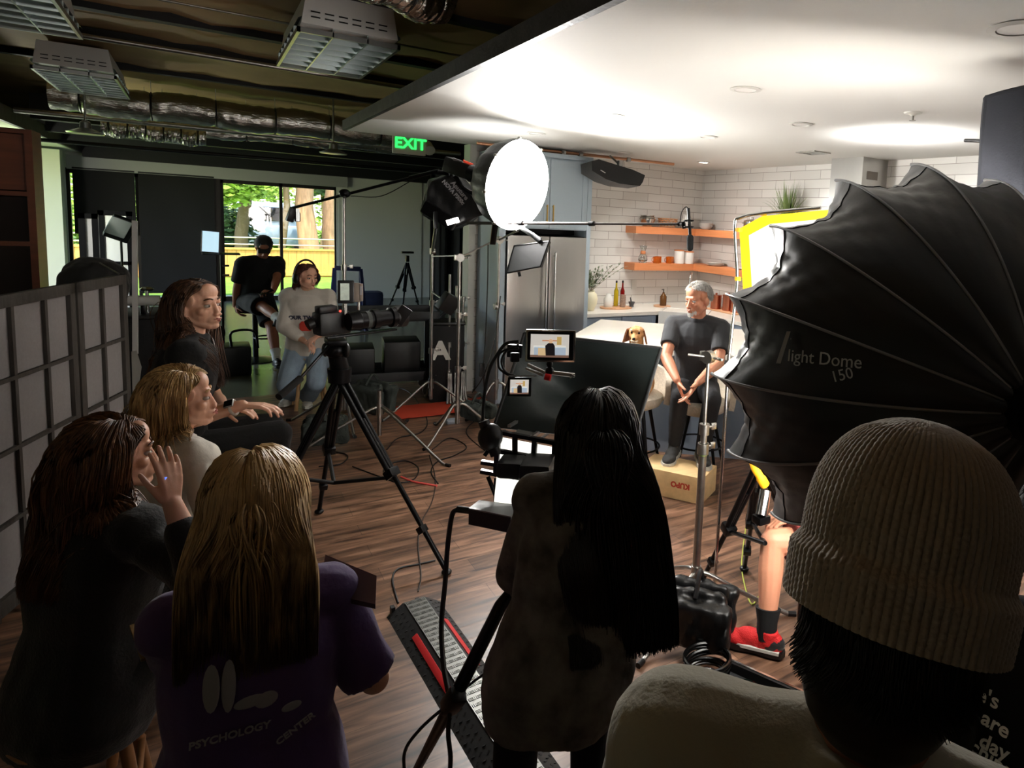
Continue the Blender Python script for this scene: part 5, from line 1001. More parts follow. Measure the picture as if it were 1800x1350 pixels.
# --- person in the black shirt with white text, right edge
b = at(1865, 1350, d=1.12)
F = figure(1.75, V((b.x, b.y, .80)), 28, lean=2, head=(20, 0, 0), w=1.1,
    arms=dict(L=(V((b.x - .25, b.y + .25, .95)), V((-.8, -.3, -.5))), R=(V((b.x + .3, b.y + .1, .9)), V((1, -.3, -.5)))),
    legs=dict(L=(V((b.x - .1, b.y + .08, .07)), V((.5, .8, 0)), V((.6, .8, 0))), R=(V((b.x + .1, b.y - .08, .07)), V((.5, .8, 0)), V((.6, .8, 0)))))
P = person(F, 'person in a black shirt with white lettering cut by the right edge'); XP = F; XPN = P.name
body_mesh(F, 'body', SK3, P, .008); shirt(F, 't_shirt', TEEB, P, .02, .75, .009, wr=(6, .006), seed=47); pants(F, 'trousers', TEEB, P, .014, 1.95, .01); shoes(F, P, BLK, BLK)
hair(F, BHAIR, P, length=.06, n=600, seed=91, r=.004, stiff=.7, steps=5)
# ---------------------------------------------------------------- stands and lights
def cstand(p, top, label, feet=(20, 140, 260), r=.012, fl=.5, kneeh=.28, segs=((.0, .62, .0175), (.6, 1.1, .0145), (1.08, 3, .012)), mt=None, name='c_stand', cat='light stand', sleeve=True):
    mt = mt or ZINC; p = V((p[0], p[1], 0)); t = thing(name, label, cat, p); z0 = kneeh
    for a, b, rr in segs:
        a_ = max(a, .12 if a == 0 else a); b_ = min(b, top)
        if b_ > a_: M().cyl(p + V((0, 0, a_)), p + V((0, 0, b_)), rr, n=14).build('riser', mt, t)
    for a, b, rr in segs[:-1]:
        if b < top: q = p + V((0, 0, b)); M().cyl(q - V((0, 0, .035)), q + V((0, 0, .02)), rr + .009, n=16).cyl(q, q + V((.045, .0, 0)), .006).box(q + V((.06, 0, 0)), (.03, .012, .034), bev=.004).build('collar', mt, t)
    for a in feet:
        d = V((math.cos(R3(a)), math.sin(R3(a)), 0)); pts = crv([p + V((0, 0, z0)), p + d * .06 + V((0, 0, z0 + .01)), p + d * fl * .5 + V((0, 0, z0 * .55)), p + d * fl * .9 + V((0, 0, .02)), p + d * fl + V((0, 0, .012))], 4)
        lg = M().tube(pts, .0115, 10).build('leg', mt, t); M().cyl(pts[-1] - d * .03, pts[-1] + d * .012, .014).build('rubber_tip', BLK, lg)
    if sleeve: M().cyl(p + V((0, 0, z0 - .05)), p + V((0, 0, z0 + .05)), .026, n=18).build('leg_hub', mt, t)
    return t
def grip(t, c, d, s=1):
    """round grip head with its T handle"""
    c = V(c); u, w, d = basis(d); M().cyl(c - d * .02 * s, c + d * .02 * s, .032 * s, n=20).cyl(c, c + u * .055 * s, .006).box(c + u * .065 * s, (.014, .045 * s, .014), bev=.004).box(c - u * .03, (.03, .03, .05), bev=.004).build('grip_head', ZINC, t)
def sandbag(p, yaw, label, w=.3, l=.2, mt=None, hang=.12):
    """saddle sandbag: two pouches joined by a strap"""
    mt = mt or BLKF; t = thing('sandbag', label, 'sandbag', p); T = Matrix.Translation(p) @ Euler((0, 0, R3(yaw))).to_matrix().to_4x4()
    for s in (-1, 1):
        m = M(T); m.box((s * .075, 0, hang * .48), (.085, w, hang * .96), Euler((0, s * .12, 0)).to_matrix(), bev=.035); m.box((s * .04, 0, hang * .95), (.05, w * .8, hang * .3), bev=.02); organic(m, 'pouch', mt, t, .01, 4, (11, .016, (1, 1, 1)), seed=s * 3)
    M(T).tube(crv([(-.08, 0, hang), (0, 0, hang + .09), (.08, 0, hang)]), .012, 6).build('strap', mt, t); return t
BAGG = mat('grey green canvas', (52, 58, 54), .85, nz=(14, .15), bump=(60, .4))
# the three stands in the middle distance
pA = at(757, 722, z=0); sA = cstand(pA, 1.62, 'chrome stand left of the pair before the black equipment, red cloth round its base', feet=(-40, 200, 80), fl=.55)
pB = at(803, 767, z=0); sB = cstand(pB, 1.60, 'chrome stand right of the pair, its bent leg nearest the camera rig', feet=(-10, 215, 100), fl=.42)
pC = at(868, 700, z=0); pC = V((2.42, 6.38, 0)); sC = cstand(pC, 1.78, 'chrome stand directly before the grey fridge side panel', feet=(-30, 90, 210), fl=.42)
pD = at(770, 812, z=0) + V((-.35, .35, 0)); 
grip(sA, V((pA.x, pA.y, 1.60)), (1, 0, 0)); grip(sB, V((pB.x, pB.y, 1.60)), (0, 1, 0), 1.1); grip(sC, V((pC.x, pC.y, 1.74)), (0, 1, .2), 1.1); grip(sC, V((pC.x - .02, pC.y, 1.07)), (1, 0, 0), .8)
for t_, a, b in ((sA, V((pA.x, pA.y, 1.55)), V((pB.x + .1, pB.y, 1.62))), (sB, V((pB.x, pB.y, 1.6)), V((pC.x, pC.y, 1.76)))): M().cyl(a, b, .008).build('extension_arm', ZINC, t_)
rc_ = thing('red_cloth', 'crumpled red orange cloth lying round the foot of the chrome stand', 'cloth', (pA.x + .1, pA.y, 0)); G = []
for j in range(9): G.append([V((pA.x - .35 + i * .08, pA.y - .22 + j * .055, .012 + .02 * abs(noise.noise(V((i * .6, j * .7, 3)))))) for i in range(13)])
M().grid(G, thick=-.004).build('cloth', mat('red orange cloth', (190, 62, 34), .8), rc_)
# ladder like chrome pieces behind (folded stands)
for i, (x0, x1) in enumerate(((781, 782), (792, 793), (801, 800))):
    q = at(x0, 720, z=0); q = V((pA.x + .25 + i * .07, pA.y + .25, 0)); t = cstand(q, 1.35 - .12 * i, 'folded chrome stand parked behind the pair of stands, %s of three' % ['left', 'middle', 'right'][i], feet=(250, 262, 274), fl=.16, kneeh=.3)
# black box light on stand (small)
q = at(788, 533, d=6.15); sb_ = thing('clamped_power_box', 'small tilted black power box clamped between the chrome stands', 'power box', q); M().box(q, (.16, .09, .17), Euler((.3, .5, .3)).to_matrix(), bev=.01).build('box_body', BLK, sb_); M().cyl(q, V((pA.x + .0, pA.y, q.z + .05)), .008).build('clamp_arm', ZINC, sb_)
# boom stand with long arm: stand by the cart, x about 607
pE = at(604, 690, z=0); pE = V((1.06, 6.6, 0)); sE = cstand(pE, 2.06, 'tall chrome boom stand rising behind the tripod camera', feet=(30, 150, 270), fl=.5, segs=((0, .9, .019), (.88, 1.45, .016), (1.43, 3, .013)))
e0 = at(512, 366, d=6.3); e1_ = at(606, 340, d=6.0); e2_ = at(772, 300, d=5.7)
M().cyl(e0, e2_, .013).cyl(e1_.lerp(e2_, .7), e2_, .017).build('boom_arm', BLKM, sE); M().ell(e1_, (.05, .05, .04)).build('boom_pivot', BLKM, sE); M().cyl(V((1.06, 6.6, 2.0)), e1_, .014).build('pivot_post', ZINC, sE)
q = e0 + V((0, 0, -.06)); M().box(q, (.06, .06, .14), Euler((.1, .3, .2)).to_matrix(), bev=.01).box(q + V((.05, 0, -.02)), (.05, .05, .09), bev=.01).build('counter_clamp', BLKM, sE); M().box(q + V((.05, -.03, .0)), (.03, .02, .12)).build('clamp_face', ALU, sE)
M().tube(crv([e1_ + V((.05, 0, -.02)), e1_.lerp(e2_, .4) + V((0, 0, -.1)), e1_.lerp(e2_, .75) + V((0, 0, -.02))]), .004, 6).build('arm_cable', RUB, sE)
# soft box with black fabric skirt on stand A
sx = thing('black_softbox', 'black fabric softbox tipped downwards, hanging on the left chrome stand', 'softbox', at(800, 350, d=5.9))
near = [at(*p, d=5.75) for p in ((758, 318), (792, 304), (858, 372), (800, 398), (790, 388), (742, 372))]; back = [at(*p, d=6.15) for p in ((752, 316), (800, 300), (862, 360), (812, 402), (786, 398), (740, 378))]
n = 6; m = M(); m.add(near + back, [tuple(range(n)), tuple(range(2 * n - 1, n - 1, -1))] + [(i, (i + 1) % n, (i + 1) % n + n, i + n) for i in range(n)]); BLKN = mat('black ripstop', (22, 22, 24), .45, bump=(9, .8)); organic(m, 'skirt', BLKN, sx, .012, 4, (7, .02, (1, 1, 1)))
M().bar(at(745, 362, d=5.72), at(800, 396, d=5.72), .06, .11, bev=.012).build('light_housing', BLKM, sx)
M().bar(at(786, 392, d=5.7), at(806, 386, d=5.7), .03, .045, bev=.004).build('lit_front', mat('lit softbox front', (255, 250, 240), .5, emit=((1, .95, .88), 5)), sx)
M().bar(at(765, 372, d=5.68), at(766, 402, d=5.68), .035, .02, bev=.004).build('yoke', BLKM, sx); M().cyl(at(766, 400, d=5.7), V((pA.x, pA.y, 1.6)), .014).build('stand_spigot', ZINC, sx)
q = at(808, 335, d=5.72); T = frame(q, at(808, 335, d=5) - q, at(830, 360, d=5.7) - q)
text_mesh('Aputure', .055, T @ Matrix.Translation((0, .0, .04)), .001, .002).build('skirt_lettering', PRT, sx, ang=20); text_mesh('NOVA P300c', .045, T @ Matrix.Translation((-.02, -.05, .04)), .001, .002).build('skirt_lettering', PRT, sx, ang=20)
# lamp head with control box and red label above
lh = thing('lamp_head', 'black lamp head with a red label joined to the round glowing softbox', 'light fixture', at(820, 300, d=5.7))
M().bar(at(786, 288, d=5.7), at(846, 310, d=5.6), .12, .13, bev=.02).build('head_body', BLK, lh); M().bar(at(815, 285, d=5.6), at(832, 292, d=5.58), .006, .045, up=(0, -1, .6)).build('red_label', mat('red label', (235, 74, 52), .5, emit=((.6, .06, .03), .3)), lh)
M().bar(at(797, 280, d=5.6), at(813, 286, d=5.6), .006, .035, up=(0, -1, .6)).build('white_label', PRT, lh); M().cyl(at(770, 303, d=5.7), at(790, 305, d=5.7), .02).build('boom_clamp', BLKM, lh); M().tube(crv([at(800, 310, d=5.7), at(815, 330, d=5.7), at(835, 340, d=5.7), at(846, 330, d=5.65)]), .02, 8).build('head_yoke', BLKM, lh)
# round glowing softbox
rs_ = thing('round_softbox', 'round softbox with a glowing white front below the white ceiling', 'softbox', at(905, 330, d=5.5)); cen = at(914, 327, d=5.35); vd_ = (cen - CAM).normalized(); nrm = (-vd_ * math.cos(R3(60)) + ax * math.sin(R3(60)) - V((0, 0, .22))).normalized(); right = ax.copy()
T = frame(cen, nrm, V((0, 0, 1))); RB = .365
GLOW = mat('glowing diffuser', (255, 252, 245), .5, emit=((1, .98, .94), 19))
prof = [(.0001, .05), (RB * .3, .046), (RB * .6, .035), (RB * .85, .018), (RB * .98, .0), (RB, -.03)]
M(T).lathe(prof[::-1], 56).build('front_diffuser', GLOW, rs_)
G = [[T @ V((rr * (1 - (.04 * math.cos(8 * q) ** 2 if 0 < k < 5 else 0)) * math.cos(q), rr * (1 - (.04 * math.cos(8 * q) ** 2 if 0 < k < 5 else 0)) * math.sin(q), z)) for q in np.linspace(0, 2 * math.pi, 65)[:-1]] for k, (rr, z) in enumerate(((RB + .003, -.02), (RB * .99, -.08), (RB * .93, -.16), (RB * .8, -.24), (RB * .58, -.31), (RB * .3, -.36), (.06, -.38)))]
M().grid(G, closed=True, thick=.004).build('black_shell', BLKN, rs_)
M(T).cyl((0, 0, -.36), (0, 0, -.52), .075, n=24).build('speed_ring', BLKM, rs_)
for k in range(8):
    q = k / 8 * 2 * math.pi + .2; M(T).ell(((RB + .012) * math.cos(q), (RB + .012) * math.sin(q), -.02), (.014, .014, .018)).build('rod_tip', ZINC, rs_)
M().cyl(T @ V((0, 0, -.45)), at(842, 330, d=5.6), .03).build('mount_arm', BLKM, rs_)
M().bar(at(872, 382, d=5.5), at(866, 428, d=5.8), .05, .03, bev=.006).build('yoke_arm', BLKM, rs_)
# led panel
lp = thing('led_panel', 'thin grey LED panel tilted below the round softbox', 'light panel', at(925, 452, d=5.4)); c_ = [at(904, 432, d=5.35), at(965, 424, d=5.1), at(950, 468, d=5.1), at(890, 480, d=5.35)]; nn = (c_[1] - c_[0]).cross(c_[3] - c_[0]).normalized() * .022
m = M(); m.add(c_ + [p + nn for p in c_], [(0, 1, 2, 3), (7, 6, 5, 4)] + [(i, (i + 1) % 4, (i + 1) % 4 + 4, i + 4) for i in range(4)]); m.build('panel_body', mat('panel grey', (56, 56, 57), .5, nz=(30, .05)), lp, ang=20)
m = M()
for i in range(4): m.cyl(c_[i], c_[(i + 1) % 4], .006, n=6)
m.build('rim', BLKM, lp); M().cyl(at(935, 412, d=5.2), at(950, 425, d=5.15), .02).bar(at(915, 400, d=5.35), at(950, 422, d=5.2), .03, .03, bev=.006).build('mount_arm', BLKM, lp); M().cyl(at(912, 478, d=5.25), at(914, 486, d=5.25), .012).build('knob', BLKM, lp); M().cyl(at(915, 402, d=5.35), V((pC.x, pC.y, 1.74)), .01).build('arm_link', BLKM, lp)
# boom pole and microphone
bp_ = thing('boom_pole', 'thin telescoping boom pole reaching across to the microphone', 'boom pole', at(830, 392, d=5.1)); a = at(822, 392, d=5.6); b = at(1198, 394, d=4.35)
for t0, t1, rr in ((0, .3, .013), (.3, .64, .011), (.64, 1, .009)): M().cyl(a.lerp(b, t0), a.lerp(b, t1), rr).build('section', mat('graphite pole', (60, 52, 50), .35, .3), bp_); M().cyl(a.lerp(b, t1 - .01), a.lerp(b, t1 + .01), rr + .007).build('lock_collar', BLKM, bp_)
mc = thing('boom_microphone', 'black microphone with foam windscreen hanging from the boom pole tip', 'microphone', at(1212, 440, d=4.3)); a = at(1210, 366, d=4.3); b = at(1213, 412, d=4.3); c = at(1213, 443, d=4.3)
M().cyl(a, b, .0105, n=14).build('mic_tube', BLK, mc); M().rc(at(1213, 418, d=4.3), at(1213, 436, d=4.3), .023, .021, 18).build('foam_windscreen', mat('grey foam', (44, 46, 48), .95, bump=(200, .5)), mc)
for y in (388, 399): M().tube([at(1210.6, y, d=4.3) + (ax * math.cos(q) + V((.58, .8, -.1)) * math.sin(q)) * .032 for q in np.linspace(0, 2 * math.pi, 17)[:-1]], .004, 6, closed=True).build('shock_ring', BLKM, mc)
M().bar(at(1201, 390, d=4.3), at(1203, 402, d=4.3), .02, .02, bev=.003).cyl(at(1196, 394, d=4.33), at(1203, 395, d=4.3), .01).build('shock_mount', BLKM, mc)
M().tube(crv([at(1210, 366, d=4.3), at(1205, 364, d=4.3), at(1198, 374, d=4.3), at(1195, 392, d=4.34)]), .003, 6).build('mic_cable', RUB, mc)
# ---------------------------------------------------------------- big light dome on the right
ld = thing('giant_softbox', 'giant black ribbed dome softbox with silver lettering, its back to the camera', 'softbox', at(1640, 700, d=2.3))
LC = at(1598, 644.8, d=2.5); LN = V((math.cos(1.063) * math.cos(-.051), math.sin(1.063) * math.cos(-.051), math.sin(-.051))); T = frame(LC, LN, LN.cross(V((0, 0, 1)))); NR = 16; RL = .75; DL_ = .74
DOME = mat('dome ripstop nylon', (19, 19, 20), .42, nz=(3, .1), bump=(5, .5, (1, 1, 1)), sheen=.2)
ph0 = -3.595
def dome_pt(a, t, lift=0):
    """a angle, t 0 rim .. 1 hub"""
    k = a * NR / (2 * math.pi); u_ = k - math.floor(k); sag = math.sin(math.pi * u_) ** .85
    rr = RL * math.cos(t * math.pi / 2) ** .85 if t < 1 else 0; rr = RL * (1 - t ** 1.7) ** .62 if t < 1 else .0
    z = -DL_ * t; rr *= 1 - sag * (.085 * (1 - t) ** 2.2 + .035 * (1 - t)); z += -sag * .05 * (1 - t) ** 3 - sag * .015
    if t > .97: rr = max(rr, .05)
    wv = (.006 * math.sin(a * 70 + t * 22) + .004 * math.sin(a * 31 - t * 40)) * (1 - t) ** 1.5 * sag
    return T @ V(((rr + lift + wv) * math.cos(a + ph0), (rr + lift + wv) * math.sin(a + ph0), z))
G = [[dome_pt(a, t) for a in np.linspace(0, 2 * math.pi, NR * 14 + 1)[:-1]] for t in np.linspace(0, 1, 36) ** 1.15]
M().grid(G, closed=True, thick=-.003).build('fabric_shell', DOME, ld, ang=35)
RIBM = mat('rib sleeve tape', (130, 130, 132), .35, .2)
for k in range(NR):
    a = 2 * math.pi * k / NR + 1e-4; M().tube([dome_pt(a, t, .003) for t in np.linspace(-.0, .98, 26)], [.0065] + [.0045] * 25, 8).build('rib', RIBM, ld)
SEAM = mat('dark seam', (8, 8, 8), .8)
m = M(); m.tube([dome_pt(a, .16, .0015) for a in np.linspace(0, 2 * math.pi, NR * 14 + 1)[:-1]], .0018, 5, closed=True); m.build('seam_line', SEAM, ld)
LIN = mat('silver lining', (215, 215, 215), .4, .6)
M().grid([[dome_pt(a, t, -.012) for a in np.linspace(0, 2 * math.pi, NR * 6 + 1)[:-1]] for t in np.linspace(.01, .97, 12)], closed=True).build('silver_lining', LIN, ld)
M(T).cyl((0, 0, -DL_ + .03), (0, 0, -DL_ - .05), .09, n=28).build('speed_ring', BLKM, ld); M(T).cyl((0, 0, -DL_ - .05), (0, 0, -DL_ - .3), .065, n=24).build('lamp_head', BLK, ld)
M().grid([[T @ V((r_ * math.cos(q), r_ * math.sin(q), -.12 + .0 * r_)) for q in np.linspace(0, 2 * math.pi, 61)[:-1]] for r_ in (.001, .2, .4, .6)], closed=True).build('inner_diffuser', mat('dome glow', (255, 252, 246), .6, emit=((1, .96, .9), 7)), ld)
# lettering on the panel facing the camera
SIL = mat('reflective silver print', (190, 190, 190), .3, .4)
def onshell(px_, py_, a0=0):
    """point of the shell seen at a picture position, found by walking along the line of sight"""
    best = None
    for a in np.linspace(0, 2 * math.pi, 240):
        for t in np.linspace(0, .7, 30):
            p = dome_pt(a, t)
            if (p - LC).dot(ax) > .1: continue
            c = RR @ np.array([p.x, -(p.z - CAM.z), p.y]); u_ = FPX * c[0] / c[2] + PX; v_ = FPX * c[1] / c[2] + PY; d_ = (u_ - px_) ** 2 + (v_ - py_) ** 2
            if best is None or d_ < best[0]: best = (d_, p)
    return best[1]
def shell_text(txt, p0, p1, size, nm):
    a = onshell(*p0); b = onshell(*p1); x = (b - a).normalized(); n_ = (CAM - a.lerp(b, .5)).normalized(); n_ = (n_ - x * n_.dot(x)).normalized(); y = n_.cross(x)
    Tm = Matrix((x, y, n_)).transposed().to_4x4(); Tm.translation = a.lerp(b, .5) + n_ * .012; text_mesh(txt, size, Tm, .0006, 0).build(nm, SIL, ld, ang=20)
shell_text('light Dome', (1412, 628), (1518, 640), .054, 'lettering'); shell_text('150', (1472, 658), (1508, 664), .046, 'lettering_number')
a = onshell(1378, 612); n_ = (CAM - a).normalized(); T5 = frame(a + n_ * .012, n_, (1, -.6, 0)); M(T5).prism([(-.03, -.05), (-.016, -.05), (.012, .05), (.0, .05)], 0, .001).prism([(.012, .03), (.022, .03), (.04, -.05), (.027, -.05)], 0, .001).build('arrow_mark', SIL, ld, ang=20)
# tripod stand of the dome
hub = T @ V((0, 0, -DL_ - .12)); 
M().cyl(hub, (hub.x, hub.y, .2), .018).build('stand_pole', BLKM, ld)
for k in range(3):
    q = k * 2.09 + 2.4; M().tube([(hub.x, hub.y, .75), (hub.x + .45 * math.cos(q), hub.y + .45 * math.sin(q), .0)], .014, 8).build('stand_leg', BLKM, ld)
# yellow edged scrim in its chrome frame behind the dome
sc_ = thing('yellow_edged_scrim', 'white scrim with a yellow border in a chrome tube frame behind the giant softbox', 'scrim', at(1330, 845, d=3.4))
o4 = [at(1300, 402, d=3.35), at(1340, 380, d=3.3), at(1442, 370, d=3.15), at(1840, 344, d=2.80), at(1900, 420, d=2.75), at(1900, 830, d=2.9), at(1345, 850, d=3.35), at(1318, 800, d=3.38), at(1306, 500, d=3.36)]
cc = sum(o4, V()) / len(o4); inn = [p.lerp(cc, .085) for p in o4]; nn = (o4[2] - o4[0]).cross(o4[6] - o4[0]).normalized() * .003; n = len(o4)
YEL = mat('yellow webbing', (250, 196, 10), .6, emit=None); WSC, nt_, b_s, L_ = nodemat('white scrim cloth'); b_s.inputs['Base Color'].default_value = (.85, .87, .92, 1); b_s.inputs['Roughness'].default_value = .8
tr_ = nt_.nodes.new('ShaderNodeBsdfTranslucent'); tr_.inputs[0].default_value = (.85, .87, .92, 1); mxs = nt_.nodes.new('ShaderNodeMixShader'); mxs.inputs[0].default_value = .45; L_(b_s.outputs[0], mxs.inputs[1]); L_(tr_.outputs[0], mxs.inputs[2]); L_(mxs.outputs[0], nt_.nodes['Material Output'].inputs[0])
M().add([p + nn for p in o4] + [p + nn for p in inn] + [p - nn for p in o4] + [p - nn for p in inn], [(i, (i + 1) % n, n + (i + 1) % n, n + i) for i in range(n)] + [(2 * n + i, 3 * n + i, 3 * n + (i + 1) % n, 2 * n + (i + 1) % n) for i in range(n)] + [(i, 2 * n + i, 2 * n + (i + 1) % n, (i + 1) % n) for i in range(n)]).build('yellow_border', YEL, sc_, ang=20)
M().add(inn + [cc], [(i, (i + 1) % n, n) for i in range(n)]).build('scrim_cloth', WSC, sc_, fix=False)
M().tube(crv([at(1443, 365, d=3.15), at(1345, 374, d=3.3), at(1303, 382, d=3.34), at(1292, 398, d=3.36), at(1296, 490, d=3.38), at(1289, 560, d=3.38), at(1282, 625, d=3.38)], 5), .0085, 10).build('frame_tube', CHROME, sc_)
for p in ((1300, 404), (1297, 490), (1342, 376)): M().box(at(*p, d=3.33), (.03, .02, .02), bev=.004).build('elastic_clip', YEL, sc_)
pS = at(1262, 1000, d=3.4)
M().cyl(at(1282, 618, d=3.38), V((at(1282, 618, d=3.38).x, at(1282, 618, d=3.38).y, .02)), .009).build('frame_foot', CHROME, sc_)
# combo stand in front of the man
pF = at(1219, 1075, z=0); sF = cstand(pF, 1.36, 'heavy chrome stand in front of the man with a sandbag on its leg', feet=(-35, 205, 85), fl=.52, kneeh=.2, segs=((0, .88, .02), (.86, .98, .0165), (.96, 2, .009)))
q = V((pF.x, pF.y, 1.34)); grip(sF, q, (1, .3, 0)); M().cyl(q, q + V((-.09, .05, .01)), .006).build('short_pin', ZINC, sF); M().cyl(V((pF.x, pF.y, .84)), V((pF.x, pF.y, .9)), .023, n=20).build('tape_band', mat('lime tape', (150, 190, 60), .6), sF)
sandbag(at(1222, 1150, z=.0) + V((0, .0, .08)), 40, 'shiny black leather sandbag hanging on the heavy chrome stand', w=.34, l=.2, mt=mat('black leather', (16, 16, 17), .35, bump=(16, .5)), hang=.24)
# grey flag at the top right
gf = thing('grey_flag', 'big grey cloth flag hanging at the top right below the white ceiling', 'flag', at(1790, 300, d=2.6)); a = at(1733, 172, d=2.7); b = at(1716, 420, d=2.85); c = at(1990, 440, d=2.5); d_ = at(1990, 110, d=2.35)
G = []
for j in range(12):
    t = j / 11; row = []
    for i in range(16): u_ = i / 15; p = a.lerp(d_, u_).lerp(b.lerp(c, u_), t); row.append(p + V((0, .006 * math.sin(i * .9 + j), 0)))
    G.append(row)
M().grid(G, thick=.01).build('cloth_panel', mat('slate grey cloth', (44, 46, 53), .85, bump=(150, .2)), gf, ang=60); m = M(); m.tube(crv([b, a.lerp(b, .5), a.lerp(b, .06), a.lerp(d_, .06), a.lerp(d_, .5), d_], 5), .012, 8); m.build('edge_binding', mat('slate binding', (36, 38, 44), .8), gf)
M().cyl(at(1697, 247, d=2.9), at(1730, 248, d=2.75), .008).build('flag_arm', BLKM, gf); M().cyl(d_, V((d_.x, d_.y, Hc)), .012).build('hanging_rod', BLKM, gf)
# ---------------------------------------------------------------- camera, cart, teleprompter and everything standing about
def legs3(t, apex, feet, zmid=.55, r=.016, mt=None, name='leg'):
    mt = mt or BLKM
    for f_ in feet:
        f_ = V(f_); a = V(apex); dr = (f_ - a); L = dr.length; u_, w__, d = basis(dr); mid = a + dr * zmid
        lg = M(); lg.cyl(a + u_ * .022, mid + u_ * .016, r * .75, n=10).cyl(a - u_ * .022, mid - u_ * .016, r * .75, n=10).cyl(a + dr * (zmid * .45), f_ + V((0, 0, .02)), r * .7, n=10); lg.box(mid, (r * 3.2, r * 3.2, .05), dr.to_track_quat('Z', 'Y').to_matrix(), bev=.006)
        lg.box(a + dr * .78, (r * 2.2, r * 2.2, .04), dr.to_track_quat('Z', 'Y').to_matrix(), bev=.005)
        o = lg.build(name, mt, t); M().ell(f_ + V((0, 0, .016)), (.028, .028, .017)).build('rubber_foot', BLK, o)
tc_ = thing('video_tripod', 'big black video tripod carrying the long lens camera', 'tripod', (.63, 4.1, 0))
apx = at(597, 662, d=3.85); f1_ = at(785, 1010, z=0); f2_ = at(561, 903, z=0); f3_ = V((.12, 4.0, 0))
legs3(tc_, apx, (f1_, f2_, f3_), .5, .02)
M().cyl(apx + V((0, 0, -.03)), apx + V((0, 0, .05)), .06, .065, n=24).build('bowl', BLKM, tc_)
for f_ in (f1_, f2_, f3_): M().cyl(apx.lerp(f_, .52), V(((f1_.x + f2_.x + f3_.x) / 3, (f1_.y + f2_.y + f3_.y) / 3, .42)), .011).build('spreader_arm', BLK, tc_)
hd_ = at(590, 615, d=3.8)
M().cyl(apx + V((0, 0, .05)), hd_ + V((0, 0, .02)), .05, .045, n=22).ell(hd_, (.06, .06, .05)).box(hd_ + V((0, 0, .05)), (.1, .14, .03), bev=.008).build('fluid_head', BLKM, tc_)
M().ell(hd_ + ax * .06, (.02, .045, .045)).ell(hd_ - ax * .06, (.018, .04, .04)).build('drag_knob', BLK, tc_)
M().cyl(at(578, 608, d=3.75), at(528, 665, d=3.4), .008).build('pan_bar', BLKM, tc_); M().cyl(at(528, 665, d=3.4), at(490, 698, d=3.25), .018, n=16).build('pan_grip', mat('grip foam', (20, 20, 20), .9), tc_)
vc = thing('video_camera', 'black video camera with a long cine zoom lens pointing right', 'video camera', hd_ + V((0, 0, .07))); c0 = at(583, 567, d=3.75); c1 = at(612, 566, d=3.72); lx = (at(700, 556, d=3.95) - c1).normalized()
Rl = Matrix((lx, V((0, 0, 1)).cross(lx).normalized(), lx.cross(V((0, 0, 1)).cross(lx).normalized()))).transposed()
M().box(c0, (.17, .11, .13), Rl, bev=.015).box(c0 - lx * .03 + V((0, 0, .08)), (.1, .07, .04), Rl, bev=.01).build('camera_body', BLK, vc)
e = [c1 + lx * k for k in (0, .06, .065, .13, .135, .17, .175, .24, .245, .27)]
M().tube(e, [.05, .056, .05, .05, .058, .058, .047, .047, .06, .06], 28).build('zoom_lens', BLKM, vc); M().tube([c1 + lx * .095, c1 + lx * .118], [.0515, .0515], 28).build('lens_ring', mat('grey rubber ring', (54, 58, 56), .6), vc)
M().tube([c1 + lx * .27, c1 + lx * .33], [.062, .066], 28, cap=False).build('lens_hood', BLK, vc); M().bar(at(697, 567, d=3.9), at(716, 541, d=3.9), .004, .07, bev=.001).build('hood_flap', BLK, vc)
M().bar(c1 - lx * .12 + V((0, 0, -.075)), c1 + lx * .28 + V((0, 0, -.075)), .04, .012, bev=.003).build('base_rail', BLKM, vc); M().bar(at(608, 553, d=3.75), at(608, 500, d=3.75), .012, .012).build('monitor_post', ZINC, vc)
M().cyl(c0 - lx * .1 + V((0, 0, .01)), c0 - lx * .13, .03, n=18).build('eyepiece', BLK, vc)
M().ell(at(598, 547, d=3.7), (.006, .006, .006)).build('tally_light', mat('red tally', (255, 40, 30), .5, emit=((1, .03, .02), 3)), vc)
mn = thing('camera_monitor', 'small portrait monitor on top of the long lens camera', 'monitor', at(608, 535, d=3.72)); q = at(608, 513, d=3.72); nq = (CAM - q).normalized(); Tq = frame(q, nq, ax)
M(Tq).box((0, 0, 0), (.085, .13, .025), bev=.008).build('monitor_body', BLK, mn); M(Tq).box((-.005, 0, .0132), (.045, .095, .002)).build('screen', mat('dim screen', (120, 130, 110), .2, nz=(30, .5), emit=((.22, .24, .2), .5)), mn)
q = at(627, 514, d=3.75); wtx = thing('wireless_transmitter', 'small metallic wireless box beside the portrait monitor', 'transmitter', q + V((0, 0, -.06))); M(frame(q, nq, ax)).box((0, 0, 0), (.04, .11, .03), bev=.006).box((.022, .0, .0), (.02, .1, .034), bev=.004).build('box_body', mat('taupe metal', (140, 128, 118), .5, .4), wtx); M(frame(q, nq, ax)).cyl((.01, -.05, 0), (.01, -.1, 0), .006).build('mount_pin', ZINC, wtx); M(frame(q, nq, ax)).box((.022, .01, .019), (.012, .05, .002)).build('label', PRT, wtx)
# sandbags near the tripods
sandbag(at(655, 745, z=.0) + V((0, 0, .12)), 30, 'grey green sandbag hanging behind the tripod leg', w=.4, mt=BAGG, hang=.26)
sandbag(at(572, 790, z=0) + V((0, 0, .06)), 80, 'grey green sandbag low beside the tripod spreader', w=.34, mt=BAGG, hang=.2)
sandbag(at(840, 745, z=0) + V((0, 0, .05)), 20, 'dark sandbag lying on the stand leg left of the camera rig', w=.3, mt=BAGG, hang=.16)
# low stand legs seen behind
pG = at(640, 760, z=0); sG = cstand(V((1.18, 5.72, 0)), .5, 'low chrome stand stub whose long leg reaches toward the camera', feet=(300, 60, 180), fl=.75, kneeh=.34)
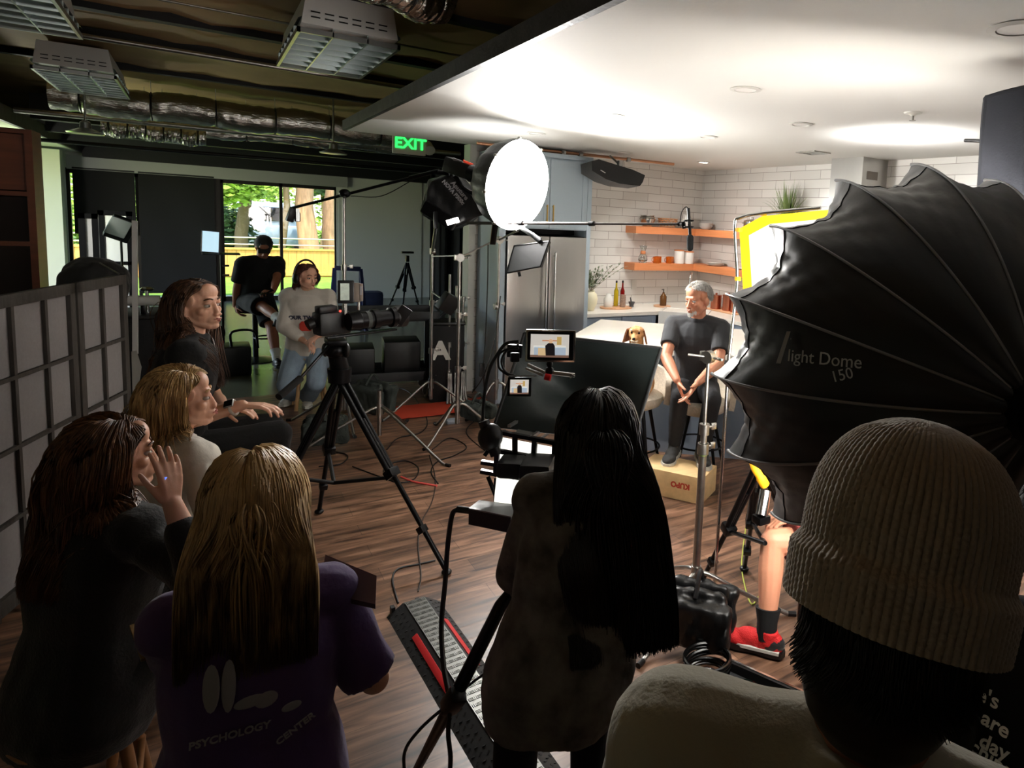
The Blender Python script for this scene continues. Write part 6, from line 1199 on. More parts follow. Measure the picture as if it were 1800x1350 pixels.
# equipment cart
CG = mat('dark grey cart plastic', (44, 46, 48), .55, bump=(80, .1)); ca = thing('utility_cart', 'dark grey plastic utility cart behind the tripod camera', 'cart', (1.62, 7.5, 0)); R_ = Euler((0, 0, R3(-8))).to_matrix().to_4x4(); T = Matrix.Translation((1.62, 7.5, 0)) @ R_
def cart_tray(z): 
    m = M(T); m.box((0, 0, z), (1.0, .56, .03), bev=.012)
    for a, b in (((-.49, -.27), (.49, -.27)), ((-.49, .27), (.49, .27)), ((-.49, -.27), (-.49, .27)), ((.49, -.27), (.49, .27))): m.bar((*a, z + .04), (*b, z + .04), .02, .1, bev=.008)
    return m
cart_tray(.84).build('top_tray', CG, ca); cart_tray(.2).build('bottom_tray', CG, ca)
for x in (-.44, .44):
    for y in (-.24, .24): M(T).bar((x, y, .2), (x, y, .84), .07, .07, bev=.02).build('leg', CG, ca)
for x in (-.4, .4):
    for y in (-.2, .2): M(T).cyl((x, y - .02, .06), (x, y + .02, .06), .06, n=20).cyl((x, y, .06), (x, y, .18), .012).build('caster', mat('grey wheel', (120, 118, 110), .6), ca)
M(T).tube(crv([(.5, -.24, .86), (.6, -.2, .95), (.6, .2, .95), (.5, .24, .86)]), .018, 10).build('push_handle', CG, ca)
for x, w_2, h_2, lab in ((-.28, .3, .3, 'left'), (.14, .36, .36, 'right')): tag(M(T).box((x, 0, .235 + h_2 / 2 + .001), (w_2, .4, h_2), bev=.015).build('equipment_case', BLK), lab + ' black hard case on the bottom shelf of the cart', 'case', 'cases on the cart shelf')
bc_ = thing('black_bin', 'black road case with a white letter A on its side behind the chrome stands', 'road case', (2.12, 6.95, 0)); M().box((2.12, 7.05, .41), (.34, .32, .82), Euler((0, 0, -.25)).to_matrix(), bev=.02).build('case_body', BLACKP, bc_); M().box((2.12, 7.05, .835), (.36, .34, .03), Euler((0, 0, -.25)).to_matrix(), bev=.01).build('lid', BLK, bc_)
qa = at(738, 612, d=6.55); 
M().bar((1.97, 6.9, .3), (1.97, 6.9, .301), .01, .01).build('case_latch', ZINC, bc_)
fA = V((math.sin(-.25), -math.cos(-.25), 0)); fA = V((-math.sin(.25), -math.cos(.25), 0)); TA = frame_yx(V((2.12, 7.05, .55)) + fA * .163 + V((-.07, 0, 0)), (0, 0, 1), fA); text_mesh('A', .26, TA, .001, .012).build('white_letter', LIGHTW, bc_, ang=20)
# far tripod, blue bag, blue bench
ft = thing('photo_tripod', 'small black tripod standing before the grey far wall', 'tripod', at(712, 556, z=0)); a = at(716, 462, y=at(712, 552, z=0).y); fz = [at(682, 545, z=0), at(706, 560, z=0), at(738, 548, z=0)]
legs3(ft, a, fz, .5, .02); M().box(a + V((0, 0, .08)), (.06, .08, .12), bev=.01).box(a + V((0, 0, .2)), (.22, .1, .04), bev=.01).build('tripod_head', BLKM, ft)
tag(M().box(at(650, 520, y=13.6) + V((0, 0, .02)), (.45, .3, .42), bev=.07).build('duffel_bag', mat('navy nylon', (24, 34, 62), .6, nz=(8, .2), bump=(10, .5))), 'navy blue bag standing on the floor before the grey wall', 'bag')
bo = bpy.data.objects['duffel_bag']; bo.location.z = 0
bb = thing('blue_sawhorse', 'dark blue metal folding trestle beside the window post', 'trestle', (2.0, 11.5, 0)); NB = mat('navy steel', (30, 40, 92), .45); a = at(588, 471, y=11.5); b = at(634, 473, y=11.5)
M().bar(a, b, .06, .07, bev=.01).build('crossbar', NB, bb)
for p, s in ((a, -1), (b, 1)): M().bar(p, (p.x + s * .05, p.y - .2, 0), .05, .03).bar(p, (p.x + s * .05, p.y + .2, 0), .05, .03).build('leg', NB, bb)
# stool of the person in the cap
so = thing('pedestal_stool', 'black pedestal bar stool under the person in the cap', 'stool', (.55, 9.75, 0)); T = Matrix.Translation((.55, 9.75, 0))
M(T).lathe([(.001, .68), (.17, .68), (.19, .7), (.18, .74), (.001, .745)], 28).build('seat', BLKF, so); M(T).cyl((0, 0, .02), (0, 0, .68), .03, n=16).build('column', BLKM, so); M(T).lathe([(.24, 0), (.24, .012), (.04, .05), (.001, .05)], 32).build('base', BLKM, so); M(T).tube([(.1 + .12 * math.cos(q), .12 * math.sin(q) - .05, .3) for q in np.linspace(0, 2 * math.pi, 29)[:-1]], .01, 8, closed=True).build('foot_ring', BLKM, so)
s2 = thing('wooden_stool', 'tan wooden stool under the person in the pale sweatshirt', 'stool', (.86, 7.3, 0)); TAN = mat('tan wood', (190, 150, 104), .5, nz=(5, .1)); T = Matrix.Translation((.86, 7.3, 0)); M(T).lathe([(.001, .5), (.17, .5), (.175, .525), (.001, .53)], 28).build('seat', TAN, s2)
for a in (45, 135, 225, 315): M(T).cyl((.11 * math.cos(R3(a)), .11 * math.sin(R3(a)), .5), (.19 * math.cos(R3(a)), .19 * math.sin(R3(a)), 0), .017).build('leg', TAN, s2)
# equipment at the left before the glass
q0 = at(300, 640, z=0); rc1 = thing('road_case', 'large black road case under the white tube light', 'road case', (-.35, 7.6, 0)); M().box((-.42, 7.7, .46), (.95, .6, .9), bev=.02).build('case_body', BLACKP, rc1); M().box((-.42, 7.7, .925), (.97, .62, .03), bev=.01).build('lid', BLK, rc1)
for x in (-.88, .04): M().box((x, 7.4, .46), (.03, .03, .9)).build('corner_edge', ALU, rc1)
for x in (-.7, -.14): M().box((x, 7.392, .8), (.08, .012, .09), bev=.004).build('latch', CHROME, rc1)
a = at(250, 466, y=7.6); b = at(328, 462, y=7.5); zt = .942
tl = thing('tube_light', 'thick white tube light lying on chrome clamps on the road case', 'tube light', (-.5, 7.6, zt)); a = V((-.86, 7.55, zt + .12)); b = V((-.3, 7.5, zt + .12)); M().cyl(a, b, .045, n=24).build('tube', mat('frosted tube', (200, 200, 196), .5), tl); M().cyl(a - V((.03, 0, 0)), a + V((.02, 0, 0)), .05, n=24).build('end_cap', ALU, tl)
for x in (-.72, -.42): M().box((x, 7.53, zt + .04), (.04, .06, .085), bev=.01).build('cradle', BLKM, tl)
gk = thing('chrome_knob_clamp', 'chrome grip clamp with a round handle on the road case', 'clamp', (-.4, 7.75, zt)); M().cyl((-.4, 7.72, zt), (-.4, 7.72, zt + .2), .014).lathe([(.001, 0), (.05, .0), (.055, .012), (.03, .03), (.001, .035)], 20, Matrix.Translation((-.4, 7.72, zt + .19))).build('clamp_post', CHROME, gk)
ck = thing('small_black_camera', 'small black camera on a post with an orange lit label beside the tube light', 'camera', (-.62, 7.9, zt)); M().cyl((-.62, 7.85, zt), (-.62, 7.85, zt + .22), .02).build('post', BLKM, ck); M().box((-.62, 7.85, zt + .27), (.12, .1, .12), bev=.015).build('camera_body', BLK, ck); M().box((-.655, 7.798, zt + .26), (.03, .004, .05)).build('label', mat('orange lit label', (250, 170, 90), .5, emit=((1, .5, .2), .6)), ck)
tb = thing('tablet_stand', 'tall thin stand with a small tray and a pale blue tablet', 'tablet stand', at(394, 655, z=0)); p = at(394, 652, z=0); top = at(392, 446, y=p.y)
M().cyl(p, V((p.x, p.y, top.z)), .014).build('pole', BLKM, tb); M().box((p.x, p.y, top.z), (.36, .26, .012), bev=.004).build('tray', BLKM, tb); M().cyl(p + V((0, 0, top.z * .9)), p + V((.07, -.02, top.z * .9)), .012).cyl(p + V((0, 0, top.z * .82)), p + V((.07, -.02, top.z * .82)), .012).build('knob', ZINC, tb)
for a in (30, 150, 270): M().cyl(p + V((0, 0, .12)), p + V((.3 * math.cos(R3(a)), .3 * math.sin(R3(a)), .005)), .01).build('leg', BLKM, tb)
tq = at(370, 425, y=p.y - .05); td = thing('tablet', 'pale blue glowing tablet standing on the tray of the tall stand', 'tablet', tq - V((0, 0, .12))); Tt = frame_yx(tq, (0.05, .25, 1), (.1, -1, .2)); M(Tt).box((0, 0, 0), (.17, .25, .01), bev=.004).build('tablet_body', BLK, td); M(Tt).box((0, 0, .0055), (.155, .235, .002)).build('screen', mat('pale blue screen', (170, 200, 215), .3, emit=((.35, .5, .58), .8)), td)
tg = thing('tool_bag', 'black equipment box with a red handle light on the floor by the window', 'equipment box', at(404, 655, z=0)); p = at(404, 660, z=0); M().box(p + V((0, .1, .17)), (.42, .4, .34), bev=.03).build('box_body', BLK, tg); M().tube(crv([p + V((.02, 0, .34)), p + V((.03, 0, .5)), p + V((.24, 0, .5)), p + V((.28, 0, .3))]), .014, 8).build('bent_tube', BLKM, tg)
rl = thing('work_light', 'small black headed work light with a red base on the equipment box', 'work light', p + V((-.1, 0, .34))); M().lathe([(.05, 0), (.05, .06), (.03, .1), (.001, .1)], 16, Matrix.Translation(p + V((-.1, 0, .341)))).build('red_base', RED, rl); M().ell(p + V((-.1, 0, .5)), (.07, .07, .09)).build('lamp_head', BLK, rl)
# folding paper screen (two leaves in view)
SHW = mat('weathered dark screen wood', (74, 70, 66), .8, nz=(12, .2, (4, 4, .6)), bump=(30, .3)); PAP = mat('rice paper', (150, 146, 147), .85, nz=(60, .05))
hg = [V((-1.35, 3.85, 0)), V((-.80, 4.05, 0)), V((-.56, 4.78, 0)), V((-.38, 5.3, 0))]
ss = thing('folding_screen', 'dark wooden folding screen with grey paper panes at the left', 'folding screen', hg[2])
for i in range(1, 3):
    a, b = hg[i], hg[i + 1]; 
    if i == 1: a = b + (a - b).normalized() * .8
    d = (b - a).normalized(); nn = V((d.y, -d.x, 0)); a = a + d * .01; b = b - d * .01; hh = 1.5; lf = M()
    def post(p, w, z0, z1): lf.bar(p + V((0, 0, z0)), p + V((0, 0, z1)), w, .03, up=nn, bev=.004)
    post(a + d * .025, .05, .0, hh); post(b - d * .025, .05, 0, hh); lf.bar(a + V((0, 0, hh - .03)), b + V((0, 0, hh - .03)), .03, .06, bev=.004); lf.bar(a + V((0, 0, .06)), b + V((0, 0, .06)), .03, .08)
    L = (b - a).length; nc = 2 if L < .6 else 3
    leaf_ = lf.build('screen_leaf', SHW, ss); k_ = M()
    for c in range(1, nc): p = a + d * (L * c / nc); k_.bar(p + nn * .004 + V((0, 0, .1)), p + nn * .004 + V((0, 0, hh - .06)), .022, .016, up=nn)
    for r in range(1, 4): z = .1 + (hh - .16) * r / 4; k_.bar(a + V((0, 0, z)) + nn * .006, b + V((0, 0, z)) + nn * .006, .016, .02)
    k_.build('lattice', SHW, leaf_)
    M().add([a + V((0, 0, .1)) - nn * .006, b + V((0, 0, .1)) - nn * .006, b + V((0, 0, hh - .06)) - nn * .006, a + V((0, 0, hh - .06)) - nn * .006], [(0, 1, 2, 3)]).build('paper_pane', PAP, leaf_)
# bookcase
BKW = mat('reddish brown veneer', (116, 62, 38), .45, nz=(4, .2, (.6, .6, 5)), bump=(20, .1)); BKD = mat('dark brown veneer', (62, 34, 26), .5, nz=(4, .2, (.6, .6, 5)))
bk_s = thing('bookcase', 'tall reddish brown bookcase at the left edge', 'bookcase', (-1.75, 8.2, 0))
M().b2((-1.2, 7.98, 0), (-1.15, 8.4, 2.5)).build('side_panel', BKW, bk_s); M().b2((-2.4, 7.98, 0), (-2.35, 8.4, 2.5)).build('side_panel', BKW, bk_s); M().b2((-2.35, 8.36, 0), (-1.2, 8.4, 2.5)).build('back_panel', BKD, bk_s)
for z in (.05, .9, 1.5, 1.93, 2.46): M().b2((-2.35, 7.98, z), (-1.2, 8.36, z + .04)).build('shelf', BKW, bk_s)
M().b2((-2.35, 8.02, 1.98), (-1.205, 8.04, 2.455)).build('upper_door', BKW, bk_s); M().b2((-2.35, 8.02, .1), (-1.205, 8.04, 1.92)).build('lower_door', mat('dark glossy door', (34, 22, 22), .15), bk_s)
# black umbrella like softbox behind the screen, framed panels, white boards
ub = thing('folded_umbrella_softbox', 'black domed softbox lying behind the top of the folding screen', 'softbox', at(172, 500, d=5.3)); c = at(168, 500, d=5.4); organic(M().ell(c, (.24, .2, .235)), 'dome_cloth', BLKF, ub, .015, 2, (6, .03, (1, 1, 1))); M().cyl(at(175, 462, d=5.2), at(210, 482, d=5.15), .006).build('rod', ALU, ub); M().cyl(c, (c.x, c.y, .0), .015).build('stand_pole', BLKM, ub)
wf = thing('white_foam_board', 'white foam board seen nearly edge on beside the folding screen', 'foam board', at(240, 690, d=5.5)); p = at(237, 620, d=5.6); M().bar(at(237, 388, d=5.6), at(238, 622, d=5.6), .035, .03).build('board_edge', mat('white foam board', (212, 212, 210), .7), wf); a = at(231, 618, d=5.5); b = at(247, 640, d=5.5)
M().add([at(231, 618, d=5.5), at(240, 616, d=5.5), at(249, 645, d=5.5), at(246, 668, d=5.5), at(233, 690, d=5.5)] + [at(231, 618, d=5.53), at(240, 616, d=5.53), at(249, 645, d=5.53), at(246, 668, d=5.53), at(233, 690, d=5.53)], [(0, 1, 2, 3, 4), (9, 8, 7, 6, 5)] + [(i, (i + 1) % 5, (i + 1) % 5 + 5, i + 5) for i in range(5)]).build('board_flap', _mats['white foam board'], wf); M().cyl((p.x, p.y, 0), (p.x, p.y, p.z), .01).build('board_foot', ALU, wf)
for i, (x0, x1, y0, y1, lab) in enumerate(((143, 172, 376, 452, 'narrow black framed grey pane'), (176, 232, 372, 430, 'wide black framed white pane'))):
    Y_ = 12.2 + i * .5; a = at(x0, y1 + 60, y=Y_); b = at(x1, y0, y=Y_); wd = b.x - a.x; fp = thing('framed_panel', lab + ' leaning before the half drawn blind', 'panel', (a.x + wd / 2, Y_, 0))
    m = M(); m.b2((a.x, Y_, 0), (a.x + .07, Y_ + .04, b.z)).b2((b.x - .07, Y_, 0), (b.x, Y_ + .04, b.z)).b2((a.x, Y_, b.z - .07), (b.x, Y_ + .04, b.z)).b2((a.x, Y_, .0), (b.x, Y_ + .04, .07)).b2((a.x, Y_, b.z * .55), (b.x, Y_ + .04, b.z * .55 + .05)); m.build('frame', BLKM, fp)
    M().b2((a.x + .06, Y_ + .015, .06), (b.x - .06, Y_ + .025, b.z - .06)).build('pane', PAP if i == 0 else mat('white translucent pane', (214, 214, 210), .6), fp)
q = at(212, 402, d=9.5); fl = thing('tilted_floodlight', 'grey square floodlight tilted on an arm before the framed panels', 'floodlight', q); M().box(q, (.3, .12, .34), Euler((.3, .4, .2)).to_matrix(), bev=.03).build('flood_body', BLKM, fl); M().box(q + V((-.02, -.075, .02)), (.24, .02, .26), Euler((.3, .4, .2)).to_matrix(), bev=.01).build('flood_lens', mat('grey lens', (120, 124, 122), .3), fl); M().cyl(q, (q.x, q.y, 0), .015).build('flood_stand', BLKM, fl)
# ---------------------------------------------------------------- teleprompter rig
tp = thing('teleprompter_rig', 'black hooded teleprompter with rails on a tripod in front of the long haired person', 'teleprompter', at(960, 1010, d=2.5)); HOODC = mat('black hood cloth', (20, 30, 29), .45, bump=(3.5, .9, (1, 1, .5)), sheen=.15)
TL, TR, BR, BL = at(922, 586, d=2.75), at(1162, 612, d=2.72), at(1112, 778, d=2.5), at(868, 752, d=2.52)
def hoodface(TL, TR, BR, BL, amp, n=26):
    nn = (TR - TL).cross(BL - TL).normalized(); G = []
    for j in range(n):
        v = j / (n - 1); row = []
        for i in range(n):
            u_ = i / (n - 1); p = TL.lerp(TR, u_).lerp(BL.lerp(BR, u_), v); s_ = math.sin(math.pi * u_) * math.sin(math.pi * min(1, v * 1.15)); row.append(p - nn * amp * s_ * (1 + .6 * math.sin(5 * (v - u_ * .8) + 1)))
        G.append(row)
    return G
M().grid(hoodface(TL, TR, BR, BL, -.085), thick=.004).build('hood_cloth', HOODC, tp, ang=80)
bk2 = V((.58, .80, -.1)).normalized(); off = bk2 * .42; c_ = (TL + TR + BR + BL) / 4
sh_ = lambda p, k=.62: (p - c_) * k + c_ + off
for A, B in ((TL, TR), (TR, BR), (BL, TL)): M().grid(hoodface(A, B, sh_(B), sh_(A), .01, 8), thick=.004).build('hood_side', HOODC, tp, ang=80)
m = M()
for A, B in ((TL, TR), (TR, BR), (BL, TL)): m.cyl(A, B, .007)
m.build('hood_edge', BLKF, tp)
fg = M(); S_ = lambda x, y, d=2.42: at(x, y, d=d)
for a, b in (((846, 812), (1000, 838)), ((845, 828), (1000, 858)), ((880, 760), (1010, 785)), ((852, 800), (880, 760)), ((905, 765), (905, 845)), ((876, 762), (872, 830)), ((940, 775), (935, 850)), ((975, 780), (972, 852)), ((862, 790), (985, 812)), ((1000, 785), (1000, 855))): fg.bar(S_(*a), S_(*b), .018, .014)
fg.build('cage_frame', BLKM, tp)
M().bar(S_(895, 749), S_(930, 728, 2.75), .012, .01).bar(S_(945, 775), S_(972, 755, 2.7), .008, .008).bar(S_(934, 768), S_(972, 742, 2.75), .012, .01).build('rail', ALU, tp)
M().add([S_(901, 762), S_(934, 768), S_(965, 744, 2.75), S_(932, 738, 2.75)] + [S_(901, 768), S_(934, 774), S_(965, 750, 2.75), S_(932, 744, 2.75)], [(0, 1, 2, 3), (7, 6, 5, 4), (0, 4, 5, 1), (1, 5, 6, 2), (2, 6, 7, 3), (3, 7, 4, 0)]).build('top_plate', mat('grey plate', (120, 120, 118), .4, .6), tp, ang=20)
for k in range(4): M().cyl(S_(916 + k * 8, 757 - k * 4, 2.55), S_(916 + k * 8, 755 - k * 4, 2.55), .004).build('plate_screw', BLKM, tp)
PW_ = mat('white prompter screen', (250, 248, 236), .4, emit=((1, .98, .9), .6))
sc = [S_(880, 768, 2.6), S_(1005, 792, 2.6), S_(995, 905, 2.3), S_(868, 885, 2.3)]
sl = V((0, 0, -.02)); M().add(sc + [p + sl for p in sc], [(0, 1, 2, 3), (7, 6, 5, 4)] + [(i, (i + 1) % 4, (i + 1) % 4 + 4, i + 4) for i in range(4)]).build('prompter_screen', PW_, tp, ang=20)
M().box(S_(945, 830, 2.35), (.11, .14, .1), Euler((0, 0, -.6)).to_matrix(), bev=.02).box(S_(900, 820, 2.35), (.09, .1, .06), Euler((0, 0, -.6)).to_matrix(), bev=.015).cyl(S_(930, 865, 2.32), S_(960, 860, 2.32), .035).build('camera_body', BLK, tp)
M().ell(S_(862, 768, 2.4), (.045, .04, .05)).cyl(S_(850, 740, 2.4), S_(872, 800, 2.4), .02).build('cable_bundle', RUB, tp)
M().cyl(S_(858, 838), S_(874, 878, 2.4), .008).cyl(S_(902, 845), S_(880, 880, 2.4), .008).cyl(S_(875, 840), S_(874, 892, 2.4), .014).build('support_bracket', BLKM, tp)
M().bar(S_(905, 620), S_(905, 636), .03, .03, bev=.004).bar(S_(892, 616, 2.55), S_(918, 618, 2.55), .02, .05, bev=.004).build('cable_block', BLKM, tp)
ap = S_(985, 940, 2.3); M().cyl(S_(960, 860, 2.36), ap, .05, n=20).build('tripod_head', BLKM, tp); g1 = at(728, 1362, z=0)
M().tube([ap, at(880, 1065, d=2.05), at(800, 1225, d=1.98), g1], [.02, .021, .021, .014], 12).box(at(797, 1232, d=1.98), (.05, .05, .08), Euler((.5, .3, 0)).to_matrix(), bev=.01).build('tripod_leg', BLKM, tp)
for p in ((ap.x + .45, ap.y + .25, 0), (ap.x + .1, ap.y - .38, 0)): M().cyl(ap, p, .018).build('tripod_leg', BLKM, tp)
# the phone like field monitor
fm = thing('field_monitor', 'phone sized monitor on the hood showing the person and the kitchen', 'monitor', at(968, 640, d=2.35)); q = at(968, 608, d=2.38); nq = (CAM - q).normalized(); Tq = frame(q, nq, ax + V((0, 0, -.02))); M(Tq).box((0, 0, 0), (.165, .105, .018), bev=.012).build('monitor_body', BLKM, fm); M(Tq).box((.0, .0, 0), (.176, .116, .008), bev=.004).build('monitor_cage', CHROME, fm)
def tiny_scene(T, w, h, par):
    """the live picture: simple flat colour areas on the screen"""
    def E_(n, c, k=1.0): return mat('live picture ' + n, c, .4, emit=(hexc(*c), k * .42))
    M(T).box((0, 0, 0), (w, h, .001)).build('live_picture', [E_('wall', (205, 200, 192))], par, ang=20); z = .0012
    def r_(n, c, x0, y0, x1, y1, z=z): M(T).b2((x0 * w, y0 * h, z), (x1 * w, y1 * h, z + .0004)).build('live_detail', E_(n, c), par, ang=20)
    r_('shelf', (196, 140, 104), -.2, .2, .3, .25); r_('cabinet', (168, 182, 196), -.4, -.4, .42, -.05); r_('counter', (224, 222, 214), -.42, -.08, .42, 0); r_('floor', (120, 92, 78), -.5, -.5, .5, -.4, z)
    r_('plants', (190, 160, 96), .18, .05, .3, .4, z + .0004); r_('stool', (212, 184, 140), -.3, -.42, -.1, -.1, z + .0005)
    M(T).prism([(w * x, h * y) for x, y in ((-.1, -.42), (.14, -.42), (.13, .0), (.08, .12), (-.04, .12), (-.12, .0))], z + .0006, z + .001).build('live_figure', E_('shirt', (26, 22, 24)), par, ang=20)
    M(T).prism([(w * .02 + w * .055 * math.cos(q_), h * .2 + h * .1 * math.sin(q_)) for q_ in np.linspace(0, 6.28, 15)[:-1]], z + .0006, z + .001).build('live_head', E_('skin', (214, 176, 140)), par, ang=20)
tiny_scene(Tq @ Matrix.Translation((-.003, 0, .0095)), .135, .082, fm)
M().cyl(q + V((0, 0, -.06)), at(968, 660, d=2.4), .006).build('monitor_arm', BLKM, fm)
fm2 = thing('small_monitor', 'tiny square monitor lower left on the hood showing the same picture', 'monitor', at(913, 690, d=2.4)); q = at(913, 680, d=2.42); Tq = frame(q, (CAM - q).normalized(), ax); M(Tq).box((0, 0, -.008), (.085, .07, .014), bev=.004).build('monitor_body', BLKM, fm2); tiny_scene(Tq @ Matrix.Translation((0, 0, .001)), .066, .052, fm2); M(Tq).box((.01, .04, 0), (.1, .006, .012)).build('top_bar', CHROME, fm2)
aa = thing('articulating_arm', 'silver articulating arm with a red knob on the hood', 'arm', at(965, 665, d=2.38)); M().cyl(at(928, 641, d=2.4), at(960, 656, d=2.38), .006).cyl(at(925, 648, d=2.4), at(955, 660, d=2.38), .005).cyl(at(968, 655, d=2.38), at(1010, 660, d=2.38), .008).tube([at(1005 + 5 * math.cos(q_ * 2.1), 661 + 5 * math.sin(q_ * 2.1), d=2.37) for q_ in range(9)], .003, 5).build('rods', ZINC, aa); M().cyl(at(958, 662, d=2.36), at(968, 664, d=2.36), .012).build('red_knob', mat('red knob', (224, 30, 30), .4), aa); M().ell(at(966, 652, d=2.38), (.016, .016, .016)).ell(at(966, 640, d=2.38), (.012, .012, .012)).build('ball_joint', BLKM, aa)
for i, pts in enumerate((((912, 600), (890, 604), (876, 620), (860, 650), (851, 700), (848, 760)), ((912, 612), (895, 614), (884, 626), (882, 640), (890, 655), (905, 660)), ((912, 606), (880, 620), (876, 640), (880, 650), (896, 660), (920, 664)))):
    tag(M().tube(crv([at(*p, d=2.44) for p in pts], 6), .006 if i == 0 else .004, 8).build('monitor_cable', RUB), ['thick black cable looping from the monitor block down the left of the rig', 'inner thin black cable loop beside the monitors', 'outer thin black cable loop beside the monitors'][i], 'cable')
pw = thing('power_box', 'black power box with a grey metal top hanging on the rig handle', 'power box', at(862, 925, d=2.2)); tpc = [at(824, 893, d=2.12), at(898, 908, d=2.08), at(916, 888, d=2.22), at(842, 879, d=2.26)]; dn = V((0, 0, -1))
M().add([p + dn * .004 for p in tpc] + [p + dn * .055 for p in tpc], [(0, 1, 2, 3), (7, 6, 5, 4)] + [(i, (i + 1) % 4, (i + 1) % 4 + 4, i + 4) for i in range(4)]).build('box_body', BLK, pw, ang=20); M().add(tpc + [p + dn * .004 for p in tpc], [(0, 1, 2, 3), (7, 6, 5, 4)] + [(i, (i + 1) % 4, (i + 1) % 4 + 4, i + 4) for i in range(4)]).build('metal_top', mat('grey metal lid', (120, 122, 120), .35, .7), pw, ang=20)
M().cyl(at(805, 895, d=2.16), at(828, 898, d=2.14), .011).build('plug', BLK, pw); M().cyl(at(890, 905, d=2.2), ap, .012).build('hook', BLKM, pw)
def cable(pts, r, label, d=None, m_=None, name='floor_cable', n=6):
    P = [at(p[0], p[1], z=r) if len(p) == 2 else at(p[0], p[1], d=p[2]) for p in pts]; return tag(M().tube(crv(P, n), r, 7).build(name, m_ or RUB), label, 'cable')
cable([(806, 895, 2.16), (795, 905, 2.16), (787, 960, 2.16), (783, 1020, 2.14), (776, 1100, 2.1), (780, 1170, 2.05), (788, 1215, 2.0)], .008, 'thick black cable dropping from the power box to the tripod leg knuckle', name='power_cable')
cable([(785, 1240, 1.98), (740, 1280, 1.98), (712, 1320, 1.98), (712, 1370, 1.98)], .005, 'thin black cable curling left from the rig tripod leg', name='power_cable')
cable([(790, 1250, 1.97), (788, 1290, 1.97), (792, 1330, 1.97), (790, 1370, 1.97)], .007, 'black cable hanging straight down from the rig tripod leg', name='power_cable')
cable([(800, 1225, 1.97), (830, 1200, 2.0), (862, 1178, 2.0), (885, 1170, 2.0)], .004, 'thin cable running from the tripod leg to the long haired person', name='power_cable')
# cable ramp
cr_ = thing('cable_ramp', 'black rubber cable ramp with two red stripes on the floor', 'cable ramp', at(770, 1190, z=0)); a = at(680, 1085, z=0); b = at(765, 1047, z=0); dv_ = (at(818, 1325, z=0) - a).normalized(); w_ = (b - a).length * .98; xr = V((-dv_.y, dv_.x, 0)); xr = xr if xr.dot(b - a) > 0 else -xr; LRp = 1.35
T = Matrix((xr, dv_, xr.cross(dv_))).transposed().to_4x4(); T.translation = a; up_ = 1 if T.col[2].z > 0 else -1
RAMP = mat('ramp rubber', (42, 43, 44), .5); RLID = mat('ramp lid plate', (96, 96, 92), .38, .5)
h_ = .05 * up_; P = [(0, 0), (w_ * .3, h_), (w_ * .7, h_), (w_, 0)]
Tr = T @ Matrix(((1, 0, 0, 0), (0, 0, 1, 0), (0, 1, 0, 0), (0, 0, 0, 1)))
M(Tr).prism(P, 0, LRp).build('ramp_body', RAMP, cr_, ang=20); M(T).box((w_ * .5, LRp / 2, h_ + .003 * up_), (w_ * .38, LRp * .98, .006)).build('lid', RLID, cr_)
m = M(T)
for j in range(34):
    for i in range(5):
        x = w_ * (.33 + .34 * (i + .5) / 5); y = .03 + j * .0385
        for k in range(3):
            o_ = (k - 1) * .007; r45 = 0 if (i + j) % 2 else 1.57; m.box((x + (o_ if r45 else 0), y + (0 if r45 else o_), h_ + .0068 * up_), (.019 if not r45 else .003, .003 if not r45 else .019, .003))
m.build('tread', RLID, cr_, fix=False)
sl_ = math.atan2(h_, w_ * .3)
for s in (0, 1):
    m = M(T)
    for j in range(34):
        for i in range(3):
            x = w_ * (.05 + .08 * i) if s == 0 else w_ * (.95 - .08 * i); z = h_ * (x / (w_ * .3)) if s == 0 else h_ * ((w_ - x) / (w_ * .3)); m.box((x, .03 + j * .0385 + (i % 2) * .015, z + .001 * up_), (.014, .006, .003), Euler((0, -sl_ if s == 0 else sl_, .7 if (i + j) % 2 else -.7)).to_matrix())
    m.build('side_tread', RAMP, cr_, fix=False)
for s, y0, y1 in ((0, .27, .72), (1, .22, .62)):
    x = w_ * .19 if s == 0 else w_ * .81; z = h_ * .63; M(T).box((x, (y0 + y1) / 2, z + .002 * up_), (.028, y1 - y0, .006), Euler((0, -sl_ if s == 0 else sl_, 0)).to_matrix(), bev=.002).build('red_stripe', RED, cr_)
for x in (.02, w_ * .55): M(T).box((x + .01, -.012, h_ * .4), (.018, .03, .04)).build('connector_tab', BLK, cr_)
# floor cables
cable([(700, 1060), (690, 1020), (700, 1000), (735, 992), (765, 985)], .005, 'black cable curling from the ramp end round to the tripod foot'); cable([(735, 1040), (740, 1010), (735, 960), (740, 920), (760, 880), (765, 840), (755, 800)], .004, 'thin brown black cable running up the floor from the ramp', m_=mat('brown cable', (46, 36, 30), .6))
cable([(620, 820), (660, 835), (700, 848), (728, 842), (735, 822), (712, 810), (680, 818), (676, 835), (705, 850)], .005, 'black cable loop lying left of the red connector'); cable([(705, 838), (725, 846), (745, 850), (768, 854)], .007, 'short red cable tail on the wooden floor', m_=mat('coral red cable', (226, 92, 86), .5))
cable([(770, 850), (758, 830), (768, 812), (800, 800), (820, 785), (790, 770), (760, 790)], .005, 'black cable snaking under the bent chrome stand leg'); cable([(800, 690), (830, 700), (860, 720), (890, 700), (840, 735), (820, 760), (850, 790), (870, 800)], .005, 'black cables tangled right of the chrome stands'); cable([(690, 680), (720, 690), (750, 735), (740, 760), (700, 770), (680, 790)], .005, 'black cable crossing between the cart and the stands')
cable([(540, 760), (580, 790), (610, 800), (600, 815), (560, 820)], .005, 'black cable beneath the tripod spreader'); cable([(775, 700), (800, 712), (840, 700), (868, 690), (872, 680)], .006, 'coral red cable running to the grey cabinet corner', m_=_mats['coral red cable'])
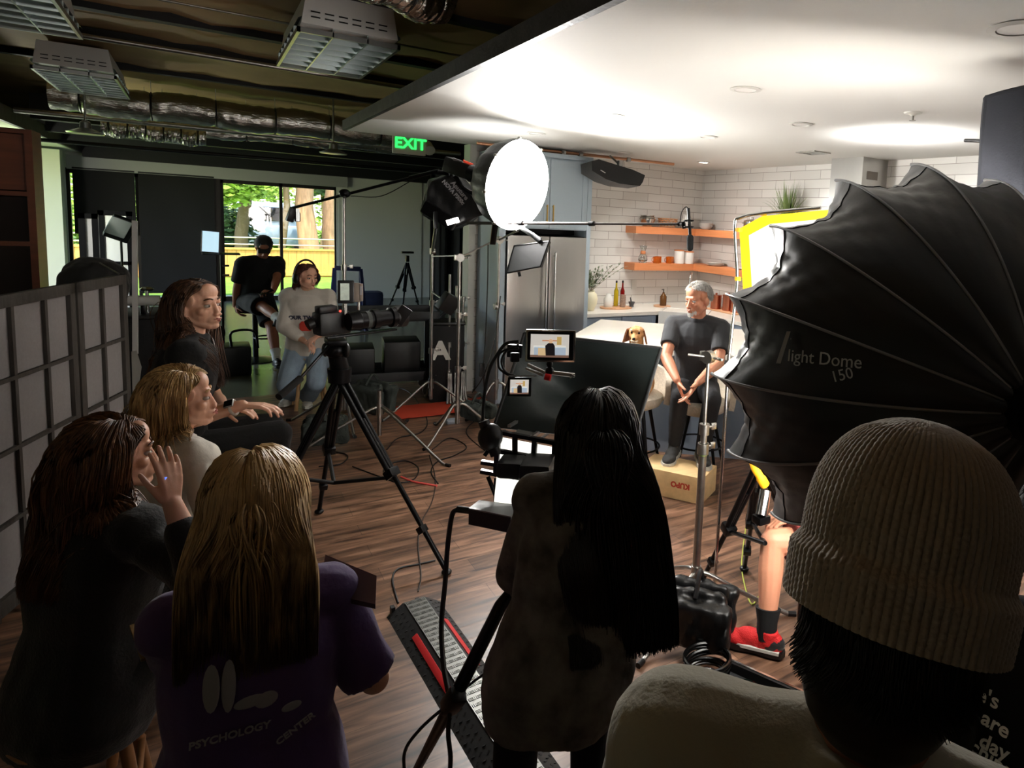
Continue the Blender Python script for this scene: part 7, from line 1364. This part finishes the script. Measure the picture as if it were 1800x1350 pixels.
cable([(1318, 868), (1312, 920), (1306, 965), (1304, 1000), (1312, 1040), (1322, 1062), (1334, 1048)], .004, 'thin lime yellow cable on the floor under the black tripod', m_=mat('lime yellow cable', (190, 200, 90), .5))
cable([(880, 520, 6.2), (868, 600, 6.2), (850, 660, 6.2), (830, 690)], .005, 'black cable hanging down the grey fridge side panel'); cable([(858, 430, 6.35), (857, 500, 6.4), (853, 600, 6.4), (850, 650, 6.4), (852, 700)], .006, 'black power cable with an inline box hanging on the grey side panel')
tag(M().box(at(847, 650, d=6.38), (.05, .04, .13), bev=.008).build('inline_box', BLK), 'small black inline power brick hanging against the grey side panel', 'power brick')
tag(M().box(at(795, 740, z=.02), (.12, .08, .04), bev=.01).build('floor_adapter', mat('grey blue plastic', (150, 160, 172), .5)), 'small grey blue adapter on the floor between the stands', 'adapter')
# black tripod with yellow strap under the giant softbox
bt = thing('black_tripod', 'black tripod with a spreader standing under the giant softbox', 'tripod', at(1330, 1010, z=0)); ta = at(1337, 812, d=3.2); g1 = at(1232, 1030, z=0); g2 = at(1308, 1004, z=0); g3 = at(1450, 1060, z=0)
legs3(bt, ta, (g1, g2, g3), .5, .02); md = ta.lerp(g1, .52); M().cyl(md, at(1345, 955, d=3.1), .011).cyl(ta.lerp(g2, .5), at(1345, 955, d=3.1), .011).build('spreader_arm', BLKM, bt); M().cyl(at(1346, 862, d=3.05), at(1338, 905, d=3.02), .028, n=20).build('chrome_sleeve', CHROME, bt); M().box(at(1338, 912, d=3.05), (.07, .06, .04), bev=.01).build('spreader_hub', BLKM, bt)
ys = thing('yellow_strap', 'thick yellow corner strap of the scrim above the black tripod', 'strap', at(1340, 850, d=3.15)); M().tube(crv([at(1322, 800, d=3.2), at(1326, 820, d=3.12), at(1336, 838, d=3.1), at(1346, 855, d=3.12)]), [.006] + [.02] * 12 + [.024] * 5 + [.01], 10).build('strap_loop', mat('amber yellow webbing', (244, 172, 20), .6), ys)
# foam case, cable coil
fcx = thing('foam_case', 'open black case with grey foam on the floor right of the sandbag', 'case', at(1330, 1215, z=0)); A_ = at(1280, 1158, z=.1); B_ = at(1395, 1208, z=.1); D_ = at(1258, 1205, z=.1); vx = (B_ - A_).normalized(); vy = (D_ - A_); vy = (vy - vx * vy.dot(vx)).normalized(); T = Matrix((vx, vy, vx.cross(vy))).transposed().to_4x4(); T.translation = V((A_.x, A_.y, 0)); s_ = 1 if T.col[2].z > 0 else -1
m = M(T); W_, H_ = .36, .3
for a, b in (((0, 0), (W_, .018)), ((0, H_ - .018), (W_, H_)), ((0, 0), (.018, H_)), ((W_ - .018, 0), (W_, H_))): m.b2((*a, 0), (*b, .1 * s_))
m.build('case_wall', BLACKP, fcx); M(T).b2((.018, .018, 0), (W_ - .018, H_ - .018, .06 * s_)).build('foam', mat('grey foam lining', (58, 60, 62), .95, bump=(90, .6)), fcx)
M(T).b2((-.002, -.004, .09 * s_), (W_ + .002, .006, .104 * s_)).build('metal_rim', CHROME, fcx); 
cc_ = thing('cable_coil', 'thick coil of glossy black cable beside the foam case', 'cable coil', at(1235, 1215, z=0)); c = at(1240, 1205, z=.0); GLB = mat('glossy black cable', (14, 14, 14), .22)
for k in range(9): M(Matrix.Translation(c + V((0, 0, .02 + .014 * k))) @ Euler((.1 * math.sin(k), .12 * math.cos(k * 1.7), 0)).to_matrix().to_4x4()).tube([((.1 + .004 * (k % 3)) * math.cos(q_), (.085 + .004 * (k % 2)) * math.sin(q_), 0) for q_ in np.linspace(0, 2 * math.pi, 33)[:-1]], .0085, 7, closed=True).build('coil_turn', GLB, cc_)
lc = thing('glass_lens', 'round dark lens cup with a green glint lying in the foam case', 'lens', at(1312, 1215, z=.08)); q = at(1312, 1222, z=.07); M(Matrix.Translation(q)).lathe([(.001, 0), (.04, 0), (.045, .04), (.04, .042), (.03, .02), (.001, .018)], 24).build('cup', mat('dark lens glass', (14, 26, 20), .08), lc); M(Matrix.Translation(q)).cyl((0, 0, .02), (0, 0, .06), .008).build('stem', BLK, lc)
# laptop, notebook, phone
lt = thing('laptop', 'dark mauve laptop held by the blonde person in the purple T-shirt', 'laptop', at(625, 1040, d=1.62)); L4 = [at(572, 975, d=1.72), at(662, 1012, d=1.62), at(660, 1062, d=1.55), at(560, 1040, d=1.62)]; nn = V((0, 0, -.012))
M().add(L4 + [p + nn for p in L4], [(0, 1, 2, 3), (7, 6, 5, 4)] + [(i, (i + 1) % 4, (i + 1) % 4 + 4, i + 4) for i in range(4)]).build('lid', mat('mauve metal', (92, 74, 84), .4, .4), lt, ang=20)
nb = thing('notebook', 'open notebook with a white page beside the purple T-shirt', 'notebook', at(262, 1120, d=1.6)); N4 = [at(244, 1090, d=1.62), at(280, 1078, d=1.66), at(262, 1150, d=1.5), at(240, 1095, d=1.55)]
M().add([N4[0], N4[1], N4[2]] + [p + V((0, 0, -.004)) for p in N4[:3]], [(0, 1, 2), (5, 4, 3), (0, 3, 4, 1), (1, 4, 5, 2), (2, 5, 3, 0)]).build('page', mat('white paper', (214, 218, 214), .7), nb, ang=20); M().bar(at(237, 1098, d=1.56), at(258, 1158, d=1.5), .02, .008).build('cover_edge', mat('tan cover', (120, 96, 50), .6), nb)
ph = thing('blue_lit_phone', 'phone edge glowing blue in the raised hand', 'phone', at(290, 862, d=1.68)); M().bar(at(292, 838, d=1.83), at(284, 872, d=1.83), .012, .006, up=ax, bev=.002).build('phone_body', mat('blue glow edge', (80, 110, 220), .4, emit=((.12, .2, .8), .7)), ph)
for F_, nm, lab, h0 in ((LW, 'wooden_stool', 'wooden stool with rungs under the person raising a hand', .44), (WW, 'wooden_stool', 'wooden stool under the person in the white blouse', .49), (TW, 'wooden_stool', 'tall wooden stool under the person in the black T-shirt', .73)):
    p = V((F_.P.x, F_.P.y, 0)); t = thing(nm, lab, 'stool', p); T = Matrix.Translation(p); WD = mat('stool wood', (150, 104, 64), .5, nz=(5, .15)); M(T).lathe([(.001, h0 - .04), (.17, h0 - .04), (.18, h0 - .02), (.17, h0), (.001, h0)], 28).build('seat', WD, t)
    for a in (45, 135, 225, 315): M(T).cyl((.12 * math.cos(R3(a)), .12 * math.sin(R3(a)), h0 - .03), (.19 * math.cos(R3(a)), .19 * math.sin(R3(a)), 0), .017).build('leg', WD, t)
    for k in range(4): a, b = R3(45 + 90 * k), R3(135 + 90 * k); M(T).cyl((.165 * math.cos(a), .165 * math.sin(a), .22), (.165 * math.cos(b), .165 * math.sin(b), .22), .01).build('rung', WD, t)
# ---------------------------------------------------------------- person in the beanie, nearest the camera
OLV = mat('olive grey cotton', (170, 165, 146), .9, sheen=.2, bump=(160, .2)); N_ = at(1522, 1330, d=.72); up = V((.02, .0, 1)).normalized(); Pb = N_ - V((.0371, -.0442, .307 * 1.8)); 
F = figure(1.8, Pb, 40, lean=0, side=-6, head=(40, -6, 8), w=1.1, arms=dict(L=(Pb + V((-.2, .15, -.1)), V((-1, -.5, -.3))), R=(Pb + V((.3, -.1, -.1)), V((1, -.8, -.3)))), legs=dict(L=(V((Pb.x - .08, Pb.y + .08, .08)), V((.7, .7, 0))), R=(V((Pb.x + .1, Pb.y - .1, .08)), V((.7, .7, 0)))))
P = person(F, 'person in an olive grey T-shirt and ribbed taupe beanie seen from behind, nearest the camera'); BM = F
body_mesh(F, 'body', SK4, P, .005); shirt(F, 't_shirt', OLV, P, .016, .8, .006, wr=(7, .006), seed=57); pants(F, 'trousers', TEEB, P, .014, 1.95, .01); shoes(F, P, BLK, BLK)
hair(F, BHAIR, P, length=.045, n=9000, seed=101, r=.0016, stiff=.3, steps=7, jit=.12, lo=-.98, sweep=.9, front=.3, blunt=.2)
organic(M(F.hT).ell((0, -.03 * F.hs, -.035 * F.hs), (.08 * F.hs, .082 * F.hs, .095 * F.hs)), 'nape_hair', BHAIR, P, .006, 2)
KNIT, nt_, bk__, L_ = nodemat('taupe knit'); bk__.inputs['Base Color'].default_value = (*hexc(168, 156, 140), 1); bk__.inputs['Roughness'].default_value = .95; bk__.inputs['Sheen Weight'].default_value = .3
n_ = nt_.nodes.new('ShaderNodeTexNoise'); n_.inputs['Scale'].default_value = 160; bp = nt_.nodes.new('ShaderNodeBump'); bp.inputs['Strength'].default_value = .6; bp.inputs['Distance'].default_value = .003; tc = nt_.nodes.new('ShaderNodeTexCoord'); L_(tc.outputs['Object'], n_.inputs['Vector']); L_(n_.outputs[0], bp.inputs['Height']); L_(bp.outputs[0], bk__.inputs['Normal'])
s = F.hs; T = F.hT @ Matrix.Translation((0, -.015 * s, .055 * s)) @ Euler((R3(-14), 0, 0)).to_matrix().to_4x4(); NA, NZ = 720, 90; G = []
def bean(a, z, k):
    """profile radius of the beanie, z 0 brim .. 1 crown"""
    rr = (.104 + .006 * math.sin(min(z, .6) * 3)) * (1 if z < .4 else max(0, 1 - ((z - .4) / .6) ** 2.5) ** .5); return rr
for j in range(NZ):
    z = j / (NZ - 1); zz = -.05 + z * .2; fold = .010 if z < .26 else 0.0; 
    if .24 < z < .30: fold = .010 * (1 - (z - .24) / .06)
    row = []
    for i in range(NA):
        a = 2 * math.pi * i / NA; rb_ = bean(a, z, 0) + fold; ribs = .0022 * abs(math.sin(a * 45)) ** .8 * (1 if z < .9 else .3); st = .0006 * math.sin(j * 2.2 + (3.14 if int(a * 45 / math.pi) % 2 else 0)); r_ = max(.001, rb_ + (ribs + st) * min(1, rb_ / .05)); wob = .003 * noise.noise(V((math.cos(a) * 2, math.sin(a) * 2, z * 4)))
        row.append(T @ V((r_ * .93 * math.cos(a) * s, (r_ * 1.13 + wob) * math.sin(a) * s, zz * s)))
    G.append(row)
M().grid(G, closed=True).build('beanie', KNIT, P, ang=80)
# lettering on the black shirt at the right edge
sh_x = [c for c in kids(bpy.data.objects[XPN]) if c.name.startswith('t_shirt')][0]
def on_mesh(o, px_, py_):
    r = ray(px_, py_); ok, l, n_, i = o.ray_cast(CAM - wloc(o), r); return (l + wloc(o), n_) if ok else (None, None)
bpy.context.view_layer.update()
for s_, x, y, wd in (("e's", 1737, 1227, 1), ('s are', 1738, 1263, 1), ('e day', 1732, 1302, 1), ('chipping', 1766, 1346, 1)):
    a, n_ = on_mesh(sh_x, x, y)
    if a is None: a, n_ = at(x, y, d=.92), (CAM - at(x, y, d=.92)).normalized()
    n_ = (n_ + (CAM - a).normalized() * .8).normalized(); x_ = (at(x + 20, y + 9, d=1) - at(x, y, d=1)).normalized(); x_ = (x_ - n_ * x_.dot(n_)).normalized(); Tm = Matrix((x_, n_.cross(x_), n_)).transposed().to_4x4(); Tm.translation = a + n_ * .012
    text_mesh(s_, .031, Tm, .0008, .0006).build('shirt_lettering', mat('bright white print', (245, 245, 240), .7), bpy.data.objects[XPN], ang=20)

for s_, x, y, sz, dx, dy in (('PSYCHOLOGY', 405, 1290, .022, 30, 2), ('CENTER', 518, 1278, .022, 30, -5)):
    a, n_ = on_mesh(ts, x, y)
    if a is None: continue
    x_ = (at(x + dx, y + dy, d=1) - at(x, y, d=1)).normalized(); x_ = (x_ - n_ * x_.dot(n_)).normalized(); Tm = Matrix((x_, n_.cross(x_), n_)).transposed().to_4x4(); Tm.translation = a + n_ * .006; text_mesh(s_, sz, Tm, .0008, .0006).build('shirt_lettering', PRT, PWP, ang=20)
for x, y, w1, h1 in ((372, 1210, .016, .05), (402, 1205, .013, .055), (440, 1232, .03, .014), (468, 1228, .022, .018), (512, 1240, .02, .01)):
    a, n_ = on_mesh(ts, x, y)
    if a is not None: M(frame(a + n_ * .003, n_, ax)).ell((0, 0, 0), (w1, h1, .002)).build('shirt_print', PRT, PWP)
